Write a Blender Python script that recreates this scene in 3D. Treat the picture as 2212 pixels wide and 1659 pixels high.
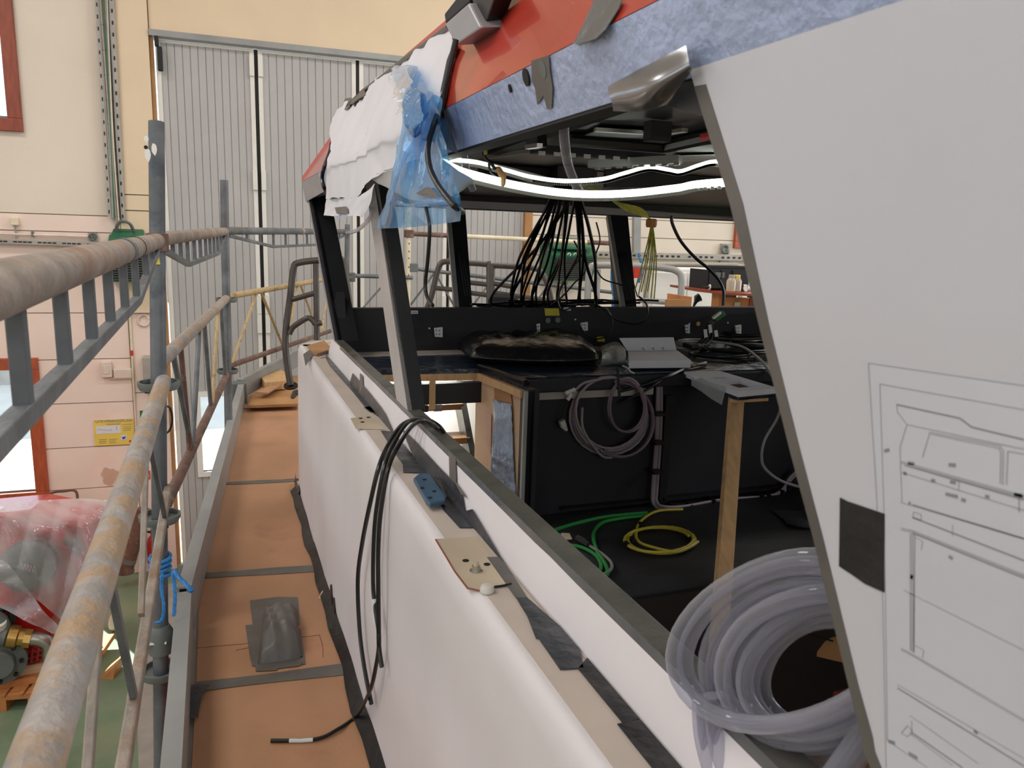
import bpy, bmesh, math, random
import numpy as np
from mathutils import Matrix, Vector
random.seed(7)
rng = np.random.RandomState(5)
for o in list(bpy.data.objects): bpy.data.objects.remove(o)
C = bpy.context.scene.collection
S = bpy.context.scene

# ---------------------------------------------------------------- camera
# All coordinates below are metres measured from the eye (x starboard, y forward, z up);
# the hall floor is 4 m below it, and everything is lifted by LIFT at the end.
LIFT = 4.0
FPX, CX, CY = 1660.0, 1106.0, 829.5
def nrm(v):
    v = np.array(v, float); return v/np.linalg.norm(v)
_Y = nrm((465-CX, 487-CY, FPX))
_D = -FPX*FPX/((465-CX)*(-.0323)+(487-CY))
_Z = -nrm((-.0323*_D, _D, FPX))
_X = np.cross(_Y, _Z)
ROT = np.array([_X, _Y, _Z])
cd = bpy.data.cameras.new('camera'); cam = bpy.data.objects.new('camera', cd); C.objects.link(cam)
cd.sensor_fit = 'HORIZONTAL'; cd.sensor_width = 36; cd.lens = FPX/2212*36
cd.clip_start = .02; cd.clip_end = 200
cd.dof.use_dof = True; cd.dof.focus_distance = 2.6; cd.dof.aperture_fstop = 14
M4 = Matrix(((ROT[0][0], -ROT[0][1], -ROT[0][2], 0), (ROT[1][0], -ROT[1][1], -ROT[1][2], 0), (ROT[2][0], -ROT[2][1], -ROT[2][2], LIFT), (0, 0, 0, 1)))
cam.matrix_world = M4
S.camera = cam
def ray(x, y): return ROT @ np.array([x-CX, y-CY, FPX])
def Zp(x, y, z): r = ray(x, y); return r*(z/r[2])
def Xp(x, y, X): r = ray(x, y); return r*(X/r[0])
def Yp(x, y, Y): r = ray(x, y); return r*(Y/r[1])
def Dp(x, y, d): return ray(x, y)*(d/FPX)
def Pl(x, y, p, n):
    r = ray(x, y); return r*(np.dot(p, n)/np.dot(r, n))
def Vp(x, y, A, B):            # on the upright plane through A and B
    d = np.array(B, float)-np.array(A, float); return Pl(x, y, A, np.array([d[1], -d[0], 0.]))
WN = np.array([.025, 1, 0]); WP = np.array([0, 9.3, 0])
def Wp(x, y, off=0.): return Pl(x, y, WP-np.array([0, off, 0]), WN)   # on the front wall of the hall
def wpt(u, z, off=0.): return np.array([u, 9.3-.025*u-off, z])

# ---------------------------------------------------------------- world, lights, exposure
w = bpy.data.worlds.new('sky'); S.world = w; w.use_nodes = True
nt = w.node_tree; nt.nodes.clear()
out = nt.nodes.new('ShaderNodeOutputWorld'); bg = nt.nodes.new('ShaderNodeBackground')
bg.inputs[0].default_value = (.72, .86, 1, 1); bg.inputs[1].default_value = 3.2
nt.links.new(bg.outputs[0], out.inputs[0])
def lamp(name, kind, loc, energy, color, size=None, rot=None, aim=None):
    l = bpy.data.lights.new(name, kind); o = bpy.data.objects.new(name, l); C.objects.link(o)
    o.location = (loc[0], loc[1], loc[2]+LIFT); l.energy = energy; l.color = color
    if kind == 'AREA': l.shape = 'RECTANGLE'; l.size, l.size_y = size
    if aim is not None: o.rotation_euler = Vector(aim).to_track_quat('-Z', 'Y').to_euler()
    return o
sun = lamp('sun', 'SUN', (0, 12, 6), 26, (1, .95, .86), aim=(.66, -1.15, -1.0)); sun.data.angle = .01
for i, (x, y) in enumerate(((-3.2, -3.5), (-3.2, 1.5), (-3.2, 6.2), (2.8, -3.5), (2.8, 1.5), (2.8, 6.2), (8.5, -3.5), (8.5, 1.5), (8.5, 6.2))):
    lamp('hall_lamp', 'AREA', (x, y, 4.1), 132, (1, .975, .94), (2.4, .9), aim=(0, 0, -1))
# daylight through the tall windows of the port side and behind the photographer
lamp('window_daylight', 'AREA', (-5.3, 1.5, 1.2), 85, (.62, .8, 1), (6, 2.6), aim=(1, 0, -.12))
lamp('window_daylight', 'AREA', (12.8, 3.5, .9), 420, (.86, .93, 1), (8, 2.8), aim=(-1, 0, -.08))
lamp('window_daylight', 'AREA', (0.5, -6.8, 1.2), 150, (.78, .88, 1), (7, 2.6), aim=(0, 1, -.1))
lamp('cabin_lamp', 'AREA', (.95, 3.72, -.64), 16, (1, .97, .92), (.3, .3), aim=(0, -.35, -1))
S.view_settings.view_transform = 'Standard'; S.view_settings.look = 'None'
S.view_settings.gamma = 1; S.view_settings.use_curve_mapping = False
S.view_settings.exposure = -0.33

# ---------------------------------------------------------------- materials
def lin(c):
    return tuple(((v/255)/12.92 if v/255 <= .04045 else ((v/255+.055)/1.055)**2.4) for v in c)+(1,)
def mat(name, rgb, rough=.5, metal=0, var=.08, scale=6, bump=0, bscale=None, rgb2=None, thr=.55, soft=.1, pscale=3, stretch=None, spec=.5, emit=0, coat=0):
    m = bpy.data.materials.new(name); m.use_nodes = True
    t = m.node_tree; b = t.nodes['Principled BSDF']
    tc = t.nodes.new('ShaderNodeTexCoord'); src = tc.outputs['Object']
    if stretch:
        mp = t.nodes.new('ShaderNodeMapping'); mp.inputs['Scale'].default_value = stretch
        t.links.new(src, mp.inputs[0]); src = mp.outputs[0]
    n = t.nodes.new('ShaderNodeTexNoise'); n.inputs['Scale'].default_value = scale; n.inputs['Detail'].default_value = 6
    t.links.new(src, n.inputs['Vector'])
    c = np.array(lin(rgb)[:3])
    r = t.nodes.new('ShaderNodeValToRGB'); e = r.color_ramp.elements
    e[0].position = .3; e[1].position = .7
    e[0].color = tuple(np.clip(c*(1-var*2), 0, 1))+(1,); e[1].color = tuple(np.clip(c*(1+var), 0, 1))+(1,)
    t.links.new(n.outputs['Fac'], r.inputs[0]); col = r.outputs[0]
    if rgb2 is not None:
        n2 = t.nodes.new('ShaderNodeTexNoise'); n2.inputs['Scale'].default_value = pscale; n2.inputs['Detail'].default_value = 8; n2.inputs['Roughness'].default_value = .62
        t.links.new(src, n2.inputs['Vector'])
        r2 = t.nodes.new('ShaderNodeValToRGB'); r2.color_ramp.elements[0].position = thr; r2.color_ramp.elements[1].position = thr+soft
        t.links.new(n2.outputs['Fac'], r2.inputs[0])
        mx = t.nodes.new('ShaderNodeMix'); mx.data_type = 'RGBA'
        t.links.new(r2.outputs[0], mx.inputs[0]); t.links.new(col, mx.inputs[6]); mx.inputs[7].default_value = lin(rgb2); col = mx.outputs[2]
    t.links.new(col, b.inputs['Base Color'])
    b.inputs['Roughness'].default_value = rough; b.inputs['Metallic'].default_value = metal
    b.inputs['Specular IOR Level'].default_value = spec
    if coat: b.inputs['Coat Weight'].default_value = coat
    if bump:
        nb = t.nodes.new('ShaderNodeTexNoise'); nb.inputs['Scale'].default_value = bscale or scale*4; nb.inputs['Detail'].default_value = 5
        t.links.new(src, nb.inputs['Vector'])
        bp = t.nodes.new('ShaderNodeBump'); bp.inputs['Strength'].default_value = bump; bp.inputs['Distance'].default_value = .02
        t.links.new(nb.outputs['Fac'], bp.inputs['Height']); t.links.new(bp.outputs[0], b.inputs['Normal'])
    if emit:
        b.inputs['Emission Color'].default_value = lin(rgb); b.inputs['Emission Strength'].default_value = emit
    return m
def film(name, tint, white, fac, rough=.12, bump=.4, bscale=30, edge=.25):
    """thin plastic: tinted see-through sheet with a glossy, partly milky surface"""
    m = bpy.data.materials.new(name); m.use_nodes = True
    t = m.node_tree; t.nodes.clear()
    o = t.nodes.new('ShaderNodeOutputMaterial'); mx = t.nodes.new('ShaderNodeMixShader')
    tr = t.nodes.new('ShaderNodeBsdfTransparent'); tr.inputs[0].default_value = lin(tint)
    p = t.nodes.new('ShaderNodeBsdfPrincipled'); p.inputs['Base Color'].default_value = lin(white); p.inputs['Roughness'].default_value = rough; p.inputs['Specular IOR Level'].default_value = 1.0; p.inputs['Coat Weight'].default_value = .6 if rough < .1 else 0
    lw = t.nodes.new('ShaderNodeLayerWeight'); lw.inputs[0].default_value = .35
    tc = t.nodes.new('ShaderNodeTexCoord')
    nb = t.nodes.new('ShaderNodeTexNoise'); nb.inputs['Scale'].default_value = bscale; nb.inputs['Detail'].default_value = 4
    t.links.new(tc.outputs['Object'], nb.inputs['Vector'])
    bp = t.nodes.new('ShaderNodeBump'); bp.inputs['Strength'].default_value = bump; bp.inputs['Distance'].default_value = .02
    t.links.new(nb.outputs['Fac'], bp.inputs['Height']); t.links.new(bp.outputs[0], p.inputs['Normal'])
    ma = t.nodes.new('ShaderNodeMath'); ma.operation = 'MULTIPLY_ADD'; ma.inputs[1].default_value = edge; ma.inputs[2].default_value = fac; ma.use_clamp = True
    t.links.new(lw.outputs['Facing'], ma.inputs[0])
    t.links.new(ma.outputs[0], mx.inputs[0]); t.links.new(tr.outputs[0], mx.inputs[1]); t.links.new(p.outputs[0], mx.inputs[2])
    t.links.new(mx.outputs[0], o.inputs[0])
    return m
K = {}
K['wall_lit_warm'] = mat('wall_lit_warm', (226, 205, 176), .75, var=.03, scale=1.2, bump=.05, bscale=40)  # one cream wall paint; warm and pink light put into separate colours
K['wall_pale'] = mat('wall_pale', (224, 212, 198), .75, var=.03, scale=1.0, bump=.05, bscale=40)
K['wall_lit_pink'] = mat('wall_lit_pink', (238, 216, 205), .7, var=.03, scale=1.5, bump=.05, bscale=40, rgb2=(236, 208, 196), thr=.62, soft=.15, pscale=.8)
K['joint'] = mat('joint', (150, 135, 120), .9)
K['floor'] = mat('floor_green', (118, 140, 112), .38, var=.14, scale=1.3, bump=.08, bscale=20, rgb2=(150, 150, 122), thr=.52, soft=.2, pscale=.9)
K['ceiling'] = mat('ceiling_paint', (215, 205, 190), .8)
K['door_grey'] = mat('door_grey', (178, 176, 176), .5, var=.03, scale=2)
K['door_white'] = mat('door_white', (226, 224, 218), .5, var=.03)
K['rubber'] = mat('rubber', (14, 14, 15), .6, var=.05)
K['red_wood'] = mat('red_wood', (142, 66, 44), .45, var=.14, scale=5, stretch=(6, 6, 1.2), bump=.1)
K['red_wood2'] = mat('red_wood_bright', (172, 82, 50), .45, var=.14, scale=5, stretch=(6, 6, 1.2), bump=.1)
K['galv'] = mat('galvanised', (112, 116, 120), .5, .35, var=.2, scale=9, bump=.15, bscale=50, rgb2=(88, 84, 78), thr=.5, soft=.25, pscale=7)
K['galv_dirty'] = mat('galvanised_dirty', (150, 140, 130), .55, .2, var=.18, scale=14, bump=.25, bscale=60, rgb2=(140, 108, 86), thr=.5, soft=.18, pscale=10)
K['galv_mud'] = mat('galvanised_mud', (158, 152, 148), .5, .2, var=.15, scale=16, bump=.4, bscale=45, rgb2=(164, 138, 110), thr=.47, soft=.12, pscale=12)
K['rust_tube'] = mat('rust_tube', (112, 84, 74), .6, .1, var=.2, scale=12, bump=.2, rgb2=(150, 136, 124), thr=.58, soft=.1, pscale=14)
K['yellow_tube'] = mat('yellow_tube', (184, 160, 116), .55, .1, var=.15, scale=14, rgb2=(140, 118, 96), thr=.55, soft=.1, pscale=14)
K['blue_tape_galv'] = mat('galvanised_bluish', (102, 106, 110), .5, .3, var=.2, scale=10, bump=.1, rgb2=(70, 78, 90), thr=.56, soft=.14, pscale=9)
K['steel_grey'] = mat('steel_grey', (150, 151, 150), .45, .15, var=.07, scale=5)
K['board'] = mat('brown_board', (182, 136, 102), .55, var=.09, scale=2.2, bump=.08, bscale=60, rgb2=(150, 98, 78), thr=.56, soft=.25, pscale=2.5)
K['board_edge'] = mat('cardboard_edge', (150, 112, 78), .7)
K['cardboard'] = mat('cardboard', (172, 126, 80), .75, var=.1, scale=4, bump=.08)
K['tape_grey'] = mat('tape_grey', (98, 94, 90), .38, var=.12, scale=8, bump=.12, bscale=18)
K['tape_dark'] = mat('tape_dark', (58, 60, 66), .3, var=.18, scale=9, bump=.35, bscale=14)
K['tape_black'] = mat('tape_black', (34, 33, 35), .35, var=.15, scale=8, bump=.3, bscale=14)
K['tape_silver'] = mat('tape_silver', (120, 122, 126), .25, .5, var=.12, scale=9, bump=.3, bscale=12)
K['tape_cream'] = mat('tape_cream', (200, 184, 160), .5, var=.08)
K['cover_white'] = mat('cover_white', (224, 219, 222), .5, var=.03, scale=3, bump=.25, bscale=3, stretch=(1, 1, .35))
K['panel_white'] = mat('panel_white', (194, 193, 199), .55, var=.02, scale=2.5, bump=.1, bscale=5)
K['ledge'] = mat('ledge_cream', (206, 192, 180), .5, var=.07, scale=5, rgb2=(186, 166, 140), thr=.6, soft=.2, pscale=5)
K['paper'] = mat('paper', (220, 218, 223), .6, var=.02)
K['sheet_paper'] = mat('drawing_paper', (196, 197, 205), .5, var=.02)
K['ink'] = mat('ink', (164, 165, 172), .8)
K['ink_dark'] = mat('ink_dark', (136, 136, 143), .8)
K['red_gloss'] = mat('red_gloss', (196, 62, 48), .22, var=.08, scale=3, coat=.5, rgb2=(206, 96, 74), thr=.55, soft=.3, pscale=2.5)
K['red_matt'] = mat('red_matt', (196, 92, 82), .5, var=.06)
K['sky_tinted'] = mat('sky_tinted_film', (176, 190, 224), .3, .25, var=.1, scale=5, bump=.25, bscale=60, rgb2=(120, 120, 122), thr=.68, soft=.06, pscale=4)  # grey film; the blue sky reflection is put into its base colour
K['foil_blue'] = mat('foil_blue', (146, 166, 188), .25, .45, var=.2, scale=9, bump=.5, bscale=16)
K['foil'] = mat('foil', (150, 150, 152), .22, .75, var=.06)
K['black'] = mat('black_paint', (26, 26, 29), .45, var=.1, scale=6)
K['black_gloss'] = mat('black_gloss', (18, 20, 24), .22, var=.1)
K['charcoal'] = mat('charcoal_panel', (34, 33, 40), .7, var=.08, scale=5)
K['dark_ceiling'] = mat('dark_ceiling', (44, 45, 48), .4, var=.08, scale=3)
K['dash'] = mat('dash_film', (34, 48, 66), .2, var=.25, scale=10, bump=.5, bscale=18)
K['deck_black'] = mat('deck_black', (38, 37, 40), .6, var=.25, scale=5, stretch=(1, 3, 1), bump=.1)
K['leather'] = mat('leather', (34, 33, 34), .24, var=.15, scale=10, bump=.25, bscale=22)
K['sill'] = mat('sill_tape', (108, 106, 98), .32, .3, var=.15, scale=9, bump=.3, bscale=16)
K['pillar_white'] = mat('pillar_white', (186, 180, 178), .5, var=.05)
K['cable_black'] = mat('cable_black', (16, 16, 17), .35, var=.1)
K['cable_grey'] = mat('cable_grey', (150, 148, 146), .4, var=.06)
K['cable_plum'] = mat('cable_plum', (158, 142, 152), .4, var=.12)
K['cable_plum2'] = mat('cable_plum_dark', (124, 106, 116), .4, var=.12)
K['cable_green'] = mat('cable_green', (46, 150, 70), .4, var=.06)
K['cable_yellow'] = mat('cable_yellow', (206, 190, 70), .4, var=.06)
K['wire_yg'] = mat('wire_yellow_green', (214, 212, 100), .45, var=.2, scale=30)
K['pine'] = mat('pine', (206, 166, 118), .6, var=.1, scale=4, stretch=(8, 8, 1), bump=.06)
K['ply'] = mat('plywood', (212, 178, 144), .6, var=.06, scale=4)
K['oak'] = mat('brown_tread', (160, 120, 76), .4, var=.12, scale=6)
K['orange_wood'] = mat('orange_wood', (196, 132, 78), .6, var=.12, scale=5, stretch=(1, 6, 1))
K['white'] = mat('white_paint', (236, 234, 228), .5, var=.02)
K['green'] = mat('heater_green', (40, 104, 74), .4, var=.08)
K['grille'] = mat('grille_black', (28, 28, 28), .5)
K['sign_yellow'] = mat('sign_yellow', (232, 202, 92), .5, var=.03)
K['sign_green'] = mat('sign_green', (20, 112, 66), .5)
K['sign_red'] = mat('sign_red', (206, 52, 44), .5)
K['sign_blue'] = mat('sign_blue', (40, 90, 170), .5)
K['engine_red'] = mat('engine_red', (178, 34, 26), .28, var=.12, scale=4, coat=.3)
K['cast_grey'] = mat('cast_grey', (110, 116, 114), .5, .2, var=.1)
K['brass'] = mat('brass', (188, 150, 84), .3, .8, var=.1)
K['steel_bright'] = mat('steel_bright', (180, 178, 172), .28, .8, var=.08)
K['nylon'] = mat('nylon_white', (216, 214, 206), .5)
K['slab_black'] = mat('slab_black', (24, 24, 27), .85, var=.1, spec=.2)
K['rope'] = mat('rope_blue', (46, 124, 190), .6, var=.15, scale=40)
K['blue_plate'] = mat('blue_plate', (66, 94, 120), .45, var=.08)
K['plaster'] = mat('bare_plaster', (206, 170, 148), .85, var=.06)
K['box_cream'] = mat('box_cream', (228, 216, 188), .5)
K['box_pink'] = mat('box_pink', (226, 206, 194), .5)
K['box_grey'] = mat('box_grey', (168, 162, 154), .5)
K['led'] = mat('led_white', (246, 255, 244), .4, var=0, emit=5)
K['led_back'] = mat('led_ribbon', (214, 220, 214), .35, var=.04)
K['lamp_grey'] = mat('lamp_grey', (158, 156, 160), .4, .2, var=.04)
K['yellow_label'] = mat('yellow_label', (206, 194, 60), .55)
K['label_white'] = mat('label_white', (216, 224, 222), .5)
K['concrete'] = mat('yard_concrete', (196, 190, 182), .8, var=.08, scale=1)
K['cabinet_white'] = mat('cabinet_white', (242, 240, 238), .5, var=.01)
K['tan'] = mat('tan_connector', (216, 172, 116), .6, var=.1)
K['plastic_bag'] = film('plastic_bag', (225, 228, 226), (216, 220, 218), .38, .15, .5, 25)
K['clear'] = film('clear_sheet', (248, 248, 248), (226, 226, 232), .24, .08, .8, 7, .6)
K['blue_film'] = film('blue_film', (166, 208, 242), (120, 180, 228), .22, .08, .4, 10, .35)
K['cyan_film'] = film('cyan_film', (60, 160, 215), (22, 132, 196), .6, .1, .5, 40, .3)
K['hose'] = film('clear_hose', (226, 226, 234), (214, 214, 222), .10, .06, .0, 20, .55)
K['glass'] = film('window_glass', (246, 250, 252), (200, 220, 235), .02, .03, 0, 5, .12)
K['lid'] = mat('lid_white', (230, 230, 228), .5)
K['bottle'] = film('bottle_plastic', (236, 226, 206), (226, 214, 196), .45, .2, .1, 20, .5)

# ---------------------------------------------------------------- mesh builder
class MB:
    def __init__(s): s.v = []; s.f = []
    def add(s, vs, fs):
        n = len(s.v); s.v += [np.array(p, float) for p in vs]; s.f += [[i+n for i in f] for f in fs]; return s
    def hexa(s, a, b):         # two quads, matching corners
        return s.add(list(a)+list(b), [(3, 2, 1, 0), (4, 5, 6, 7), (0, 1, 5, 4), (1, 2, 6, 5), (2, 3, 7, 6), (3, 0, 4, 7)])
    def box(s, lo, hi):
        (a, b, c), (d, e, f) = lo, hi
        return s.hexa([(a, b, c), (d, b, c), (d, e, c), (a, e, c)], [(a, b, f), (d, b, f), (d, e, f), (a, e, f)])
    def beam(s, p, q, w, h, up=(0, 0, 1)):
        p = np.array(p, float); q = np.array(q, float); d = nrm(q-p)
        x = np.cross(d, up); x = nrm(x) if np.linalg.norm(x) > 1e-6 else np.array([1., 0, 0]); y = np.cross(x, d)
        k = lambda o: [o-x*w/2-y*h/2, o+x*w/2-y*h/2, o+x*w/2+y*h/2, o-x*w/2+y*h/2]
        return s.hexa(k(p), k(q))
    def prism(s, poly, vec):
        n = len(poly); vec = np.array(vec, float); a = [np.array(p, float) for p in poly]; b = [p+vec for p in a]
        return s.add(a+b, [list(range(n))[::-1], list(range(n, 2*n))]+[(i, (i+1) % n, n+(i+1) % n, n+i) for i in range(n)])
    def tube(s, pts, r, n=8, closed=False, cap=True):
        P = [np.array(p, float) for p in pts]; m = len(P); base = len(s.v); prev = None
        rr = r if hasattr(r, '__len__') else [r]*m
        for i in range(m):
            a = P[i-1] if (i > 0 or closed) else P[0]; b = P[(i+1) % m] if (i < m-1 or closed) else P[-1]
            d = nrm(b-a)
            if prev is None:
                u = np.cross(d, (0, 0, 1)); u = nrm(u) if np.linalg.norm(u) > .05 else nrm(np.cross(d, (1, 0, 0)))
            else: u = nrm(prev-d*np.dot(prev, d))
            prev = u; v = np.cross(d, u)
            for k in range(n):
                t = 2*math.pi*k/n; s.v.append(P[i]+(u*math.cos(t)+v*math.sin(t))*rr[i])
        for i in range(m if closed else m-1):
            for k in range(n):
                j = (i+1) % m; k2 = (k+1) % n
                s.f.append([base+i*n+k, base+i*n+k2, base+j*n+k2, base+j*n+k])
        if cap and not closed:
            s.f.append([base+k for k in range(n)][::-1]); s.f.append([base+(m-1)*n+k for k in range(n)])
        return s
    def cyl(s, p, q, r, n=16): return s.tube([p, q], r, n)
    def lathe(s, p, axis, prof, n=16):
        a = nrm(axis); u = np.cross(a, (0, 0, 1)); u = nrm(u) if np.linalg.norm(u) > .05 else np.array([1., 0, 0]); v = np.cross(a, u)
        base = len(s.v); p = np.array(p, float)
        for (r, h) in prof:
            for k in range(n):
                t = 2*math.pi*k/n; s.v.append(p+a*h+(u*math.cos(t)+v*math.sin(t))*max(r, 1e-4))
        for i in range(len(prof)-1):
            for k in range(n):
                k2 = (k+1) % n; s.f.append([base+i*n+k, base+i*n+k2, base+(i+1)*n+k2, base+(i+1)*n+k])
        s.f.append([base+k for k in range(n)][::-1]); s.f.append([base+(len(prof)-1)*n+k for k in range(n)])
        return s
    def grid(s, G, thick=None):   # G[row][col] points; thick: vector for a second skin
        R, Cn = len(G), len(G[0]); b = len(s.v)
        s.v += [np.array(p, float) for row in G for p in row]
        for i in range(R-1):
            for j in range(Cn-1): s.f.append([b+i*Cn+j, b+i*Cn+j+1, b+(i+1)*Cn+j+1, b+(i+1)*Cn+j])
        if thick is not None:
            t = np.array(thick, float); c = len(s.v)
            s.v += [np.array(p, float)+t for row in G for p in row]
            for i in range(R-1):
                for j in range(Cn-1): s.f.append([c+i*Cn+j, c+(i+1)*Cn+j, c+(i+1)*Cn+j+1, c+i*Cn+j+1])
            ring = [j for j in range(Cn)]+[i*Cn+Cn-1 for i in range(1, R)]+[(R-1)*Cn+j for j in range(Cn-2, -1, -1)]+[i*Cn for i in range(R-2, 0, -1)]
            for i in range(len(ring)):
                x, y = ring[i], ring[(i+1) % len(ring)]; s.f.append([b+x, b+y, c+y, c+x][::-1])
        return s
ORG = {}
def link(name, mb, m, parent=None, smooth=None, bevel=0):
    V = np.array(mb.v); o0 = np.array([(V[:, 0].min()+V[:, 0].max())/2, (V[:, 1].min()+V[:, 1].max())/2, V[:, 2].min()])
    me = bpy.data.meshes.new(name); me.from_pydata([tuple(p) for p in V-o0], [], mb.f)
    bm = bmesh.new(); bm.from_mesh(me); bmesh.ops.recalc_face_normals(bm, faces=bm.faces[:]); bm.to_mesh(me); bm.free()
    for mm in (m if isinstance(m, (list, tuple)) else [m]): me.materials.append(K[mm] if isinstance(mm, str) else mm)
    if smooth:
        for p in me.polygons: p.use_smooth = True
        me.set_sharp_from_angle(angle=math.radians(smooth))
    o = bpy.data.objects.new(name, me); C.objects.link(o); ORG[o.name] = o0
    if parent: o.parent = parent; o.location = tuple(o0-ORG[parent.name])
    else: o.location = tuple(o0)
    if bevel:
        b = o.modifiers.new('bevel', 'BEVEL'); b.width = bevel; b.segments = 2; b.limit_method = 'ANGLE'; b.angle_limit = math.radians(40)
    return o
def tag(o, label, cat, group=None, kind=None):
    if label: o['label'] = label
    if cat: o['category'] = cat
    if group: o['group'] = group
    if kind: o['kind'] = kind
    return o
def thing(name, label, cat, loc, group=None):
    o = bpy.data.objects.new(name, None); C.objects.link(o); o.empty_display_size = .1
    o.location = tuple(float(v) for v in loc); ORG[o.name] = np.array(loc, float)
    return tag(o, label, cat, group)
def solo(name, mb, m, label, cat, group=None, smooth=None, bevel=0):
    return tag(link(name, mb, m, None, smooth, bevel), label, cat, group)
def part(t, name, mb, m, smooth=None, bevel=0, label=None):
    o = link(name, mb, m, t, smooth, bevel)
    if label: o['label'] = label
    return o
def setting(name, mb, m, bevel=0, smooth=None):
    o = link(name, mb, m, None, smooth, bevel); o['kind'] = 'structure'; return o
def spl(P, n=8, closed=False):
    P = [np.array(p, float) for p in P]; m = len(P); o = []
    g = (lambda i: P[i % m]) if closed else (lambda i: P[min(max(i, 0), m-1)])
    for i in range(m if closed else m-1):
        a, b, c, d = g(i-1), g(i), g(i+1), g(i+2)
        for k in range(n):
            t = k/n; o.append(.5*((2*b)+(-a+c)*t+(2*a-5*b+4*c-d)*t*t+(-a+3*b-3*c+d)*t**3))
    if not closed: o.append(P[-1])
    return o
def cable(P, r, n=6, sub=7, closed=False): return MB().tube(spl(P, sub, closed), r, n, closed)
def sheet(rows, sub=6, amp=0., nvec=(1, 0, 0), freq=9., seed=0):
    """smooth surface through rows of points, creased by a little noise along nvec"""
    rs = np.random.RandomState(seed)
    R = [spl(r, sub) for r in rows]; G = [spl([r[j] for r in R], sub) for j in range(len(R[0]))]
    G = [[G[j][i] for j in range(len(G))] for i in range(len(G[0]))]
    ph = rs.rand(6)*6.28; kd = rs.randn(6, 3)*freq
    if amp:
        nv = np.array(nvec, float)
        for row in G:
            for j in range(len(row)):
                p = row[j]; h = 0
                for k in range(6):
                    sv = math.sin(np.dot(kd[k]*(1+.7*k), p)+ph[k]); h += (abs(sv)*2-1.2 if k % 2 else sv)/(1+.5*k)
                row[j] = p+nv*amp*h
    return G
def rect_minus(r, h):
    a, b, c, d = r; e, f, g, i = h
    if e >= b or f <= a or g >= d or i <= c: return [r]
    o = []
    if e > a: o.append((a, e, c, d))
    if f < b: o.append((f, b, c, d))
    x0, x1 = max(a, e), min(b, f)
    if g > c: o.append((x0, x1, c, g))
    if i < d: o.append((x0, x1, i, d))
    return o
def wbox(mb, u0, u1, z0, z1, o0, o1):
    return mb.hexa([wpt(u0, z0, o1), wpt(u1, z0, o1), wpt(u1, z1, o1), wpt(u0, z1, o1)], [wpt(u0, z0, o0), wpt(u1, z0, o0), wpt(u1, z1, o0), wpt(u0, z1, o0)])
def u_(x, y): return Wp(x, y)[0]
def z_(x, y): return Wp(x, y)[2]
FLOOR = -4.0

# ================================================================ THE HALL
UL, UC, UD, UR, UE = -5.6, u_(246, 250), u_(334, 300), u_(1146, 550), 13.0
ZTOP = z_(335, 66); CEIL = 4.2
mb = MB().box((-5.9, -7.2, FLOOR-.2), (13.2, 9.5, FLOOR)); setting('floor', mb, 'floor')
setting('ceiling', MB().box((-5.9, -7.2, CEIL), (13.2, 9.5, CEIL+.2)), 'ceiling')
setting('wall_left', MB().box((-5.9, -7.2, FLOOR), (-5.6, 9.5, CEIL)), 'wall_pale')
setting('wall_right', MB().box((13, -7.2, FLOOR), (13.2, 9.5, CEIL)), 'wall_pale')
setting('wall_back', MB().box((-5.6, -7.2, FLOOR), (13, -7, CEIL)), 'wall_pale')
# window openings in the front wall (u0,u1,z0,z1)
w1 = (-3.1, u_(50, 270), z_(40, 285), 2.7)
w2 = (-3.1, u_(102, 1000), z_(100, 1082), z_(90, 772))
w3 = (u_(1583, 530), 9.5, z_(1590, 536), 2.2)
dr = (UD, UR, FLOOR, ZTOP)
rects = [(UL, UE, FLOOR, CEIL)]
for h in (w1, w2, w3, dr): rects = [q for r in rects for q in rect_minus(r, h)]
mb = MB()
for r in rects: wbox(mb, *r, -.012, -.24)
wall = setting('wall_front', mb, 'joint')
def wall_rows(u0, u1, zs, m, holes, g=.005, off=0.):
    for a, b in zip(zs[:-1], zs[1:]):
        rs = [(u0+g, u1-g, b+g, a-g)]
        for h in holes: rs = [q for r in rs for q in rect_minus(r, h)]
        q = MB()
        for r in rs:
            if r[1]-r[0] > .01 and r[3]-r[2] > .01: wbox(q, *r, off, -.02)
        if q.v: part(wall, 'wall_panel', q, m)
zs_hi = [CEIL, z_(120, 463)]
zs_lo = [z_(120, 463), z_(120, 500), z_(180, 676)]
zs_pk = [z_(180, 676), z_(180, 776), z_(200, 870), z_(200, 965), z_(200, 1054), FLOOR]
wall_rows(UL, UC, zs_hi, 'wall_pale', (w1, w2)); wall_rows(UL, UC, zs_lo, 'wall_lit_pink', (w1, w2))
UCL = u_(290, 900)
wall_rows(UL, UCL, zs_pk, 'wall_lit_pink', (w2,))
wall_rows(UC, UD, [CEIL, z_(290, 421), z_(290, 455), z_(300, 676)], 'wall_lit_warm', (), off=.04)
wall_rows(UCL, UD, [z_(300, 676), z_(310, 848), FLOOR], 'wall_lit_pink', (), off=.0)
wall_rows(UD, 5.2, [CEIL, ZTOP], 'wall_lit_warm', ()); wall_rows(5.2, UE, [CEIL, ZTOP], 'wall_lit_warm', ())
wall_rows(UR, UE, [ZTOP, z_(1400, 475), z_(1400, 514), z_(1400, 556), -1.4, FLOOR], 'wall_pale', (w3,))
q = MB(); c = Wp(238, 1028, .003); pr = []
for k in range(22):
    t = k/22*6.283; r_ = .088*(1+.16*math.sin(3*t+1)+.1*math.sin(7*t)); pr.append(wpt(c[0]+r_*math.cos(t), c[2]+1.1*r_*math.sin(t), .004))
part(wall, 'bare_plaster_patch', q.prism(pr, (0, -.003, 0)), 'plaster', label='patch of bare plaster where paint has flaked')
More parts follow.
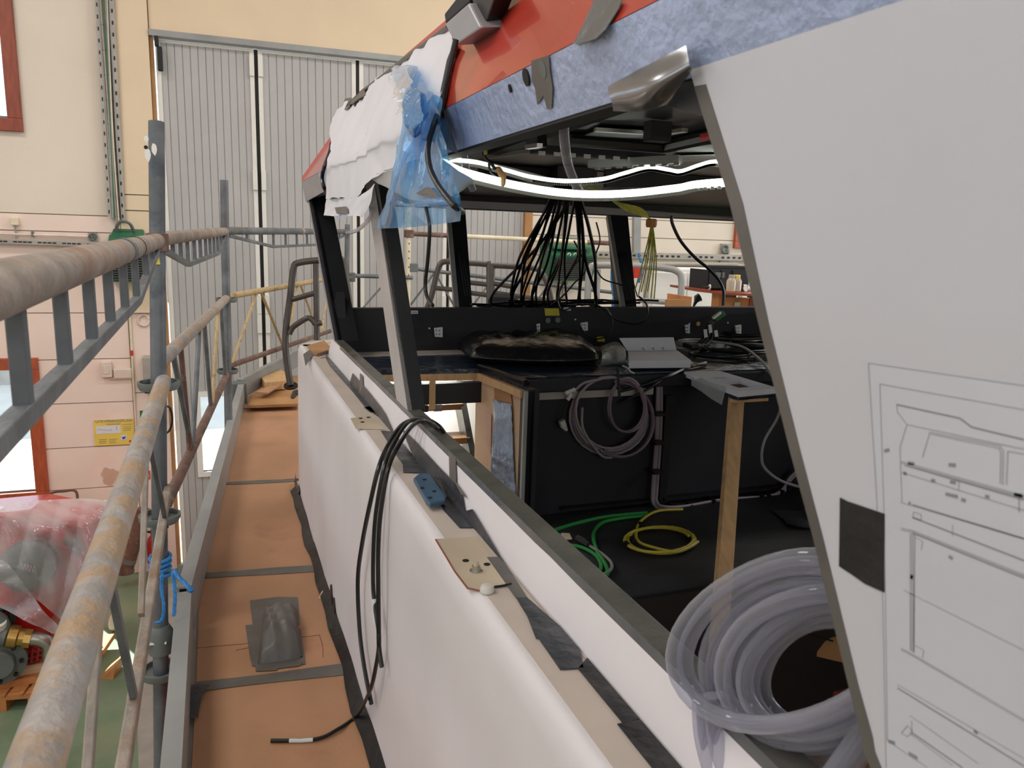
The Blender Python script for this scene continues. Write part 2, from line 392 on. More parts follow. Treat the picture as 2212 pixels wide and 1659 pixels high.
# windows: red-brown timber frames with glass
def window(name, h, m, fw, mull=False):
    u0, u1, z0, z1 = h
    f = MB()
    wbox(f, u0, u1, z0, z0+fw, .05, -.2); wbox(f, u0, u1, z1-fw, z1, .05, -.2)
    wbox(f, u0, u0+fw, z0+fw, z1-fw, .05, -.2); wbox(f, u1-fw, u1, z0+fw, z1-fw, .05, -.2)
    o = setting(name, f, m, bevel=.006)
    g = MB(); wbox(g, u0+fw, u1-fw, z0+fw, z1-fw, -.1, -.106); part(o, 'pane', g, 'glass')
    b = MB(); wbox(b, u0+fw, u1-fw, z0+fw, z0+fw+.02, 0, -.12); part(o, 'glazing_bead', b, 'cast_grey')
window('window_1', w1, 'red_wood', .125); window('window_2', w2, 'red_wood2', .125); window('window_3', w3, 'red_wood2', .09)
q = MB(); wbox(q, -6, 13, 3.0, 3.15, -.3, -3.2); setting('added_sun_shade_1', q, 'ceiling')     # unseen overhang added to keep window sun off the deck
# folding hangar door: ribbed leaves with white stiles and black seals
door = tag(bpy.data.objects.new('door_1', None), None, None, None, 'structure'); C.objects.link(door)
door.location = tuple(wpt(1.5, FLOOR)); ORG['door_1'] = wpt(1.5, FLOOR)
edges = [u_(341, 300), u_(558, 300), u_(774, 300), u_(968, 600), UR]
zt = ZTOP-.075
wu = (u_(432, 860), u_(497, 860), z_(450, 1020), z_(450, 858))
for i in range(4):
    a, b = edges[i]+.02, edges[i+1]-.02
    n = 12; prof = []
    for k in range(n):
        x0 = a+.03+(b-a-.06)*k/n; x1 = a+.03+(b-a-.06)*(k+1)/n; g = .006
        prof += [(x0, -.05), (x0+g, -.04), (x1-g, -.04), (x1, -.05)]
    q = MB()
    def strip(z0, z1, pf):
        q.grid([[wpt(x, z0, o) for x, o in pf], [wpt(x, z1, o) for x, o in pf]], thick=(0, .05, 0))
    if i == 0:
        strip(FLOOR, wu[2], prof); strip(wu[3], zt, prof)
        strip(wu[2], wu[3], [p for p in prof if p[0] <= wu[0]]+[(wu[0], -.04)]); strip(wu[2], wu[3], [(wu[1], -.04)]+[p for p in prof if p[0] >= wu[1]])
    else: strip(FLOOR+.02, zt, prof)
    lf = part(door, 'door_leaf', q, 'door_grey')
    q = MB()
    for x in (a, b-.045): wbox(q, x, x+.045, FLOOR+.02, zt, -.025, -.1)
    wbox(q, a, b, zt-.03, zt, -.03, -.1); part(door, 'stile', q, 'door_white')
    if i == 0:
        q = MB(); wbox(q, wu[0]-.06, wu[1]+.06, wu[3], wu[3]+.06, -.02, -.09); wbox(q, wu[0]-.06, wu[1]+.06, wu[2]-.06, wu[2], -.02, -.09)
        wbox(q, wu[0]-.06, wu[0], wu[2], wu[3], -.02, -.09); wbox(q, wu[1], wu[1]+.06, wu[2], wu[3], -.02, -.09)
        wf = part(lf, 'window_frame', q, 'white')
        q = MB(); wbox(q, wu[0], wu[1], wu[2], wu[3], -.06, -.065); part(lf, 'pane', q, 'glass')
    q = MB(); wbox(q, b, b+.04, FLOOR+.02, zt, -.045, -.09); part(door, 'rubber_seal', q, 'rubber')
    for zz in (1.72, z_(580, 390), -1.1, z_(575, 658)):
        if i in (0, 2):
            q = MB(); wbox(q, b-.05, b+.0, zz-.11, zz+.11, 0, -.05); wbox(q, b+.04, b+.09, zz-.11, zz+.11, 0, -.05)
            part(door, 'hinge', q, 'door_white', bevel=.004)
q = MB(); wbox(q, UD, UR, ZTOP-.06, ZTOP, .06, -.2); part(door, 'door_track', q, 'steel_grey')
q = MB(); wbox(q, UD, UD+.03, FLOOR, ZTOP-.06, .01, -.2); wbox(q, UR-.1, UR, FLOOR, ZTOP-.06, .03, -.2); part(door, 'door_post', q, 'cardboard')
q = MB(); wbox(q, UD+.05, UD+.09, ZTOP-.16, ZTOP-.06, .06, .0); wbox(q, UD+.07, UD+.12, ZTOP-.4, ZTOP-.16, .06, .0); part(door, 'door_latch', q, 'rubber', bevel=.01)
# outside: bright yard and a pale building beyond it
setting('yard_ground', MB().box((-30, 9.6, FLOOR-.25), (40, 45, FLOOR-.05)), 'concrete')
fb = thing('yard_building', 'pale building with flat roof across the yard, seen through the lower window', 'building', (-3, 22, FLOOR-.05))
part(fb, 'wall', MB().box((-12, 22, FLOOR-.05), (4, 27, 1.0)), 'white')
part(fb, 'plinth', MB().box((-12.05, 21.9, FLOOR-.05), (4.05, 21.97, FLOOR+.6)), 'box_grey')
for k in range(8): part(fb, 'window', MB().box((-11.5+k*2, 21.9, -2.0), (-10.3+k*2, 21.97, -.6)), 'cast_grey')

# ---- fittings on the front wall
ct = thing('cable_ladder', 'tall perforated cable ladder with grey cables running up beside the column', 'cable tray', Wp(262, 480, .05))
lx0 = [Wp(x, y, .06) for x, y in ((209, 0), (237, 470))]; lx1 = [Wp(x, y, .06) for x, y in ((241, 0), (266, 480))]
def perf_rail(t, a, b, wd, name='rail'):
    a, b = np.array(a), np.array(b); q = MB(); q.beam(a, b, wd, .03, (0, 1, 0)); rl = part(t, name, q, 'box_grey')
    q = MB(); n = int(np.linalg.norm(b-a)/.11)
    for k in range(n):
        c0 = a+(b-a)*(k+.3)/n; c1 = a+(b-a)*(k+.62)/n; q.beam(c0-np.array([0, .017, 0]), c1-np.array([0, .017, 0]), wd*.28, .004, (0, 1, 0))
    part(rl, 'slot', q, 'rubber')['kind'] = 'stuff'; return rl
ext = lambda a, b: (b+(a-b)*1.9, b)
a0, b0 = ext(*lx0); a1, b1 = ext(*lx1)
perf_rail(ct, a0, b0, .035); perf_rail(ct, a1, b1, .05)
for k in range(17):
    t = k/17; part(ct, 'rung', MB().cyl(a0+(b0-a0)*t+np.array([0, .02, 0]), a1+(b1-a1)*t+np.array([0, .02, 0]), .006, 6), 'steel_grey')
for k in range(7):
    t = .18+.12*k; A = a0+(a1-a0)*t; B = b0+(b1-b0)*t; P = [A+(B-A)*s+np.array([.008*math.sin(9*s+k), -.012, 0]) for s in np.linspace(0, 1, 9)]
    part(ct, 'cable', cable(P, .007, 6, 3), ['cable_grey', 'box_grey', 'green', 'cable_grey', 'box_cream', 'cable_black', 'cable_grey'][k], smooth=40)
sr = thing('slotted_rail', 'galvanised slotted rail running level along the wall left of the heater', 'rail', Wp(110, 527, .04))
q = MB().beam(Wp(-200, 514, .05), Wp(238, 529, .05), .04, .055); r0 = part(sr, 'channel', q, 'box_grey', bevel=.006)
q = MB()
for k in range(40):
    p = Wp(-190+k*10.6, 514.5+k*.36, .073); 
    if k % 5: q.box(p-np.array([.017, .002, .006]), p+np.array([.017, .002, .006]))
part(sr, 'slot', q, 'rubber')['kind'] = 'stuff'
jb = thing('junction_box', 'cream junction box with a cable above the slotted rail on the left wall', 'box', Wp(34, 492, .05))
q = MB(); a = Wp(24, 470); b = Wp(43, 487); wbox(q, a[0], b[0], b[2], a[2], .06, 0); part(jb, 'box_body', q, 'box_cream', bevel=.008)
part(jb, 'cable', cable([Wp(33, 487, .03), Wp(34, 500, .03), Wp(35, 520, .03)], .008), 'cable_grey', smooth=40)
part(jb, 'conduit', MB().cyl(Wp(-120, 501, .03), Wp(190, 511, .03), .012, 8), 'box_pink', smooth=40)
part(jb, 'clip', MB().box(Wp(68, 512, .05), Wp(73, 500, .0)), 'cast_grey')
hk = thing('wall_bracket', 'small square steel bracket with a dark coiled hook at the end of the slotted rail', 'bracket', Wp(201, 525, .05))
q = MB(); a, b = Wp(191, 503), Wp(211, 524); wbox(q, a[0], b[0], b[2], a[2], .03, 0); part(hk, 'plate', q, 'box_grey')
c = Wp(200, 513, .045); part(hk, 'coil', cable([c+np.array([r*math.cos(t), 0, r*math.sin(t)]) for t, r in [(k*.8, .045-.003*k) for k in range(12)]]+[c+np.array([.03, 0, -.07])], .009), 'cast_grey', smooth=40)
def heater(name, label, cx, cy, wpx, hpx, off, hose_):
    h = thing(name, label, 'heater', Wp(cx, cy+hpx/2, off))
    a = Wp(cx-wpx/2, cy-hpx/2); b = Wp(cx+wpx/2, cy+hpx/2); u0, u1, z0, z1 = a[0], b[0], b[2], a[2]; zm = z1-(z1-z0)*.32; dx = (u1-u0)
    q = MB(); q.hexa([wpt(u0, z0, .02), wpt(u1, z0, .02), wpt(u1, z0, off*.72), wpt(u0, z0, off*.72)], [wpt(u0, z1, .02), wpt(u1, z1, .02), wpt(u1, zm, off), wpt(u0, zm, off)])
    cs = part(h, 'casing', q, 'green', bevel=.01)
    q = MB(); q.hexa([wpt(u0+dx*.12, z1+.02, .05), wpt(u1-dx*.12, z1+.02, .05), wpt(u1-dx*.05, zm+.06, off*.9), wpt(u0+dx*.05, zm+.06, off*.9)], [wpt(u0+dx*.12, z1+.06, .05), wpt(u1-dx*.12, z1+.06, .05), wpt(u1-dx*.05, zm+.1, off*.9), wpt(u0+dx*.05, zm+.1, off*.9)])
    part(h, 'hood', q, 'green', bevel=.01)
    def fp(s, t, o):  # on the sloping front
        p = wpt(u0+dx*s, zm, off)*(1-t)+wpt(u0+dx*s, z0, off*.72)*t; return p+np.array([0, -o, 0])
    q = MB().hexa([fp(.09, .12, .002), fp(.93, .12, .002), fp(.93, .94, .002), fp(.09, .94, .002)], [fp(.09, .12, .008), fp(.93, .12, .008), fp(.93, .94, .008), fp(.09, .94, .008)])
    part(h, 'grille', q, 'grille')
    q0 = None
    for k in range(11):
        t = .15+.075*k
        q = MB().hexa([fp(.1, t, .008), fp(.92, t, .008), fp(.92, t+.022, .008), fp(.1, t+.022, .008)], [fp(.1, t, .02), fp(.92, t, .02), fp(.92, t+.022, .02), fp(.1, t+.022, .02)])
        part(h, 'louvre', q, 'cast_grey')
    for s in (.35, .48):
        p = fp(s, .0, .015); part(h, 'hook', cable([p+np.array([.02*math.cos(t), -.012, .02*math.sin(t)]) for t in np.linspace(-.8, 3.4, 7)], .006), 'nylon', smooth=40)
    if hose_: part(h, 'hose', cable([Wp(255, 505, .1), Wp(252, 490, .15), Wp(262, 478, .18), Wp(280, 483, .18), Wp(289, 500, .12)], .017), 'cast_grey', smooth=40)
    return h
heater('fan_heater', 'green fan heater with black grille behind the near scaffold rail', 282, 556, 92, 102, .3, True)
heater('fan_heater', 'green fan heater seen through the front windows behind hanging black cables', 1211, 562, 92, 84, .42, False)
# yellow evacuation plan
pl = thing('evacuation_plan', 'yellow evacuation plan sign on the lower wall', 'sign', Wp(247, 962, .01))
q = MB().prism([Wp(x, y, .004) for x, y in ((202, 908), (289, 904), (291, 959), (205, 963))], (0, -.006, 0)); part(pl, 'plate', q, 'sign_yellow')
q = MB().prism([Wp(x, y, .0115) for x, y in ((207, 921), (260, 918), (261, 935), (208, 938))], (0, -.001, 0)); part(pl, 'floor_plan', q, 'paper')
q = MB().prism([Wp(x, y, .0115) for x, y in ((261, 940), (274, 939), (274, 950), (261, 951))], (0, -.001, 0)); part(pl, 'emblem_field', q, 'paper')
q = MB().prism([Wp(x, y, .013) for x, y in ((263, 943), (266, 944), (272, 942), (270, 948), (265, 949))], (0, -.001, 0)); part(pl, 'emblem', q, 'sign_blue')
q = MB().prism([Wp(x, y, .0115) for x, y in ((279, 951), (289, 950), (289, 955), (279, 956))], (0, -.001, 0)); part(pl, 'red_key', q, 'sign_red')
q = MB()
def seg(q, p, r, wd=.004): q.beam(p, r, wd, .0015, (0, 1, 0)); return q
for (x0, y0, x1, y1) in ((210, 928, 240, 930), (240, 930, 240, 926), (252, 920, 252, 930), (264, 917, 286, 916), (266, 922, 284, 921), (266, 926, 284, 925), (266, 930, 282, 929), (214, 950, 230, 949), (214, 954, 230, 953), (214, 957, 228, 957), (236, 949, 253, 948), (236, 953, 250, 952), (236, 957, 252, 956)):
    seg(q, Wp(x0, y0, .0125), Wp(x1, y1, .0125))
part(pl, 'printed_lines', q, 'ink_dark')['kind'] = 'stuff'
def text(t, s, name, m, p, size, right, up, align='CENTER'):
    cu = bpy.data.curves.new(name, 'FONT'); cu.body = s; cu.size = size; cu.align_x = align; cu.extrude = .0004
    o = bpy.data.objects.new(name, cu); C.objects.link(o)
    r = nrm(right); u = nrm(np.array(up)-r*np.dot(up, r)); n = np.cross(r, u)
    dg = bpy.context.evaluated_depsgraph_get(); me = bpy.data.meshes.new_from_object(o.evaluated_get(dg)); bpy.data.objects.remove(o)
    R = np.array([r, u, n]).T
    V = [tuple(R @ np.array(v.co)+np.array(p)) for v in me.vertices]; F = [list(f.vertices) for f in me.polygons]
    q = MB(); q.add(V, F); return part(t, name, q, m)
WR = (1, -.025, 0)
text(pl, 'UTRYMNINGSPLAN', 'lettering', 'ink_dark', Wp(246, 912, .013), .042, WR, (0, 0, 1))
text(pl, 'Evacuation plan', 'lettering', 'ink_dark', Wp(246, 917, .013), .022, WR, (0, 0, 1))
q = MB(); a, b = Wp(302, 887), Wp(316, 911); wbox(q, a[0], b[0], b[2], a[2], .012, 0)
es = solo('exit_sign', q, 'sign_green', 'small green and white exit sign half hidden behind the scaffold post', 'sign')
q = MB(); wbox(q, a[0]+.045, a[0]+.062, b[2]+.02, a[2]-.02, .014, .011); part(es, 'white_mark', q, 'white')
q = MB(); a, b = Wp(316, 1017), Wp(325, 1034); wbox(q, a[0], b[0], b[2], a[2], .012, 0)
es = solo('extinguisher_sign', q, 'sign_red', 'small red and white sign low on the wall behind scaffold bars', 'sign')
q = MB(); wbox(q, a[0]+.02, b[0]-.012, b[2]+.02, a[2]-.03, .014, .011); part(es, 'white_mark', q, 'white')
fe = thing('fire_extinguisher', 'red fire extinguisher on the wall beside the door post', 'extinguisher', Wp(336, 1225, .12))
p = Wp(336, 1222, .12); part(fe, 'cylinder', MB().lathe(p, (0, 0, 1), [(.05, 0), (.075, .01), (.08, .04), (.08, .28), (.065, .34), (.03, .38), (.03, .41)], 16), 'sign_red', smooth=40)
part(fe, 'hose', cable([p+np.array([0, 0, .4]), p+np.array([-.09, 0, .42]), p+np.array([-.13, 0, .3]), p+np.array([-.11, 0, .05])], .013), 'cable_black', smooth=40)
part(fe, 'valve', MB().box(p+np.array([-.03, -.03, .4]), p+np.array([.05, .03, .45])), 'cast_grey')
cp = thing('wall_conduit', 'thin conduit pipe running down the lower wall beside the column', 'pipe', Wp(285, 860, .02))
part(cp, 'pipe', MB().cyl(Wp(276, 600, .02), Wp(290, 860, .02), .012, 8), 'box_cream', smooth=40)
part(cp, 'red_sleeve', MB().cyl(Wp(284, 757, .022), Wp(285.2, 768, .022), .015, 8), 'sign_red', smooth=40)
part(cp, 'lower_pipe', MB().cyl(Wp(290, 860, .02), Wp(297, 1000, .02), .01, 8), 'box_pink', smooth=40)
def wallbox(name, label, x0, y0, x1, y1, dep, m):
    q = MB(); a, b = Wp(x0, y0), Wp(x1, y1); wbox(q, a[0], b[0], b[2], a[2], dep, 0); return solo(name, q, m, label, 'box', bevel=.012)
o = wallbox('switch_box', 'pink painted switch box on the wall, left one of the pair', 218, 780, 244, 814, .05, 'box_pink')
q = MB(); a, b = Wp(224, 788), Wp(238, 806); wbox(q, a[0], b[0], b[2], a[2], .056, .05); part(o, 'cover_plate', q, 'box_pink', bevel=.004)
o = wallbox('socket_box', 'flat socket box with cable trunking, right one of the pair on the lower wall', 245, 796, 286, 816, .04, 'box_pink')
q = MB(); a, b = Wp(236, 815), Wp(286, 818); wbox(q, a[0], b[0], b[2], a[2], .03, 0); part(o, 'cable_trunking', q, 'plaster')
o = wallbox('paper_dispenser', 'rounded grey dispenser box on the wall behind the near scaffold post', 309, 767, 336, 838, .16, 'box_grey')
q = MB(); a, b = Wp(314, 836), Wp(333, 845); wbox(q, a[0], b[0], b[2], a[2], .12, .02); part(o, 'dark_slot', q, 'rubber')
q = MB(); c = Wp(311, 692, .012)
o = solo('wall_hook', cable([c+np.array([.06*math.cos(t), 0, .06*math.sin(t)]) for t in np.linspace(.6, 6.0, 9)], .012), 'box_pink', 'pink painted ring hook on the column beside the scaffold post', 'hook', smooth=40)
part(o, 'anchor', MB().cyl(c+np.array([.05, .01, .03]), c+np.array([.05, -.03, .03]), .015, 8), 'box_pink')
q = MB().cyl(Wp(312, 1100, .35), Wp(272, 1232, .35), .075, 14)
o = solo('leaning_duct', q, 'rust_tube', 'thick grey-brown pipe leaning at the foot of the wall', 'pipe', smooth=40)
a, b = Wp(312, 1100, .35), Wp(272, 1232, .35); d = b-a
part(o, 'band', MB().cyl(a+d*.8, a+d*.87, .079, 14), 'cast_grey', smooth=40); part(o, 'foot', MB().lathe(b, (0, 0, -1), [(.075, -.1), (.085, 0), (.085, .03)], 14), 'rust_tube', smooth=40)
q = MB().tube([wpt(u_(340, 880), z_(350, 880), .08)]+spl([Wp(x, y, .1) for x, y in ((352, 880), (366, 880), (372, 905), (366, 930), (350, 940))], 5), .012)
solo('wall_cable', q, 'cable_black', 'thin black cable looping out from the wall behind the scaffold post', 'cable', smooth=40)

# ---- things on the right of the front wall, seen through the front windows
sr2 = thing('slotted_rail', 'galvanised slotted rail along the far wall, right of the second heater', 'rail', Wp(1450, 555, .05))
part(sr2, 'channel', MB().beam(Wp(1256, 549, .06), Wp(1720, 560, .06), .05, .085), 'box_grey', bevel=.006)
q = MB()
for k in range(30):
    p = Wp(1262+k*12, 549.3+k*.28, .09)
    if k % 6: q.box(p-np.array([.02, .002, .012]), p+np.array([.02, .002, .012]))
part(sr2, 'slot', q, 'rubber')['kind'] = 'stuff'
q = MB(); a, b = Wp(1556, 526), Wp(1571, 570); wbox(q, a[0], b[0], b[2], a[2], .04, 0)
hk = solo('wall_bracket', q, 'box_grey', 'upright steel bracket with coiled hook on the right slotted rail', 'bracket')
c = Wp(1566, 538, .06); part(hk, 'coil', cable([c+np.array([.05*math.cos(t), 0, .05*math.sin(t)]) for t in np.linspace(.2, 6, 9)]+[c+np.array([.05, 0, -.12])], .014), 'cast_grey', smooth=40)
q = MB(); a, b = Wp(1214, 465), Wp(1226, 530); wbox(q, a[0], b[0], b[2], a[2], .06, 0)
o = solo('cable_duct', q, 'box_grey', 'short grey cable duct on the wall above the second heater', 'duct')
q = MB(); wbox(q, a[0]-.1, b[0]+.1, b[2]-.02, b[2]+.12, .1, 0); part(o, 'bracket', q, 'box_grey')
part(o, 'lower_duct', MB().beam(Wp(1220, 608, .05), Wp(1220, 660, .05), .06, .05, (0, 1, 0)), 'box_grey')
q = MB()
for k in range(9):
    p = Wp(1220, 468+k*6.5, .065); q.box(p-np.array([.02, .002, .006]), p+np.array([.02, .002, .006]))
part(o, 'slot', q, 'cast_grey')['kind'] = 'stuff'
q = MB().beam(Wp(1375, 465, .2), Wp(1374, 545, .2), .1, .06, (0, 1, 0)); solo('steel_upright', q, 'steel_grey', 'grey steel upright on the far wall beside the starboard window post', 'post')

# ================================================================ SCAFFOLD round the port side and the bow
def stuff(o): o['kind'] = 'stuff'; return o
P1, P2, P3, P4 = (np.array(p) for p in ((-.175, 2.78, 0.), (.055, 5.1, 0.), (1.2, 7.7, 0.), (1.86, 7.93, 0.)))
def zc(v, z): return np.array([v[0], v[1], z])
def post(base, tilt, z1, label, m, r=.0242, rings=()):
    a = np.array([base[0]+tilt[0]*(FLOOR), base[1]+tilt[1]*(FLOOR), FLOOR]); b = np.array([base[0]+tilt[0]*z1, base[1]+tilt[1]*z1, z1])
    t = thing('scaffold_post', label, 'post', a)
    at_ = lambda z: np.array([base[0]+tilt[0]*z, base[1]+tilt[1]*z, z])
    part(t, 'tube', MB().tube([a+np.array([0, 0, .05]), b], r, 18, cap=True), m, smooth=40)
    part(t, 'bore', MB().cyl(b+np.array([0, 0, -.002]), b+np.array([0, 0, .0015]), r*.82, 16), 'rubber')
    part(t, 'base_plate', MB().box(a+np.array([-.075, -.075, 0]), a+np.array([.075, .075, .01])), 'steel_grey')
    part(t, 'jack', MB().cyl(a+np.array([0, 0, .008]), a+np.array([0, 0, .3]), .018, 10), 'steel_grey', smooth=40)
    for z in rings:
        c = at_(z); part(t, 'cup_ring', MB().lathe(c, (0, 0, 1), [(r, -.012), (r+.034, -.012), (r+.04, .0), (r+.04, .014), (r+.033, .014), (r+.031, -.002), (r, -.002)], 22), 'cast_grey', smooth=40)
    return t, at_
t1, at1 = post(P1, (.035, .13), .32, 'nearest scaffold post, tall grey galvanised tube with white paint flecks on top', 'blue_tape_galv', rings=(-.52, -.955, -1.47))
for (x, y, sx, sz) in ((316, 300, .007, .010), (319, 334, .009, .02), (333, 322, .008, .018)):
    c = Vp(x, y, P1+np.array([0, -.024, 0]), P1+np.array([1, -.024, 0])); pr = [c+np.array([sx*math.cos(k/9*6.283), 0, sz*math.sin(k/9*6.283)*(1+.2*math.sin(k*3))]) for k in range(9)]
    part(t1, 'paint_fleck', MB().prism(pr, (0, .004, 0)), 'white')
c = Vp(315, 318, P1+np.array([0, -.0245, 0]), P1+np.array([1, -.0245, 0])); part(t1, 'pin_hole', MB().cyl(c, c+np.array([0, .01, 0]), .006, 10), 'rubber')
a = at1(-.06); part(t1, 'coupler', MB().lathe(a, (0, 0, 1), [(.026, -.03), (.034, -.028), (.034, .028), (.026, .03)], 14), 'rust_tube', smooth=40)
part(t1, 'wedge', MB().beam(Dp(337, 548, 2.47), Dp(341, 572, 2.47), .012, .01), 'yellow_label')
t2, at2 = post(P2, (.02, .08), .27, 'second scaffold post, pale green-grey tube in front of the folding door', 'galv', rings=(-.45, -.89))
t3, at3 = post(P3, (.03, .05), .05, 'third scaffold post, at the bow behind the wheelhouse front window', 'galv', rings=(-.46,))
def girder(name, label, A, B, top, bars, bm, kink=None, m='galv', m2='galv', cat='rail', sag=.11, k0=.22, k1=.86):
    """lattice rail: tube, lower flat chord with sloping ends, upright bars"""
    d = np.array(B)-np.array(A); t = thing(name, label, cat, (A+B)/2-np.array([0, 0, sag]))
    part(t, 'top_tube', MB().tube([A, B], .0242, 20), m, smooth=40)
    L0 = A+d*k0-np.array([0, 0, sag]); L1 = A+d*k1-np.array([0, 0, sag]); q = MB(); dz = np.array([0, 0, .025])
    chord = [A+d*.02-dz*1.2, L0, L1, A+d*.98-dz*1.2]
    for i in range(3): q.beam(chord[i], chord[i+1], .018, .02)
    part(t, 'lower_chord', q, m2, bevel=.002)
    for s in bars:
        p = A+d*s; zl = -sag
        if s < k0: zl = -.03-(sag-.03)*(s-.02)/(k0-.02)
        if s > k1: zl = -.03-(sag-.03)*(.98-s)/(.98-k1)
        part(t, 'upright_bar', MB().beam(p-np.array([0, 0, .02]), p+np.array([0, 0, zl]), .015, .018, d), bm, bevel=.002)
    return t
A = np.array([-.168, .10, -.058]); B = at1(-.055); d = B-A
ys = [.36, .58, .80, 1.02, 1.24, 1.46, 1.70, 1.95, 2.25, 2.5]
g1 = girder('lattice_rail', 'nearest scaffold handrail, thick dirty tube with flat bars beneath, at upper left', A, B, None, [(y-A[1])/d[1] for y in ys], 'blue_tape_galv', m='galv_dirty', m2='galv', sag=.118, k0=.05, k1=.70)
c = A+d*.60; u = nrm(d); part(g1, 'joint_sleeve', MB().tube([c, c+u*.055], .0262, 20), 'galv', smooth=40)
part(g1, 'weld_seam', MB().tube([A+d*.70, A+d*.705], .0252, 20), 'rubber', smooth=40)
A2, B2 = at1(-.05), at2(-.034); d2 = B2-A2
g2 = girder('lattice_rail', 'scaffold handrail between the first and second post, against the folding door', A2, B2, None, [.13, .21, .29, .38, .47, .56, .64, .72, .80, .88], 'galv', m='galv_dirty', sag=.115, k0=.29, k1=.80)
part(g2, 'joint_sleeve', MB().tube([A2+d2*.60, A2+d2*.625], .0262, 16), 'galv_mud', smooth=40)
A3, B3 = at2(-.03), at3(-.02); d3 = B3-A3
g3 = girder('lattice_rail', 'scaffold handrail running on behind the wheelhouse corner to the third post', A3, B3, None, [.12, .20, .29, .38, .47, .56, .65, .74, .83, .90], 'galv', m='galv', sag=.11, k0=.29, k1=.72)
part(g3, 'joint_sleeve', MB().tube([A3+d3*.5, A3+d3*.52], .0262, 14), 'galv_mud', smooth=40)
def midrail(label, A, B, lowA, lowB, m, ml, vs, r=.0242, rl=.02, bm=None):
    t = thing('scaffold_midrail', label, 'rail', (np.array(lowA)+np.array(lowB))/2)
    part(t, 'top_tube', MB().tube([A, B], r, 18), m, smooth=40); part(t, 'lower_tube', MB().tube([lowA, lowB], rl, 12), ml, smooth=40)
    for i, (s0, s1) in enumerate(vs):
        part(t, 'brace', MB().tube([A+(B-A)*s0, np.array(lowA)+(np.array(lowB)-np.array(lowA))*s1], .0105, 8), (bm or [ml])[i % len(bm or [ml])], smooth=40)
    return t
f = lambda y: (y-.25)/2.45
MA, MB_ = np.array([-.163, .25, -.462]), np.array([-.178, 2.70, -.505]); LA, LB = np.array([-.166, .25, -.86]), np.array([-.18, 2.68, -.86])
mr = thing('scaffold_midrail', 'nearest scaffold mid rail, thick mud-stained tube with braces, running to lower left', 'rail', (LA+LB)/2)
part(mr, 'top_tube', MB().tube([MA, MB_], .0242, 20), 'galv_mud', smooth=40)
part(mr, 'lower_tube', MB().beam(LA, LB, .022, .028), 'galv_dirty', bevel=.004)
for (x0, y0, x1, y1, m) in ((238, 1255, 292, 1520, 'galv'), (212, 1345, 190, 1659, 'galv_dirty'), (322, 950, 360, 1135, 'blue_tape_galv'), (316, 965, 305, 1330, 'galv_dirty')):
    p = Xp(x0, y0, -.172); e = Xp(x1, y1, -.172)
    if m == 'galv_dirty' and x0 == 212: e = p+(e-p)*1.9
    part(mr, 'brace', MB().beam(p, e, .02, .012, (1, 0, 0)), m, bevel=.002)
q2 = at1(-.45); q3 = at2(-.44)
midrail('yellowed scaffold mid rail between the first and second post, with zigzag braces', q2, q3, at1(-.955), at2(-.90), 'galv_mud', 'rust_tube', ((.12, .32), (.2, .3), (.45, .33), (.52, .62), (.80, .64), (.86, .94)), bm=['galv', 'rust_tube', 'galv', 'galv', 'yellow_tube', 'galv'])
midrail('sandy scaffold mid rail with V braces across the folding door', at2(-.43), at3(-.44), at2(-.86), at3(-.93), 'yellow_tube', 'rust_tube', ((.18, .02), (.2, .36), (.48, .38), (.5, .68), (.8, .7)), r=.02, rl=.018, bm=['yellow_tube'])
# cream painted post and rails beyond the bow
t4, at4 = post(P4, (.01, .03), .35, 'cream painted scaffold post with holes, seen through the second front window', 'box_cream', r=.027)
for z in (-.12, -.2, -.27, -.36, -.44): c = at4(z); part(t4, 'pin_hole', MB().box(c+np.array([-.005, -.029, -.007]), c+np.array([.005, -.025, .007])), 'rubber')
c = at4(-.02); part(t4, 'clamp', MB().box(c+np.array([-.04, -.04, -.04]), c+np.array([.05, .04, .04])), 'rust_tube', bevel=.01)
E4 = Dp(1345, 527, 8.5)
q = MB().tube([at4(-.02)+np.array([.03, 0, 0]), E4], .0235, 14)
t = solo('scaffold_rail', q, 'box_cream', 'pale timber-coloured scaffold rail level across the front windows', 'rail', smooth=40)
a, b = at4(-.02)+np.array([.04, 0, 0]), E4; part(t, 'rusty_sleeve', MB().tube([a, a+(b-a)*.17], .025, 14), 'rust_tube', smooth=40, label='rusty sleeve'); part(t, 'brown_sleeve', MB().tube([a+(b-a)*.82, b], .025, 14), 'rust_tube', smooth=40)
a = at4(-.37); e = Dp(1330, 652, 8.6)
mr4 = thing('scaffold_midrail', 'thin grey scaffold mid rail right of the cream post, behind hanging cables', 'rail', (a+e)/2-np.array([0, 0, .4]))
part(mr4, 'top_tube', MB().tube([a, e+np.array([0, 0, .1])], .02, 12), 'galv', smooth=40); part(mr4, 'lower_tube', MB().tube([a-np.array([0, 0, .42]), e-np.array([0, 0, .42])], .02, 12), 'galv', smooth=40)
for k in range(6):
    s0 = .12+.26*(k//2); s1 = s0-.12 if k % 2 == 0 else s0+.12
    part(mr4, 'brace', MB().tube([a+(e-a)*s0, a-np.array([0, 0, .42])+(e-a)*s1], .0105, 8), 'galv', smooth=40)
c = at4(-.36)+np.array([.05, 0, 0]); part(mr4, 'wedge_head', MB().box(c+np.array([-.04, -.03, -.05]), c+np.array([.05, .03, .04])), 'cast_grey', bevel=.008)
for x, lab in ((770, 'right of the third post'),):
    a = at3(-.44); e = Dp(890, 600, 8.0)
    o = solo('scaffold_rail', MB().tube([a, e], .0205, 12), 'galv', 'short thin scaffold rail joining the third post to the cream post', 'rail', smooth=40)
    c = a+(e-a)*.06; part(o, 'wedge_head', MB().box(c+np.array([-.05, -.03, -.06]), c+np.array([.04, .03, .03])), 'galv', bevel=.008)
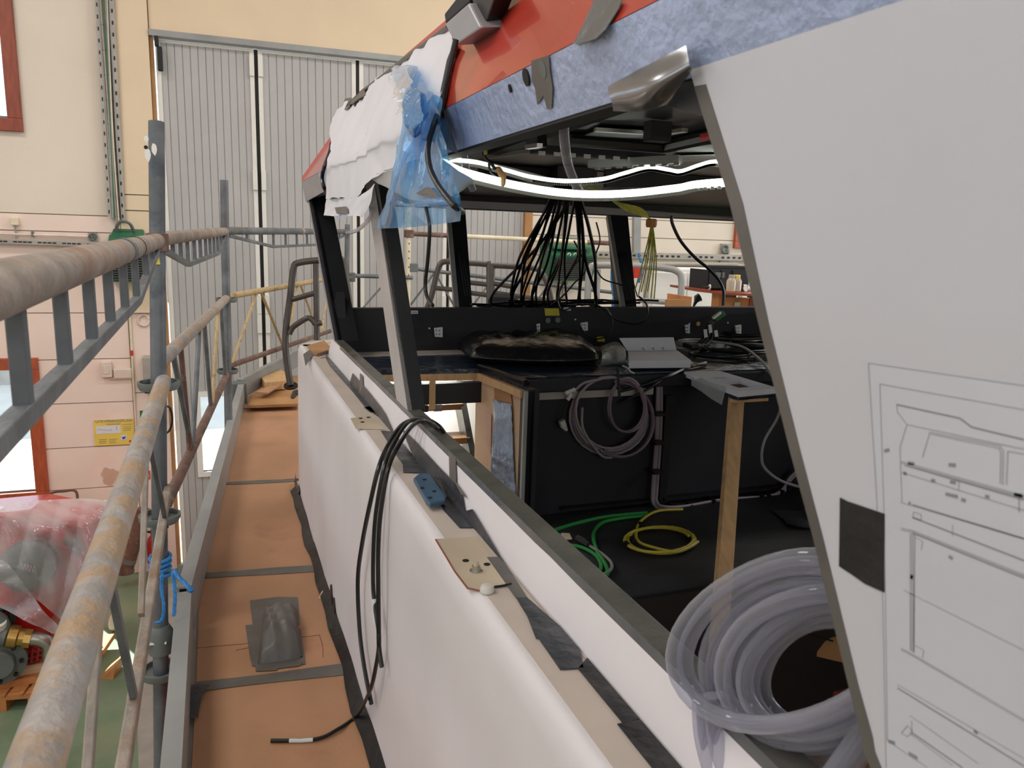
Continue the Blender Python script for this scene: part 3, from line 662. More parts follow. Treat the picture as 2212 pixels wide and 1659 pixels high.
part(t3, 'diagonal_brace', MB().tube([at3(-.95), Dp(822, 622, 7.9), Dp(838, 606, 7.95)], .010, 8), 'galv', smooth=40)
# toe boards along the edge of the boards
def toeboard(label, A, B, w=.045, h=.15, extra=None):
    t = thing('toe_board', label, 'toe board', (np.array(A)+np.array(B))/2-np.array([0, 0, h]))
    d = nrm(np.array(B)-np.array(A)); s = np.array([d[1], -d[0], 0]); A = np.array(A); B = np.array(B); z = np.array([0, 0, h])
    q = MB(); e = np.array([0, 0, .0085]); q.hexa([A-z, A+s*w*.15-z, B+s*w*.15-z, B-z], [A-e, A+s*w*.15-e, B+s*w*.15-e, B-e]); q.hexa([A+np.array([0, 0, -.008]), A+s*w+np.array([0, 0, -.008]), B+s*w+np.array([0, 0, -.008]), B+np.array([0, 0, -.008])], [A, A+s*w, B+s*w, B])
    part(t, 'channel', q, 'steel_grey')
    q = MB(); q.hexa([A+s*w*.85-z, A+s*w-z, B+s*w-z, B+s*w*.85-z], [A+s*w*.85-e, A+s*w-e, B+s*w-e, B+s*w*.85-e]); part(t, 'inner_flange', q, 'steel_grey')
    return t
tb = toeboard('near grey steel toe board along the edge of the brown walkway boards', (-.160, .9, -1.2), (-.166, 2.60, -1.2))
tb = toeboard('middle grey steel toe board beside the far half of the brown walkway', (-.166, 2.62, -1.19), (.12, 6.2, -1.19))
part(tb, 'end_hook', MB().prism([Dp(x, y, 2.78) for x, y in ((384, 1222), (410, 1222), (404, 1262), (386, 1280))], (.0, .012, 0)), 'cast_grey')
tb = toeboard('far grey steel toe board turning across the bow', (.11, 6.25, -1.17), (.93, 8.0, -1.1))
c = np.array([.12, 6.2, -1.2]); part(tb, 'corner_clip', MB().box(c+np.array([-.05, -.06, -.16]), c+np.array([.06, .05, .02])), 'cast_grey', bevel=.01)
# blue rope on the nearest post
rp = thing('blue_rope', 'blue braided rope knotted round the nearest scaffold post above the toe board', 'rope', at1(-1.35))
for k in range(4):
    c = at1(-1.085-.02*k); part(rp, 'turn', MB().tube([c+np.array([.031*math.cos(t), .031*math.sin(t), .006*math.sin(t+k)]) for t in np.linspace(0, 6.283, 15)[:-1]], .0065, 6, closed=True), 'rope', smooth=50)
def twist(P, r):
    P = spl(P, 10); q = MB()
    for ph in (0, 2.09, 4.19):
        L = 0; Q = []
        for i, p in enumerate(P):
            if i: L += np.linalg.norm(P[i]-P[i-1])
            a = ph+L*330; Q.append(p+np.array([math.cos(a), .3*math.sin(a), .6*math.sin(a)])*r*.55)
        q.tube(Q, r*.62, 5)
    return q
part(rp, 'tail', twist([Dp(376, 1232, 2.38), Dp(386, 1246, 2.35), Dp(398, 1258, 2.33), Dp(411, 1272, 2.31)], .0065), 'rope', smooth=60)
part(rp, 'left_strand', twist([Dp(351, 1240, 2.4), Dp(349, 1270, 2.39), Dp(354, 1310, 2.38), Dp(350, 1340, 2.38), Dp(338, 1345, 2.38)], .0055), 'rope', smooth=60)
part(rp, 'right_strand', twist([Dp(373, 1236, 2.39), Dp(377, 1262, 2.38), Dp(378, 1295, 2.37), Dp(376, 1330, 2.36)], .006), 'rope', smooth=60)
part(rp, 'frayed_end', MB().tube([Dp(407, 1268, 2.31), Dp(413, 1276, 2.31), Dp(412, 1280, 2.31)], [.008, .011, .004], 6), 'rope', smooth=60)
c = at1(-1.42); part(t1, 'swivel_clamp', MB().lathe(at1(-1.36), (0, 0, 1), [(.026, -.05), (.04, -.045), (.04, .03), (.03, .05)], 10), 'cast_grey', smooth=40)
part(t1, 'clamp_bolt', MB().cyl(at1(-1.36)+np.array([-.07, -.02, 0]), at1(-1.36)+np.array([.02, -.03, 0]), .009, 8), 'steel_bright')

# ================================================================ GREY FLOOR SHEET, PALLETS, ENGINE, PALLET TRUCK (lower left)
q = MB().prism([Zp(x, y, FLOOR+.004) for x, y in ((318, 1262), (420, 1262), (420, 1690), (300, 1690), (296, 1530), (318, 1440))], (0, 0, .006)); 
solo('floor_sheet', q, 'box_grey', 'large pale grey sheet lying on the green floor behind the near post', 'sheet')
def pallet(base, ang, label, L=1.2, Wd=.8, m='orange_wood'):
    t = thing('pallet', label, 'pallet', base); c, s = math.cos(ang), math.sin(ang); base = np.array(base)
    X = lambda x, y, z: base+np.array([x*c-y*s, x*s+y*c, z])
    def bx(nm, x0, x1, y0, y1, z0, z1): part(t, nm, MB().hexa([X(x0, y0, z0), X(x1, y0, z0), X(x1, y1, z0), X(x0, y1, z0)], [X(x0, y0, z1), X(x1, y0, z1), X(x1, y1, z1), X(x0, y1, z1)]), m)
    for k in range(5): y = Wd*k/4.0; bx('deck_board', 0, L, y*.86-.0, y*.86+.11, .122, .144)
    for x in (0, L/2-.07, L-.145): bx('stringer_board', x, x+.145, 0, Wd, .1, .122)
    for x in (0, L/2-.07, L-.145):
        for y in (0, Wd/2-.05, Wd-.1): bx('block', x, x+.145, y, y+.1, .022, .1)
    for y in (0, Wd/2-.05, Wd-.1): bx('bottom_board', 0, L, y, y+.1, 0, .022)
    return t
pb = Zp(62, 1560, FLOOR); 
pallet(Zp(90, 1530, FLOOR), 1.42, 'orange-brown wooden pallet under the red engine, its end facing the scaffold', .95, .62)
pb = Zp(-60, 1470, FLOOR)
q = MB().prism([Zp(x, y, FLOOR+.2) for x, y in ((-60, 1478), (95, 1452), (205, 1368), (-60, 1368))], (0, 0, .06)); o = solo('load_board', q, 'ply', 'pale plywood board lying across the pallet under the red engine', 'board', bevel=.004)
part(o, 'bearer', MB().prism([Zp(x, y, FLOOR+.14) for x, y in ((-60, 1500), (80, 1475), (100, 1460), (-60, 1470))], (0, 0, .06)), 'orange_wood')
# engine
EY = 7.05
eb = Yp(40, 1450, EY)
en = thing('red_engine', 'red marine engine with brass fitting and grey housing, wrapped at the top in clear plastic', 'engine', (eb[0], EY+.3, FLOOR+.26))
E = lambda x, y, dy=0.: Yp(x, y, EY+dy)
q = MB().prism([E(x, y) for x, y in ((-90, 1330), (20, 1318), (70, 1330), (108, 1352), (113, 1385), (104, 1415), (84, 1432), (66, 1462), (35, 1478), (-90, 1490))], (.05, .62, 0)); part(en, 'gearbox_casing', q, 'engine_red', bevel=.02)
for k in range(4):
    q = MB().beam(E(45+13*k, 1408-3*k, -.012), E(42+13*k, 1446-7*k, -.012), .02, .035, (0, 1, 0)); part(en, 'rib', q, 'engine_red', bevel=.004)
for k in range(3): q = MB().beam(E(30, 1415+12*k, -.01), E(92, 1402+10*k, -.01), .012, .03, (0, 1, 0)); part(en, 'rib', q, 'engine_red', bevel=.004)
c = E(0, 1425, -.14); part(en, 'output_flange', MB().lathe(c, (.1, -1, 0), [(.10, -.25), (.12, -.02), (.20, 0), (.20, .05), (.12, .055), (.11, .12), (.05, .12)], 24), 'cast_grey', smooth=35)
for k in range(8):
    a = k*.785; p = c+np.array([.165*math.cos(a), -.055, .165*math.sin(a)]); part(en, 'bolt', MB().cyl(p, p+np.array([.002, -.02, 0]), .018, 6), 'rubber')
part(en, 'manifold', MB().tube(spl([E(-60, 1345, -.12), E(-10, 1342, -.12), E(0, 1368, -.14)], 5), .085, 14), 'cast_grey', smooth=40)
p = E(14, 1374, -.15); d = nrm(E(76, 1380, -.15)-p)
part(en, 'pipe_body', MB().lathe(p-d*.1, d, [(.07, 0), (.085, .01), (.085, .1), (.07, .11)], 18), 'cast_grey', smooth=35)
part(en, 'brass_coupling', MB().lathe(p+d*.01, d, [(.065, 0), (.095, .005), (.095, .07), (.075, .08), (.075, .12)], 16), 'brass', smooth=35)
part(en, 'union_nut', MB().lathe(p+d*.13, d, [(.06, 0), (.08, 0), (.08, .05), (.06, .05)], 8), 'brass')
part(en, 'elbow', MB().tube(spl([p+d*.18, p+d*.24, p+d*.30+np.array([0, 0, -.03]), p+d*.31+np.array([0, 0, -.10]), p+d*.31+np.array([0, 0, -.17])], 5), [.055]*15+[.06]*6, 16), 'steel_bright', smooth=40)
part(en, 'open_port', MB().lathe(p-d*.05+np.array([0, 0, .06]), (0, -.3, 1), [(.05, 0), (.065, .01), (.065, .07), (.05, .07)], 16), 'nylon', smooth=35)
part(en, 'hose', cable([E(-5, 1318, -.06), E(20, 1316, -.08), E(26, 1335, -.09), E(18, 1358, -.09), E(14, 1366, -.05)], .027, 10), 'cable_black', smooth=40)
c = E(8, 1200, .2)
part(en, 'alternator_housing', MB().lathe(E(62, 1222, .0), (.25, -1, .3), [(.06, -.3), (.2, -.28), (.22, -.05), (.2, .03), (.12, .06)], 18), 'cast_grey', smooth=35)
q = MB()
for r in range(2):
    for k in range(5): p = E(47+7*k+3*r, 1219+8*r+2*k, -.09); q.box(p-np.array([.006, .01, .012]), p+np.array([.006, .005, .012]))
stuff(part(en, 'vent_slot', q, 'box_grey'))
q = MB().prism([E(x, y, .25) for x, y in ((-90, 1120), (60, 1105), (190, 1130), (205, 1180), (160, 1300), (95, 1345), (-90, 1345))], (.1, .5, 0)); part(en, 'engine_block', q, 'red_gloss', bevel=.05)
part(en, 'air_intake', MB().tube(spl([E(70, 1140, .15), E(110, 1150, .1), E(150, 1175, .1)], 5), .07, 12), 'engine_red', smooth=40)
part(en, 'dark_pipe', MB().tube(spl([E(130, 1165, .1), E(158, 1170, .05), E(168, 1195, .05)], 5), .05, 12), 'rust_tube', smooth=40)
q = MB().prism([E(x, y, -.03) for x, y in ((102, 1390), (112, 1378), (112, 1440), (100, 1450))], (.02, .03, 0)); part(en, 'guard_plate', q, 'nylon')
rows = [[(-60, 1098), (20, 1085), (100, 1080), (175, 1077), (238, 1081)], [(-60, 1112), (10, 1122), (95, 1130), (165, 1120), (228, 1118)], [(-60, 1150), (30, 1168), (95, 1165), (160, 1160), (214, 1162)], [(-60, 1200), (35, 1215), (100, 1212), (160, 1205), (204, 1215)], [(-60, 1235), (20, 1235), (90, 1255), (150, 1270), (190, 1285)], [(-60, 1262), (15, 1262), (80, 1300), (130, 1340), (160, 1368)]]
dy = [.2, -.12, -.2, -.25, -.28, -.22]
G = sheet([[E(x, y, dy[i]) for x, y in r] for i, r in enumerate(rows)], 14, .05, (.2, -1, .3), 3.2, 3)
pw = solo('plastic_wrap', MB().grid(G), 'clear', 'crumpled clear plastic sheeting draped over the red engine', 'plastic sheet', smooth=50)
rows = [[(-60, 1225), (-20, 1215), (5, 1210), (30, 1232)], [(-60, 1258), (10, 1256), (60, 1290), (92, 1318)], [(-60, 1275), (40, 1318), (100, 1360), (148, 1372)], [(-50, 1285), (45, 1335), (105, 1365), (150, 1376)]]
G = sheet([[E(x, y, -.32-.03*i) for x, y in r] for i, r in enumerate(rows)], 12, .04, (.2, -1, .3), 4, 9)
part(pw, 'hanging_fold', MB().grid(G), 'clear', smooth=50)
G = sheet([[E(x, y, .1) for x, y in r] for r in (((185, 1290), (212, 1240), (222, 1180)), ((150, 1360), (190, 1300), (205, 1215)), ((140, 1390), (160, 1345), (176, 1320)))], 9, .03, (0, -1, .2), 4, 5)
part(pw, 'side_fold', MB().grid(G), 'clear', smooth=50)
# trolley bar behind the engine
a = [Dp(x, y, 8.3) for x, y in ((100, 1105), (104, 1072), (118, 1063), (140, 1061), (158, 1059), (166, 1066), (168, 1090))]
tr = thing('trolley', 'brown tubular trolley handle standing behind the plastic-covered engine', 'trolley', zc(a[3], FLOOR))
part(tr, 'handle', cable(a, .014, 8, 6), 'rust_tube', smooth=40)
for p in (a[0], a[-1]): part(tr, 'upright', MB().cyl(p, zc(p, FLOOR+.15), .014, 8), 'rust_tube', smooth=40)
part(tr, 'platform', MB().box(zc(a[0], FLOOR+.13)+np.array([-.03, -.25, 0]), zc(a[-1], FLOOR+.16)+np.array([.03, .2, 0])), 'orange_wood', bevel=.005)
# pallet truck
PD = 7.15
pt = thing('pallet_truck', 'pallet truck with black loop handle beside the red engine', 'pallet truck', zc(Dp(165, 1540, 7.0), FLOOR))
g = lambda x, y, d=PD: Dp(x, y, d)
part(pt, 'tiller_bar', MB().beam(g(158, 1250), g(152, 1480), .045, .03, (0, 1, 0)), 'cable_black', bevel=.006)
part(pt, 'loop_handle', cable([g(160, 1246), g(167, 1238), g(173, 1246), g(172, 1268), g(164, 1300)], .016, 8, 5), 'cable_black', smooth=40)
part(pt, 'loop_handle', cable([g(163, 1238), g(150, 1247), g(138, 1262), g(132, 1285), g(135, 1305), g(158, 1322)], .016, 8, 5), 'cable_black', smooth=40)
part(pt, 'lever', MB().beam(g(166, 1268, PD-.03), g(167, 1280, PD-.03), .03, .02, (0, 1, 0)), 'yellow_label')
c = zc(g(168, 1530, 7.0), FLOOR+.1)
for dx in (-.07, .07): part(pt, 'wheel', MB().lathe(c+np.array([dx, 0, 0]), (1, -.2, 0), [(.03, -.03), (.1, -.03), (.1, .03), (.03, .03)], 20), 'nylon', smooth=35)
part(pt, 'pump', MB().cyl(c+np.array([0, 0, .02]), c+np.array([0, .02, .42]), .045, 12), 'cast_grey', smooth=35)
q = MB().tube([c+np.array([.055*math.cos(t), .055*math.sin(t), .18+.0042*k]) for k, t in enumerate(np.linspace(0, 44, 60))], .009, 5); part(pt, 'spring', q, 'cast_grey', smooth=40)
for s in (-.17, .17):
    part(pt, 'fork', MB().beam(c+np.array([s*.9, .12, .0]), c+np.array([s*.9+.06, .42, .0]), .15, .05), 'orange_wood', bevel=.008)
q = MB().prism([g(x, y, 6.85) for x, y in ((210, 1470), (250, 1438), (240, 1500), (222, 1512))], (.05, .2, 0)); part(pt, 'frame_cover', q, 'orange_wood', bevel=.006)
q = MB().lathe(zc(g(252, 1370, 7.7), FLOOR+.09), (1, -.4, 0), [(.03, -.03), (.085, -.03), (.09, 0), (.085, .03), (.03, .03)], 18); solo('castor_wheel', q, 'nylon', 'white castor wheel on the floor right of the pallet truck', 'wheel', smooth=35)
q = MB().prism([Zp(x, y, FLOOR+.003) for x, y in ((340, 1470), (420, 1476), (420, 1479), (340, 1473))], (0, 0, .01)); solo('floor_cable', q, 'cable_black', 'dark cable across the grey floor sheet behind the near post', 'cable')

# ================================================================ THE BOAT: side deck, coaming and wheelhouse
ZL, XC, XT = -.565, .36, .452            # ledge height, crease, foot of the wheelhouse wall
XS, ZS = .478, -.488                     # outer edge of the window sill
YF = 4.08                                # front of the coaming
XR = 3.15                                # starboard side of the wheelhouse
boat = thing('boat', 'fire-red work boat under construction with white-covered coaming and open black wheelhouse', 'boat', (1.7, 1.5, FLOOR))
# hull and deck
q = MB(); hl = [(-.125, -1.2), (-.125, 2.4), (-.12, 3.1), (-.05, 4.2), (.125, 6.05), (.45, 7.1), (1.0, 7.5), (1.9, 7.6), (2.8, 7.1), (3.5, 5.0), (3.6, 2.0), (3.6, -1.2)]
part(boat, 'side_deck', q.prism([(x, y, -1.42) for x, y in ((-.125, -1.2), (-.125, 2.4), (-.12, 3.1), (-.066, 4.0), (.47, 4.0), (.47, -1.2))], (0, 0, .055)), 'box_grey')
part(boat, 'side_deck', MB().prism([(x, y, -1.42) for x, y in ((3.2, -1.2), (3.2, 4.0), (3.54, 4.0), (3.6, 2.0), (3.6, -1.2))], (0, 0, .055)), 'box_grey')
part(boat, 'foredeck', MB().prism([(x, y, -1.42) for x, y in ((-.066, 4.03), (-.05, 4.2), (.125, 6.05), (.45, 7.1), (1.0, 7.5), (1.9, 7.6), (2.8, 7.1), (3.5, 5.0), (3.54, 4.03))], (0, 0, .055)), 'box_grey')
q = MB(); cx_, cy_ = 1.7, 2.2
G = [[np.array([cx_+(x-cx_)*s, cy_+(y-cy_)*s if y > 2 else y, z]) for x, y in hl] for z, s in ((-1.42, 1), (-2.1, .93), (-2.8, .75), (-3.25, .35))]
part(boat, 'hull', q.grid(G, thick=(0, .0, -.02)), 'red_gloss', smooth=30)
q = MB().box((1.5, -1, FLOOR), (1.9, 6, -3.1)); part(boat, 'keel_block', q, 'orange_wood')
rr = spl([(x, y, -1.40) for x, y in hl[:7]], 5)
k1 = [p for p in rr if p[1] < 2.95]; k2 = [p for p in rr if p[1] >= 2.9]
part(boat, 'rubbing_rail', MB().tube(k1, .032, 12), 'black_gloss', smooth=40, label='black rubbing rail'); part(boat, 'bulwark_rail', MB().tube(k2, .032, 12), 'red_gloss', smooth=40, label='red bulwark rail')
p = np.array([-.121, 2.98, -1.385]); part(boat, 'yellow_tape_band', MB().cyl(p-np.array([0, .06, 0]), p+np.array([0, .06, 0]), .034, 14), 'yellow_label', smooth=40)
p = np.array([-.117, 2.18, -1.372]); part(boat, 'tape_patch', sheetm := MB().grid(sheet([[p+np.array([-.03, -.09, .03]), p+np.array([-.025, .0, .037]), p+np.array([-.03, .1, .03])], [p+np.array([.02, -.09, .03]), p+np.array([.03, 0, .03]), p+np.array([.05, .06, .025])]], 4, .004, (0, 0, 1), 30)), 'tape_dark', smooth=40)

# walkway boards taped together
deckc = thing('deck_covering', 'brown protective boards taped together along the side deck', 'floor covering', (.12, 3, -1.365))
def Zb(x, y): return Zp(x, y, -1.352)
seams = [((412, 1700), (815, 1700)), ((424, 1482), (752, 1443)), ((432, 1243), (694, 1226)), ((470, 1045), (640, 1037)), ((525, 880), (640, 874))]
for i in range(4):
    (a, b), (c, d) = seams[i], seams[i+1]; A, B, Cc, D = Zb(*a), Zb(*b), Zb(*c), Zb(*d)
    B[0] = .352; D[0] = .352
    if i == 3: B[0] = 1.0; D[0] = 1.0
    if i == 0: s_ = (A-Cc)/(A[1]-Cc[1]); A = Cc+s_*(.3-Cc[1]); B = np.array([.352, .3, -1.352])
    q = MB().prism([A+np.array([0, .003, 0]), B+np.array([0, .003, 0]), D-np.array([0, .003, 0]), Cc-np.array([0, .003, 0])], (0, 0, -.008)); part(deckc, 'board', q, 'board')
    if i < 4:
        w_ = .036 if i < 2 else .03; Z_ = np.array([0, 0, .0015]); n = 9; G = [[], []]
        for k in range(n):
            t = k/(n-1); p = Cc+(D-Cc)*t; j = .004*math.sin(5*t+i)
            G[0].append(p+np.array([0, -w_+j, .0015])); G[1].append(p+np.array([0, w_*.6-j, .0015]))
        part(deckc, 'tape_strip', MB().grid(G, thick=(0, 0, .0008)), 'tape_grey')
# forward boards beyond the step
q = MB().prism([Zp(x, y, -1.30) for x, y in ((535, 876), (645, 872), (645, 838), (548, 848))], (0, 0, -.02)); part(deckc, 'step_board', q, 'cardboard')
q = MB().prism([Zp(x, y, -1.345) for x, y in ((520, 882), (645, 876), (660, 810), (560, 815))], (0, 0, -.01)); part(deckc, 'board', q, 'board')
q = MB().prism([Zp(x, y, -1.25) for x, y in ((553, 847), (578, 848), (616, 826), (604, 822))], (0, 0, -.012)); o = solo('loose_board', q, 'board', 'loose strip of brown board lying crosswise at the far end of the walkway', 'board')
q = MB().prism([Zp(x, y, -1.22) for x, y in ((565, 815), (606, 797), (618, 805), (618, 822), (572, 826))], (0, 0, -.07)); solo('wood_offcut', q, 'pine', 'pale wood offcut at the foot of the black boat rail', 'wood block', bevel=.003)
q = MB().prism([Zp(x, y, -1.28) for x, y in ((600, 836), (614, 824), (620, 828), (608, 837))], (0, 0, -.02)); part(deckc, 'red_deck_patch', q, 'red_matt')
q = MB().prism([Zb(x, y)+np.array([0, 0, .003]) for x, y in ((541, 868), (553, 883), (547, 884), (528, 884), (530, 878))], (0, 0, .002)); part(deckc, 'tape_patch', q, 'tape_grey')
q = MB().tube(spl([Zb(632, 877)+np.array([0, 0, .03]), Zb(636, 868)+np.array([0, 0, .06]), Zb(648, 862)+np.array([0, 0, .05])], 4), [.02]*5+[.03]*4, 10); part(deckc, 'black_scrap', q, 'tape_black', smooth=40)
for pts in (((510, 1405), (640, 1378), (690, 1372)), ((690, 1372), (697, 1395), (698, 1420)), ((425, 1400), (560, 1388))):
    q = MB()
    for a, b in zip(pts[:-1], pts[1:]): q.beam(Zb(*a)+np.array([0, 0, .0005]), Zb(*b)+np.array([0, 0, .0005]), .002, .001)
    part(deckc, 'board_joint', q, 'red_wood')
# taped lump
tl = thing('taped_bundle', 'lump wrapped in grey duct tape stuck to the brown board', 'bundle', Zb(598, 1375))
for i, pl_ in enumerate((((540, 1300), (640, 1288), (646, 1320), (655, 1390), (660, 1435), (610, 1443), (552, 1450), (550, 1440), (543, 1400))), ):
    pass
for i, pl_ in enumerate((((540, 1298), (600, 1290), (643, 1291), (648, 1350), (560, 1380), (546, 1352)), ((530, 1352), (600, 1345), (650, 1360), (655, 1400), (660, 1436), (600, 1442), (545, 1440), (540, 1420)), ((551, 1436), (655, 1432), (648, 1440), (600, 1446), (598, 1450), (553, 1452)))):
    part(tl, 'tape_patch', MB().prism([Zb(x, y)+np.array([0, 0, .001+.001*i]) for x, y in pl_], (0, 0, .001)), 'tape_grey')
cx0, cy0 = Zb(605, 1372)[:2]; nx, ny = 18, 26; G = []
for j in range(ny):
    row = []; v = j/(ny-1)*2-1
    for i in range(nx):
        u = i/(nx-1)*2-1; h = max(0, 1-abs(u)**3)**.5*max(0, 1-abs(v)**4)**.5
        h = .075*h*(1-.25*v)+.006*math.sin(9*u+4*v)*h+.005*math.sin(13*v+5*u*u)*h
        if v < -.45: h *= 1-.35*max(0, (-.45-v)/.55)
        row.append(np.array([cx0+u*.062*(1-.1*v)+.012*v, cy0+v*.17, -1.349+h]))
    G.append(row)
part(tl, 'wrapped_lump', MB().grid(G), 'tape_grey', smooth=60)
q = MB()
for (x, y) in ((690, 1280), (702, 1310), (688, 1292)): 
    p = Zb(x, y); q.grid(sheet([[p, p+np.array([.012, .02, .012]), p+np.array([.02, .05, .004])], [p+np.array([.012, -.004, .0]), p+np.array([.02, .02, .02]), p+np.array([.03, .045, 0])]], 3))
part(deckc, 'tape_scrap', stuffq := q, 'plaster', smooth=50)['kind'] = 'stuff'

# coaming: swept cover with a rounded front corner
def path(off):                              # plan of the coaming face, offset inboard by off
    P = [np.array([XC-.022*0+off, y]) for y in (-1.2, 0, .8, 1.6, 2.4, 3.2, 3.85)]; r = .22-off*.3; cxx, cyy = XC+off+r, YF-off-r
    P += [np.array([cxx-r*math.cos(t), cyy+r*math.sin(t)]) for t in np.linspace(0, math.pi/2, 8)]+[np.array([x, YF-off]) for x in (1.2, 2.2, 3.3)]
    return P
prof = [(-.012, -1.37), (-.010, -1.2), (-.008, -1.0), (-.004, -.8), (-.001, -.62), (.002, -.585), (.010, -.570), (.024, -.5655)]
G = [[np.array([p[0], p[1], z+(.0)]) for p in path(o)] for o, z in prof]
for row in G:
    for j, p in enumerate(row):
        y = p[1]; z = p[2]; f_ = max(0, min(1, (-z-.6)*2)); p[0] += f_*.003*(math.sin(7*y)+.6*math.sin(17*y+1)+.4*math.sin(29*y))
Gs = [spl(r, 8) for r in G]; part(boat, 'coaming_cover', MB().grid(Gs, thick=(.012, 0, -.004)), 'cover_white', smooth=50, label='white paper-covered coaming side')
G = [[np.array([p[0], p[1], ZL]) for p in path(.022)], [np.array([p[0], p[1], ZL-.0]) for p in path(XT-XC)]]
part(boat, 'ledge', MB().grid([spl(r, 8) for r in G], thick=(0, 0, -.01)), 'ledge', smooth=40, label='cream ledge along the top of the coaming')
part(boat, 'foredeck_ledge', MB().box((.47, 3.5, ZL-.012), (XR, YF-.11, ZL-.002)), 'ledge')
q = MB().prism([Zp(x, y, ZL+.004) for x, y in ((663, 747), (700, 735), (716, 752), (706, 764), (680, 768))], (0, 0, -.002)); part(boat, 'cardboard_patch', q, 'cardboard')
q = MB().prism([Zp(x, y, ZL+.003) for x, y in ((655, 765), (676, 750), (688, 752), (670, 775), (660, 790))], (0, 0, -.002)); part(boat, 'tape_patch', q, 'tape_grey')
q = MB().cyl(Zp(688, 767, ZL+.015), Zp(708, 760, ZL+.015), .008, 10); part(boat, 'stub_pipe', q, 'rust_tube', smooth=40)
# black tape along the foot of the coaming
G = [[], []]
for k in range(30):
    y = .5+k*.124; jj = .005*math.sin(k*1.9)+.003*math.sin(k*5.1)
    if y > YF: break
    G[0].append(np.array([.315+jj-.004*max(0, 3-y)*0, y, -1.348])); G[1].append(np.array([.346+jj*.5, y, -1.315+jj]))
part(boat, 'foot_tape', MB().grid(G, thick=(-.0015, 0, .001)), 'tape_black', smooth=30)
q = MB().grid(sheet([[np.array([.33, 3.85, -1.35]), np.array([.335, 4.0, -1.34]), np.array([.34, 4.12, -1.345])], [np.array([.34, 3.8, -1.29]), np.array([.34, 4.0, -1.27]), np.array([.35, 4.13, -1.3])]], 4, .003)); part(boat, 'foot_tape', q, 'tape_dark', smooth=40)
for (y, h) in ((2.62, .07), (2.55, .05), (1.6, .05)):
    q = MB().prism([(.338, y-.03, -1.33), (.341, y+.05, -1.33), (.345, y+.06, -1.33+h*.7), (.345, y+.02, -1.33+h)], (-.002, 0, 0)); part(boat, 'tape_tab', q, 'tape_black')

# lower wheelhouse wall (white strip), sill, front bulwark
def wall_pt(y, t, o=0.): return np.array([XT+(XS-XT)*t-o, y, ZL+(ZS-ZL)*t])
YA = 3.47                                     # foot of the corner post
q = MB(); q.hexa([(XT, -1.2, ZL-.01), (XT+.03, -1.2, ZL-.01), (XT+.03, YA+.06, ZL-.01), (XT, YA+.06, ZL-.01)], [(XS, -1.2, ZS), (XS+.03, -1.2, ZS), (XS+.03, YA+.06, ZS), (XS, YA+.06, ZS)])
part(boat, 'lower_wall', q, 'cover_white')
q = MB(); q.hexa([(XS-.001, -1.2, ZS-.004), (XS+.036, -1.2, ZS-.004), (XS+.036, YA, ZS-.004), (XS-.001, YA, ZS-.004)], [(XS-.001, -1.2, ZS+.003), (XS+.036, -1.2, ZS+.006), (XS+.036, YA, ZS+.006), (XS-.001, YA, ZS+.003)])
part(boat, 'window_sill', q, 'sill', bevel=.002)
q = MB().box((XS+.031, -1.2, -1.1), (XS+.036, 2.0, ZS)); part(boat, 'inner_lining', q, 'black')
G = [[np.array([XS-.0022-.0*k, -1.2+.16*k, ZS-.012-.003*math.sin(k*1.7)]) for k in range(30)], [np.array([XS-.0014, -1.2+.16*k, ZS+.0045]) for k in range(30)]]
part(boat, 'sill_edge_tape', MB().grid([r[:29] for r in G], thick=(-.001, 0, 0)), 'tape_silver')
# tape along the joint between ledge and wall
LC = 580/1721; LO = (920, 1100)
cr = lambda P: [(LO[0]+x*LC, LO[1]+y*LC) for x, y in P]
ledge_t = [([(703, 772), (716, 772), (735, 790), (775, 828), (800, 850), (832, 890), (858, 928), (862, 935), (846, 935), (818, 905), (792, 884), (758, 842), (728, 808), (712, 790)], 'tape_dark'),
           ([(786, 880), (800, 878), (812, 892), (798, 890)], 'tape_dark'),
           ([(822, 930), (862, 932), (938, 1020), (975, 1065), (945, 1062), (905, 1022), (871, 1021), (870, 1003), (848, 972)], 'tape_dark'),
           ([(948, 1080), (985, 1072)]+cr([(205, 0), (350, 168), (340, 174), (295, 122), (215, 120), (110, 5)]), 'tape_dark'),
           (cr([(390, 310), (440, 312), (470, 330), (650, 568), (575, 570)]), 'tape_grey'),
           (cr([(578, 570), (650, 570), (820, 760), (965, 905), (1010, 1020), (860, 1030), (722, 832), (705, 830), (650, 690)]), 'tape_dark'),
           (cr([(975, 1025), (1005, 960), (1360, 1350), (1265, 1378)]), 'tape_black'),
           (cr([(1226, 1380), (1365, 1356), (1650, 1659), (1660, 1900), (1640, 1900)]), 'tape_black')]
for P, m in ledge_t:
    pp = [Zp(x, y, ZL+.0015) for x, y in P]
    for p in pp: p[0] = XT if p[0] > XT-.012 else p[0]
    part(boat, 'joint_tape', MB().prism(pp, (0, 0, .0012)), m)
wn = nrm(np.cross((0, 1, 0), (XS-XT, 0, ZS-ZL))); wp = np.array([XT-.0025, 0, ZL])
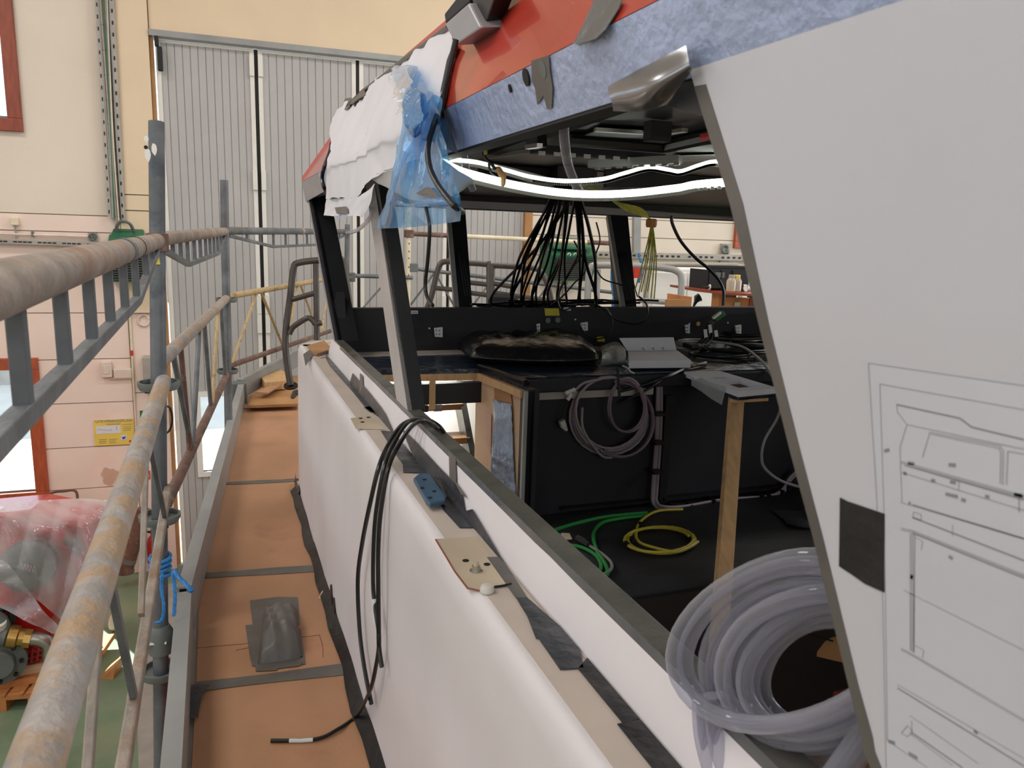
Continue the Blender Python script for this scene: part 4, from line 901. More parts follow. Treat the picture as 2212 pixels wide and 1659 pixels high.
wall_t = [([(704, 766), (722, 778), (760, 815), (762, 806), (800, 850), (822, 878), (832, 893), (858, 928), (832, 895), (790, 850), (716, 778)], 'tape_dark'),
          ([(868, 925), (900, 955), (950, 1010), (985, 1045), (1000, 1075), (1012, 1105), (985, 1072), (938, 1022), (900, 975)], 'tape_dark'),
          (cr([(230, 0), (300, 0), (540, 285), (550, 340), (600, 400), (640, 450), (650, 460), (760, 600), (820, 690), (920, 780), (930, 850), (970, 900), (820, 760), (650, 570), (500, 380), (350, 175)]), 'tape_dark'),
          (cr([(960, 815), (1120, 985), (1400, 1300), (1405, 1325), (1690, 1640), (1800, 1800), (1720, 1800), (1650, 1659), (1360, 1352), (1005, 962), (985, 900)]), 'tape_black'),
          ([(970, 975), (985, 990), (986, 1042), (1010, 1075), (985, 1062), (972, 1040)], 'tape_grey'),
          ([(778, 806), (784, 812), (785, 838), (780, 842)], 'tape_grey')]
wp = np.array([XT-.0025, 0, ZL]); wn = nrm(np.cross((0, 1, 0), (XS-XT, 0, ZS-ZL)))
def snap(p): return np.array([XT-.0025, p[1], ZL+.001]) if p[2] < ZL+.024 else p
for P, m in wall_t: part(boat, 'wall_tape', MB().prism([snap(Pl(x, y, wp, wn)) for x, y in P], (-.001, 0, .0003)), m)
# patches on the ledge
q = MB().prism([Zp(x, y, ZL+.001) for x, y in ((757, 904), (800, 898), (820, 915), (832, 928), (768, 926))], (0, 0, .001)); part(boat, 'cream_tape', q, 'tape_cream')
q = MB().prism([Zp(x, y, ZL+.001) for x, y in cr([(60, 195), (150, 190), (330, 180), (440, 320), (550, 480), (440, 500), (350, 520), (270, 505), (190, 410), (130, 310)])], (0, 0, .0015)); part(boat, 'inspection_patch', q, 'tape_cream')
q = MB()
P = [Zp(x, y, ZL+.003) for x, y in cr([(62, 195), (135, 315), (185, 400), (265, 505), (345, 522)])]; q.tube(P, .0015, 5); part(boat, 'cut_line', q, 'red_wood')
q = MB()
P = [Zp(x, y, ZL+.003) for x, y in cr([(440, 497), (490, 490), (547, 478)])]; q.tube(P, .002, 5); part(boat, 'cut_line', q, 'rubber')
for x, y in ((1006, 1212), (1052, 1220), (796, 882+20), (779, 904), (783, 912)):
    p = Zp(x, y, ZL+.002); part(boat, 'dark_hole', MB().cyl(p, p+np.array([0, 0, .0015]), .006, 10), 'rubber')
p = Zp(1028, 1234, ZL+.002); bt = thing('fixing_bolt', 'steel bolt with nut standing on the cream ledge patch', 'bolt', p)
part(bt, 'washer', MB().cyl(p, p+np.array([0, 0, .002]), .011, 16), 'steel_bright'); part(bt, 'nut', MB().cyl(p+np.array([0, 0, .002]), p+np.array([0, 0, .010]), .0075, 6), 'steel_bright'); part(bt, 'shank', MB().cyl(p+np.array([0, 0, .010]), p+np.array([0, 0, .018]), .0045, 10), 'tape_cream')
p = Zp(1052, 1278, ZL+.001); q = MB().lathe(p, (0, 0, 1), [(.011, 0), (.012, .003), (.010, .010), (.006, .012)], 14); solo('white_stopper', q, 'nylon', 'small white translucent plastic stopper on the ledge near the bolt', 'stopper', smooth=40)
# blue plastic plate with screw holes
bp_ = [Zp(x, y, -.545) for x, y in ((893, 1032), (905, 1022), (928, 1021), (965, 1072), (962, 1079), (928, 1087), (920, 1080))]
bl = solo('blue_plate', MB().prism(bp_, (0, 0, -.011)), 'blue_plate', 'blue plastic plate with screw holes lying on the taped ledge', 'plate', bevel=.003)
for x, y in ((917, 1036), (912, 1054), (938, 1061), (929, 1075)):
    p = Zp(x, y, -.5445); part(bl, 'screw_hole', MB().cyl(p-np.array([0, 0, .002]), p+np.array([0, 0, .0008]), .0045, 10), 'rubber')
q = MB().tube([Zp(942, 1034, -.54), Zp(955, 1052, -.54), Zp(966, 1075, -.545)], .003, 6); part(bl, 'black_edge', q, 'tape_black')

# window posts (reverse raked)
def wpost(b0, b1, t0, t1, dx, m_out, m_in, name):
    """outer face from b0-b1 (foot, fore-aft) to t0-t1 (head); dx = depth inboard"""
    V = lambda p, o: np.array([p[0]+o, p[1], p[2]])
    q = MB(); q.hexa([V(b0, 0), V(b1, 0), V(b1, dx), V(b0, dx)], [V(t0, 0), V(t1, 0), V(t1, dx), V(t0, dx)]); o = part(boat, name, q, m_in)
    q = MB(); e = .0015; q.hexa([V(b0, -e), V(b1, -e), V(b1, .012), V(b0, .012)], [V(t0, -e), V(t1, -e), V(t1, .012), V(t0, .012)]); link('outer_face', q, m_out, o)
    return o
wpost((XS, 2.03, ZS), (XS, 2.17, ZS), (.425, 2.26, .16), (.425, 2.385, .16), .05, 'pillar_white', 'black', 'window_post')
wpost((XS, 3.44, ZS), (XS, 3.50, ZS), (.425, 3.93, .16), (.425, 3.97, .16), .105, 'lamp_grey', 'black', 'corner_post')
q = MB().beam((.50, 3.45, ZS), (.447, 3.93, .15), .012, .02); part(boat, 'post_bead', q, 'black_gloss')
# front wall: bulwark under the windscreen, posts, header
YW0, YW1 = 3.62, 3.98                       # windscreen foot / head
ZW0, ZW1 = -.36, .125
q = MB().hexa([(XS+.02, YW0, -.58), (XR, YW0, -.58), (XR, YW0+.05, -.58), (XS+.02, YW0+.05, -.58)], [(XS+.02, YW0, ZW0), (XR, YW0-.03, ZW0), (XR, YW0+.05, ZW0), (XS+.02, YW0+.05, ZW0)]); part(boat, 'front_bulwark', q, 'charcoal')
q = MB().prism([(XS+.02, 3.48, ZS), (XS+.02, YW0, ZS), (XS+.035, YW0, ZW0), (XS+.02, 3.55, ZW0+.08)], (.04, 0, 0)); part(boat, 'corner_gusset', q, 'black')
def fpost(x0, x1, w, wt):
    q = MB(); q.hexa([(x0, YW0-.02, -.575), (x0+w, YW0-.02, -.575), (x0+w, YW0+.05, -.575), (x0, YW0+.05, -.575)], [(x1, YW1-.02, ZW1+.02), (x1+wt, YW1-.02, ZW1+.02), (x1+wt, YW1+.05, ZW1+.02), (x1, YW1+.05, ZW1+.02)])
    o = part(boat, 'windscreen_post', q, 'black')
    for s in (.3, .45, .6):
        q = MB(); q.beam((x0+w*s, YW0-.023, -.3), (x1+wt*s, YW1-.023, .02), .004, .006); link('groove', q, 'charcoal', o)
    q = MB(); q.beam((x0-.012, YW0, -.36), (x1-.012, YW1, .12), .022, .03); link('silver_edge', q, 'steel_grey', o)
    return o
xa = Yp(1010, 664, YW0)[0]; xb = Yp(980, 460, YW1)[0]; fpost(xa-.045, xb-.02, .085, .075)
xa = Yp(1360, 664, YW0)[0]; xb = Yp(1318, 464, YW1)[0]; fpost(xa-.03, xb-.0, .10, .10)
q = MB().hexa([(.43, YW1-.03, ZW1), (XR, YW1-.03, ZW1), (XR, YW1+.05, ZW1), (.43, YW1+.05, ZW1)], [(.43, YW1-.05, .21), (XR, YW1-.05, .21), (XR, YW1-.0, .21), (.43, YW1-.0, .21)]); part(boat, 'windscreen_header', q, 'black')
q = MB().prism([(XR, -1.2, -1.3), (XR, YW0, -1.3), (XR, YW0, ZW0), (XR, -1.2, ZW0)], (.05, 0, 0)); part(boat, 'starboard_wall', q, 'charcoal')
q = MB().prism([(XR, -1.2, .15), (XR, YW1, .15), (XR, YW1, .3), (XR, -1.2, .3)], (.05, 0, 0)); part(boat, 'starboard_header', q, 'charcoal')
q = MB(); 
for y0, y1 in ((-1.2, -.9), (.6, .75), (2.1, 2.22), (3.5, 3.62)):
    q = MB().hexa([(XR, y0, ZW0), (XR+.05, y0, ZW0), (XR+.05, y1, ZW0), (XR, y1, ZW0)], [(XR, y0+.25, .16), (XR+.05, y0+.25, .16), (XR+.05, y1+.25, .16), (XR, y1+.25, .16)]); part(boat, 'starboard_post', q, 'black')
part(boat, 'aft_wall', MB().box((.5, -1.3, -1.75), (.95, -1.22, .3)), 'charcoal'); part(boat, 'aft_wall', MB().box((2.75, -1.3, -1.75), (XR+.05, -1.22, .3)), 'charcoal')  # unseen doorway between the two pieces, opened to let light inside
# roof: grey eave band tinted with reflected sky, red sloping side, top, dark underside
eave = [(XS*0+.42, .150), (.400, .222)]
up = [(-1.2, .46, .52), (0, .46, .52), (1.2, .46, .52), (2.2, .465, .515), (3.0, .470, .517), (3.3, .39, .479), (3.95, .225, .402)]
q = MB().grid([[np.array([.422, y, .150]) for y, z, x in up], [np.array([.400, y, .222]) for y, z, x in up]], thick=(.03, 0, .0)); eb_ = part(boat, 'eave_band', q, 'sky_tinted', label='eave band with grey protective film, sky reflection put into its colour')
q = MB().grid([[np.array([.400, y, .223]) for y, z, x in up], [np.array([x, y, z]) for y, z, x in up]], thick=(.03, 0, 0)); part(boat, 'roof_side', q, 'red_gloss', label='glossy red sloping roof side')
q = MB().grid([[np.array([x, y, z]) for y, z, x in up], [np.array([XR+.05, y, z+.02]) for y, z, x in up]], thick=(0, 0, .02)); part(boat, 'roof_top', q, 'red_matt')
q = MB().hexa([(.402, 3.94, .222), (XR+.05, 3.98, .222), (XR+.05, 4.02, .222), (.402, 3.98, .222)], [(.42, 3.94, .13), (XR+.05, 3.94, .13), (XR+.05, 3.99, .13), (.42, 3.99, .13)]); part(boat, 'front_visor', q, 'lamp_grey')
q = MB().prism([(.425, 3.3, .15), (.425, 3.96, .13), (.404, 3.97, .222), (.404, 3.3, .222)], (-.004, 0, 0)); part(boat, 'visor_side', q, 'lamp_grey')
q = MB().box((.50, -1.2, .305), (XR, 3.32, .325)); part(boat, 'ceiling_panel', q, 'dark_ceiling')
q = MB().hexa([(.48, 3.3, .300), (XR, 3.3, .300), (XR, 3.95, .19), (.48, 3.95, .19)], [(.48, 3.3, .32), (XR, 3.3, .32), (XR, 3.95, .2), (.48, 3.95, .2)]); part(boat, 'ceiling_slope', q, 'black')
q = MB().box((.424, -1.2, .146), (.455, 3.9, .152)); part(boat, 'eave_rubber', q, 'rubber')
for x, y, rx, rz, m in ((1138, 167, .006, .0115, 'rubber'), (1175, 149, .006, .0115, 'cast_grey'), (1103, 191, .0022, .006, 'rubber')):
    en_ = nrm((-.072, 0, -.022)); p = Pl(x, y, (.409, 0, .19), np.array([-.956, 0, -.292])); u = np.array([0, 1, 0]); v = nrm((-.022, 0, .072))
    pr = [p+u*rx*1.6*math.cos(k/14*6.283)+v*rz*math.sin(k/14*6.283) for k in range(14)]; link('hole', MB().prism([t-np.array([.0022, 0, .0007]) for t in pr], (.003, 0, .001)), m, eb_)
q = MB().prism([Pl(x, y, (.4105, 0, .19), np.array([-.956, 0, -.292])) -np.array([.003, 0, .001]) for x, y in ((1152, 130), (1190, 118), (1192, 150), (1198, 190), (1196, 232), (1186, 235), (1178, 205), (1165, 225), (1160, 190), (1153, 175))], (.001, 0, 0)); link('glue_smear', q, 'tape_grey', eb_)
en2 = np.array([-.9, 0, .4]); rp0 = np.array([.398, 0, .223])
RSN = np.array([-.9032, 0, .4292])
RS = lambda x, y, o=.003: Pl(x, y, np.array([.400, 0, .223])+RSN*o, RSN)
q = MB().prism([RS(x, y) for x, y in ((1285, 0), (1345, 0), (1338, 18), (1308, 66), (1290, 84), (1250, 98), (1240, 94), (1262, 52))], (-.001, 0, .0005)); part(boat, 'grey_tape', q, 'tape_silver')
q = MB().prism([RS(x, y, .006) for x, y in ((975, 92), (990, 100), (978, 130), (962, 215), (958, 238), (946, 262), (944, 250), (955, 190))], (-.002, 0, .001)); part(boat, 'edge_gasket', q, 'rubber')
q = MB().prism([Xp(x, y, .392) for x, y in ((946, 262), (958, 238), (960, 255), (975, 300), (985, 330), (960, 320), (948, 290))], (.004, 0, 0)); part(boat, 'edge_gasket', q, 'tape_black')

# inside the wheelhouse: dashboard, console front, raised floor, hatch
ZD = -.57
FL = lambda x, y: Zp(x, y, ZD)
d0, d1, d2_, d3_ = FL(770, 800), FL(1037, 796), FL(1137, 832), np.array([1.24, 2.86, ZD])
pts = [d0, np.array([d0[0], YW0, ZD]), np.array([XR, YW0, ZD]), np.array([XR, 2.84, ZD]), np.array([1.16, 2.86, ZD]), d2_, d1]
part(boat, 'dashboard', MB().prism(pts, (0, 0, -.022)), 'dash', label='dashboard covered in shiny blue-black film')
q = MB().beam(np.array([1.12, 2.83, ZD-.03]), np.array([XR, 2.83, ZD-.03]), .03, .05); part(boat, 'dashboard_edge', q, 'charcoal', bevel=.006)
q = MB().beam(np.array([1.2, 2.838, ZD-.075]), np.array([1.75, 2.838, ZD-.075]), .012, .03); part(boat, 'pale_strip', q, 'box_grey')
q = MB().box((1.2, 2.86, -1.9), (XR, 2.9, ZD)); part(boat, 'console_front', q, 'charcoal')
q = MB().box((1.82, 2.835, -1.18), (1.86, 2.862, ZD-.1)); part(boat, 'console_seam', q, 'black')
q = MB().beam(Yp(1210, 1098, 2.845), Yp(1415, 1078, 2.845), .008, .05, (0, 1, 0)); q.beam(Yp(1430, 1075, 2.845), Yp(1720, 1045, 2.845), .008, .05, (0, 1, 0)); part(boat, 'kick_strip', q, 'black')
q = MB().prism([np.array(p) for p in ((.56, 2.06, -1.17), (XR, 2.10, -1.17), (XR, 2.87, -1.17), (.56, 2.87, -1.17))], (0, 0, -.03)); part(boat, 'raised_floor', q, 'deck_black')
q = MB().box((.56, 2.05, -1.75), (XR, 2.075, -1.175)); part(boat, 'floor_riser', q, 'black')
q = MB().box((.52, -1.2, -1.78), (XR, 2.06, -1.75)); part(boat, 'lower_floor', q, 'cardboard', label='lower cabin floor covered in brown cardboard')
# hatch frame: pine under the dash, plywood side, black profile, foil-covered panel
q = MB().beam(d0+np.array([0, .01, -.036]), d1+np.array([0, .01, -.036]), .02, .03); part(boat, 'hatch_batten', q, 'pine')
q = MB().beam(d1+np.array([-.004, .0, -.034]), d2_+np.array([-.015, 0, -.034]), .02, .03); part(boat, 'hatch_batten', q, 'pine')
hz = np.array([0, 0, -1.])
q = MB().hexa([d2_+np.array([0, 0, -.022]), d2_+np.array([.055, .02, -.022]), d2_+np.array([.055, .08, -.022]), d2_+np.array([0, .06, -.022])], [d2_+np.array([0, 0, -.75]), d2_+np.array([.055, .02, -.75]), d2_+np.array([.055, .08, -.75]), d2_+np.array([0, .06, -.75])]); part(boat, 'hatch_post', q, 'black', bevel=.004)
q = MB().beam(d2_+np.array([-.006, -.012, -.02]), d2_+np.array([-.006, -.012, -.75]), .016, .02, (0, 1, 0)); part(boat, 'hatch_profile', q, 'steel_grey', bevel=.003)
q = MB().beam(d2_+np.array([.045, -.0, -.02]), d2_+np.array([.045, -.0, -.75]), .022, .012, (0, 1, 0)); part(boat, 'hatch_profile', q, 'charcoal', bevel=.003)
q = MB().beam(d1+np.array([0, 0, .008]), d2_+np.array([0, 0, .008]), .03, .022); part(boat, 'hatch_coaming', q, 'black_gloss', bevel=.004)
q = MB().prism([d1+np.array([.0, .05, -.05]), d2_+np.array([.002, .05, -.05]), d2_+np.array([.002, .05, -.85]), d1+np.array([.0, .05, -.85])], (.02, .008, 0)); hp = part(boat, 'hatch_side', q, 'ply')
hsp = d1+np.array([-.003, .05, 0]); hsn = nrm(np.cross(d2_-d1, (0, 0, 1)))
HS = lambda x, y, o=.004: Pl(x, y, d1+np.array([0, .05, 0])-np.array([o, 0, 0]), hsn)
part(boat, 'foil_panel', MB().grid(sheet([[HS(x, y, .006) for x, y in r] for r in (((1068, 862), (1085, 868), (1106, 872)), ((1066, 940), (1085, 945), (1108, 950)), ((1062, 1010), (1085, 1015), (1111, 1020)), ((1058, 1070), (1085, 1085), (1114, 1100)))], 8, .003, (-1, -.1, 0), 26)), 'foil_blue' if 'foil_blue' in K else 'sky_tinted', smooth=50, label='panel covered in blue-grey foil')
q = MB().prism([HS(x, y, .004) for x, y in ((1068, 838), (1104, 852), (1106, 872), (1068, 862))], (-.001, 0, 0)); part(boat, 'tan_patch', q, 'cardboard')
q = MB().prism([HS(x, y, .003) for x, y in ((1048, 888), (1062, 896), (1060, 985), (1050, 950))], (-.001, 0, 0)); part(boat, 'ply_inset', q, 'plaster')
# small cabin seen through the hatch
q = MB().box((.62, 3.98, -2.4), (1.6, 4.02, ZD-.03)); part(boat, 'cabin_wall', q, 'white')
q = MB().box((.6, 3.1, -.72), (1.2, 3.14, -.63)); part(boat, 'dark_beam', q, 'black')
q = MB().box((.82, 3.09, -.74), (.845, 3.1, -.6)); part(boat, 'pine_stud', q, 'pine')
q = MB().box((.6, 3.0, -2.0), (2.0, 4.0, -1.96)); part(boat, 'cabin_floor', q, 'ply')

# ================================================================ COVERS, SHEETS AND FILMS ON THE WHEELHOUSE
PXX = .42
PP = lambda x, y, o=0.: Xp(x, y, PXX-o)
edge = [(1342, -60), (1342, 0), (1290, 84), (1300, 130), (1312, 187), (1400, 142), (1480, 100), (1492, 160), (1578, 440), (1640, 700), (1708, 975), (1757, 1159), (1830, 1470), (1862, 1590), (1868, 1622), (1882, 1660), (1900, 1720)]
pe = [PP(x, y) for x, y in edge]
poly = pe+[np.array([PXX, -1.1, -.52]), np.array([PXX, -1.1, .34]), np.array([PXX, .6, .34])]
wpn = thing('wall_covering', 'large white paper covering over the near wheelhouse side, filling the right of the view', 'covering', (PXX, .2, -.52))
part(wpn, 'cover_sheet', MB().prism(poly, (.012, 0, 0)), 'panel_white')
q = MB().prism([p+np.array([.012, .0, 0]) for p in poly[6:]], (.02, 0, 0)); part(wpn, 'backing_board', q, 'black')
tp = [(1492, 160), (1524, 182), (1604, 440), (1660, 700), (1728, 975), (1776, 1159), (1853, 1480), (1884, 1592), (1889, 1624), (1905, 1664), (1918, 1720)]
lp = [(1492, 160), (1500, 186), (1578, 440), (1640, 700), (1708, 975), (1757, 1159), (1834, 1480), (1862, 1590), (1868, 1622), (1882, 1660), (1900, 1720)]
q = MB()
for i in range(1, len(tp)-1):
    A, B, Cc, D = PP(*lp[i]), PP(*tp[i]), PP(*tp[i+1]), PP(*lp[i+1]); e = np.array([-.0006, .0008, 0]); q.add([A+e, B+e, Cc+e, D+e], [(0, 1, 2, 3)])
part(wpn, 'edge_tape', MB().grid([[PP(*p, .0008)+np.array([0, .001, 0]) for p in lp[1:]], [PP(*p, .0008) for p in tp[1:]]], thick=(.0006, 0, 0)), 'tape_grey')
q = MB().prism([PP(x, y, .0012) for x, y in ((1814, 1075), (1830, 1083), (1910, 1110), (1910, 1280), (1868, 1261), (1838, 1240), (1812, 1223))], (.0005, 0, 0)); part(wpn, 'tape_square', q, 'tape_black', label='square of black tape')
# drawing taped behind it
dw = thing('technical_drawing', 'pale sheet with a line drawing of the boat taped to the white panel', 'drawing', PP(2060, 1659, .001))
q = MB().prism([PP(x, y, .0006) for x, y in ((1876, 784), (2212, 833), (2300, 846), (2330, 2200), (1925, 1900), (1914, 1659), (1906, 1300), (1893, 1030))], (.0004, 0, 0)); part(dw, 'sheet', q, 'sheet_paper')
DC = lambda x, y: PP(1700+x*.5418, 760+y*.5418, .0008)
def lines(segs, wd, m, name):
    q = MB()
    for P in segs:
        for a, b in zip(P[:-1], P[1:]): q.beam(DC(*a), DC(*b), wd, .0002, (1, 0, 0))
    part(dw, name, q, m)['kind'] = 'stuff'
lines([[(325, 45), (945, 135)], [(325, 45), (352, 500), (382, 1000), (395, 1659)], [(370, 128), (945, 230)], [(370, 128), (385, 600), (392, 960), (400, 1550), (560, 1659)],
       [(437, 210), (440, 240), (478, 290), (450, 380), (458, 600)], [(478, 290), (945, 388)], [(570, 320), (850, 375), (862, 395), (860, 530)], [(570, 320), (540, 420)], [(945, 408), (880, 396), (875, 530)], [(575, 328), (845, 384), (852, 400), (850, 525)],
       [(455, 480), (945, 632)], [(455, 600), (945, 745)], [(505, 640), (500, 660), (535, 671), (535, 648), (503, 638)], [(685, 510), (685, 555)], [(660, 690), (660, 735)], [(925, 570), (925, 640)],
       [(465, 950), (945, 1190)], [(440, 1326), (945, 1622)], [(490, 1450), (760, 1640)], [(497, 1470), (497, 1530)], [(455, 1520), (480, 1490), (500, 1510), (480, 1535), (455, 1520)], [(495, 1525), (660, 1650)], [(510, 725), (505, 1200)], [(490, 725), (492, 1190)], [(515, 740), (540, 755), (535, 790)], [(510, 1170), (545, 1190), (540, 1220)]], .0005, 'ink', 'fine_lines')
lines([[(437, 210), (690, 265), (735, 300), (945, 350)], [(500, 660), (945, 832)], [(500, 610), (945, 745)], [(440, 1340), (945, 1652)], [(500, 1520), (700, 1659)]], .0009, 'ink_dark', 'strong_lines')
lines([[(455, 440), (945, 578)], [(455, 706), (500, 715), (945, 893)], [(455, 1185), (520, 1220), (945, 1470)]], .0018, 'ink', 'heavy_lines')
lines([[(470, 452), (945, 590)], [(500, 722), (945, 902)]], .0008, 'ink_dark', 'heavy_lines')
lines([[(500, 725), (500, 1195)]], .0032, 'ink', 'grey_bar')
lines([[(482, 443), (508, 447)], [(905, 568), (940, 575)], [(645, 450), (672, 452)], [(650, 518), (672, 522)], [(575, 512), (590, 515)], [(790, 576), (806, 580)], [(632, 566), (680, 578)], [(695, 588), (712, 594)], [(485, 602), (492, 606)], [(465, 482), (476, 488)], [(388, 396), (408, 390)], [(485, 1600), (520, 1620)], [(745, 1510), (760, 1520)], [(405, 1552), (430, 1560)], [(645, 815), (660, 825)], [(495, 905), (500, 890)]], .0022, 'ink_dark', 'notes')
# foil tape flap at the end of the eave
G = sheet([[Xp(1312, 187, .405), Xp(1400, 140, .40), Xp(1480, 98, .405)], [Xp(1316, 205, .40), Xp(1400, 180, .388), Xp(1488, 140, .40)], [Xp(1322, 222, .40), Xp(1400, 215, .395), Xp(1489, 158, .41)], [Xp(1324, 240, .41), Xp(1390, 240, .41), Xp(1440, 225, .415)]], 8, .0012, (1, 0, 0), 12)
solo('foil_tape_flap', MB().grid(G), 'foil', 'crinkled shiny foil tape flap at the near end of the roof eave', 'tape', smooth=60)
q = MB().prism([Xp(x, y, .424) for x, y in ((1486, 158), (1500, 186), (1520, 250), (1512, 250), (1440, 228))], (.05, 0, 0)); part(boat, 'opening_corner', q, 'dark_ceiling')
# white paper drape
dp = thing('paper_drape', 'white paper sheet hung over the roof edge at the front of the wheelhouse', 'paper sheet', (.38, 2.2, .03))
rows = [([(722, 258), (752, 222), (800, 184), (870, 131), (922, 97), (970, 62)], 0), ([(716, 300), (748, 268), (798, 232), (868, 182), (918, 145), (975, 95)], 0), ([(712, 335), (745, 318), (794, 290), (860, 250), (912, 217), (960, 186)], 0), ([(710, 362), (743, 350), (792, 325), (855, 295), (905, 265), (952, 235)], .388), ([(708, 385), (742, 368), (790, 345), (850, 325), (900, 308), (945, 270)], .392), ([(703, 430), (738, 428), (775, 425), (812, 388), (870, 360), (935, 335)], .388)]
G = sheet([[Xp(x, y, X) if X else RS(x, y, .012) for x, y in r] for r, X in rows], 12, .007, (-.9, 0, .4), 5, 4)
part(dp, 'upper_sheet', MB().grid(G), 'paper', smooth=60)
rows = [([(703, 430), (738, 428), (775, 425), (808, 396)], .387), ([(701, 450), (736, 452), (772, 450), (800, 430)], .384), ([(699, 465), (734, 468), (768, 466), (785, 470)], .38)]
G = sheet([[Xp(x, y, X+.006*math.sin(i*2.2)) for i, (x, y) in enumerate(r)] for r, X in rows], 10, .003, (1, 0, 0), 9, 6)
part(dp, 'lower_fold', MB().grid(G), 'paper', smooth=60)
rows = [[(797, 382), (840, 365), (895, 345), (940, 332)], [(805, 390), (850, 384), (910, 375), (985, 362)], [(835, 405), (880, 408), (950, 400), (1025, 388)], [(862, 420), (890, 432), (950, 433), (1018, 402)]]
G = sheet([[Xp(x, y, .383+.012*i) for x, y in r] for i, r in enumerate(rows)], 8, .002, (1, 0, 0), 7, 8)
part(dp, 'curled_flap', MB().grid(G), 'paper', smooth=60)
q = MB().prism([Xp(x, y, .3765) for x, y in ((723, 448), (748, 446), (753, 461), (727, 462))], (.0006, 0, 0)); part(dp, 'tape_piece', q, 'tape_grey')
q = MB().grid(sheet([[Xp(x, y, .376) for x, y in r] for r in (((722, 465), (738, 467), (752, 463)), ((728, 470), (738, 473), (748, 471)))], 4, .001)); part(dp, 'tape_tail', q, 'sky_tinted')
q = MB().prism([RS(x, y, .018) for x, y in ((735, 238), (745, 214), (754, 211), (757, 226), (775, 213), (790, 205), (785, 190), (772, 206), (760, 216), (755, 230), (750, 236))], (.012, 0, 0)); part(dp, 'tape_hem', q, 'tape_dark')
q = MB().tube([RS(x, y, .014) for x, y in ((785, 196), (830, 162), (870, 130), (920, 94), (968, 58))], .006, 8); part(dp, 'tape_hem', q, 'tape_grey', label='grey tape along the top hem')
# blue film
bf = thing('blue_film', 'crumpled translucent blue plastic film hanging over the roof edge by the side window', 'plastic film', (.345, 1.4, .0))
rows = [([(846, 150), (872, 140), (898, 143)], 0), ([(848, 180), (880, 178), (925, 192)], 0), ([(860, 215), (900, 212), (955, 215)], 0), ([(868, 275), (905, 268), (958, 262)], .37), ([(852, 345), (905, 335), (965, 318)], .362), ([(832, 420), (900, 418), (995, 418)], .358), ([(813, 494), (900, 490), (1000, 478)], .36)]
G = sheet([[Xp(x, y, X) if X else RS(x, y, .036) for x, y in r] for r, X in rows], 9, .004, (1, 0, 0), 8, 11)
part(bf, 'film_sheet', MB().grid(G), 'blue_film', smooth=60)
rows = [[(876, 190), (905, 192), (938, 200)], [(872, 235), (905, 240), (928, 230)], [(862, 300), (900, 310), (905, 280)], [(845, 390), (870, 370), (880, 330)], [(815, 492), (835, 480), (848, 420)]]
G = sheet([[RS(x, y, .044) if i < 2 else Xp(x, y, .362-.004*i) for x, y in r] for i, r in enumerate(rows)], 9, .003, (1, 0, 0), 10, 12)
part(bf, 'doubled_fold', MB().grid(G), 'blue_film', smooth=60)
rows = [[(880, 195), (895, 190), (908, 200)], [(874, 235), (892, 232), (912, 240)], [(872, 270), (888, 275), (905, 262)], [(880, 290), (888, 300), (893, 290)]]
G = sheet([[RS(x, y, .050) if i < 3 else Xp(x, y, .352) for x, y in r] for i, r in enumerate(rows)], 8, .003, (1, 0, 0), 20, 14)
part(bf, 'deep_blue_tape', MB().grid(G), 'cyan_film', smooth=60)
rows = [[(847, 150), (860, 143), (880, 142)], [(848, 190), (866, 185), (885, 178)], [(852, 225), (868, 218), (878, 212)], [(860, 250), (866, 245), (872, 240)]]
G = sheet([[RS(x, y, .046) for x, y in r] for i, r in enumerate(rows)], 10, .005, (1, 0, 0), 26, 15)
part(bf, 'clear_bunch', MB().grid(G), 'clear', smooth=60)
rows = [[(850, 428), (870, 436), (900, 430)], [(905, 452), (910, 446), (915, 440)], [(935, 440), (960, 436), (995, 420)]]
P = [[Xp(x, y, .352) for x, y in r] for r in (((848, 425), (885, 440), (920, 432), (990, 422)), ((855, 440), (888, 448), (925, 446), (996, 440)))]
part(bf, 'hem_tape', MB().grid(sheet(P, 8, .003, (1, 0, 0), 20, 3)), 'blue_film', smooth=60)
q = MB().grid(sheet([[Xp(x, y, .352) for x, y in r] for r in (((898, 418), (925, 404), (945, 420)), ((915, 424), (935, 428), (952, 426)))], 4, .001)); part(bf, 'tape_scrap', q, 'tape_grey')
# roof lamp housing
LX = .42
q = MB().prism([Xp(x, y, LX) for x, y in ((960, 52), (1012, 6), (1040, 60), (984, 98))], (.05, .02, .012)); ld = thing('roof_lamp', 'square grey lamp housing on the edge of the red roof', 'lamp', Xp(985, 98, LX))
part(ld, 'face', q, 'lamp_grey', bevel=.004)
part(ld, 'back_shell', MB().prism([Xp(x, y, LX+.02) for x, y in ((959, 30), (990, -10), (1014, -6), (1014, 6), (962, 52))], (.05, .02, .012)), 'charcoal', bevel=.004)
part(ld, 'bracket', MB().prism([Xp(x, y, LX+.015) for x, y in ((1012, -20), (1078, -30), (1052, 42), (1040, 62))], (.04, .02, .012)), 'black', bevel=.004)
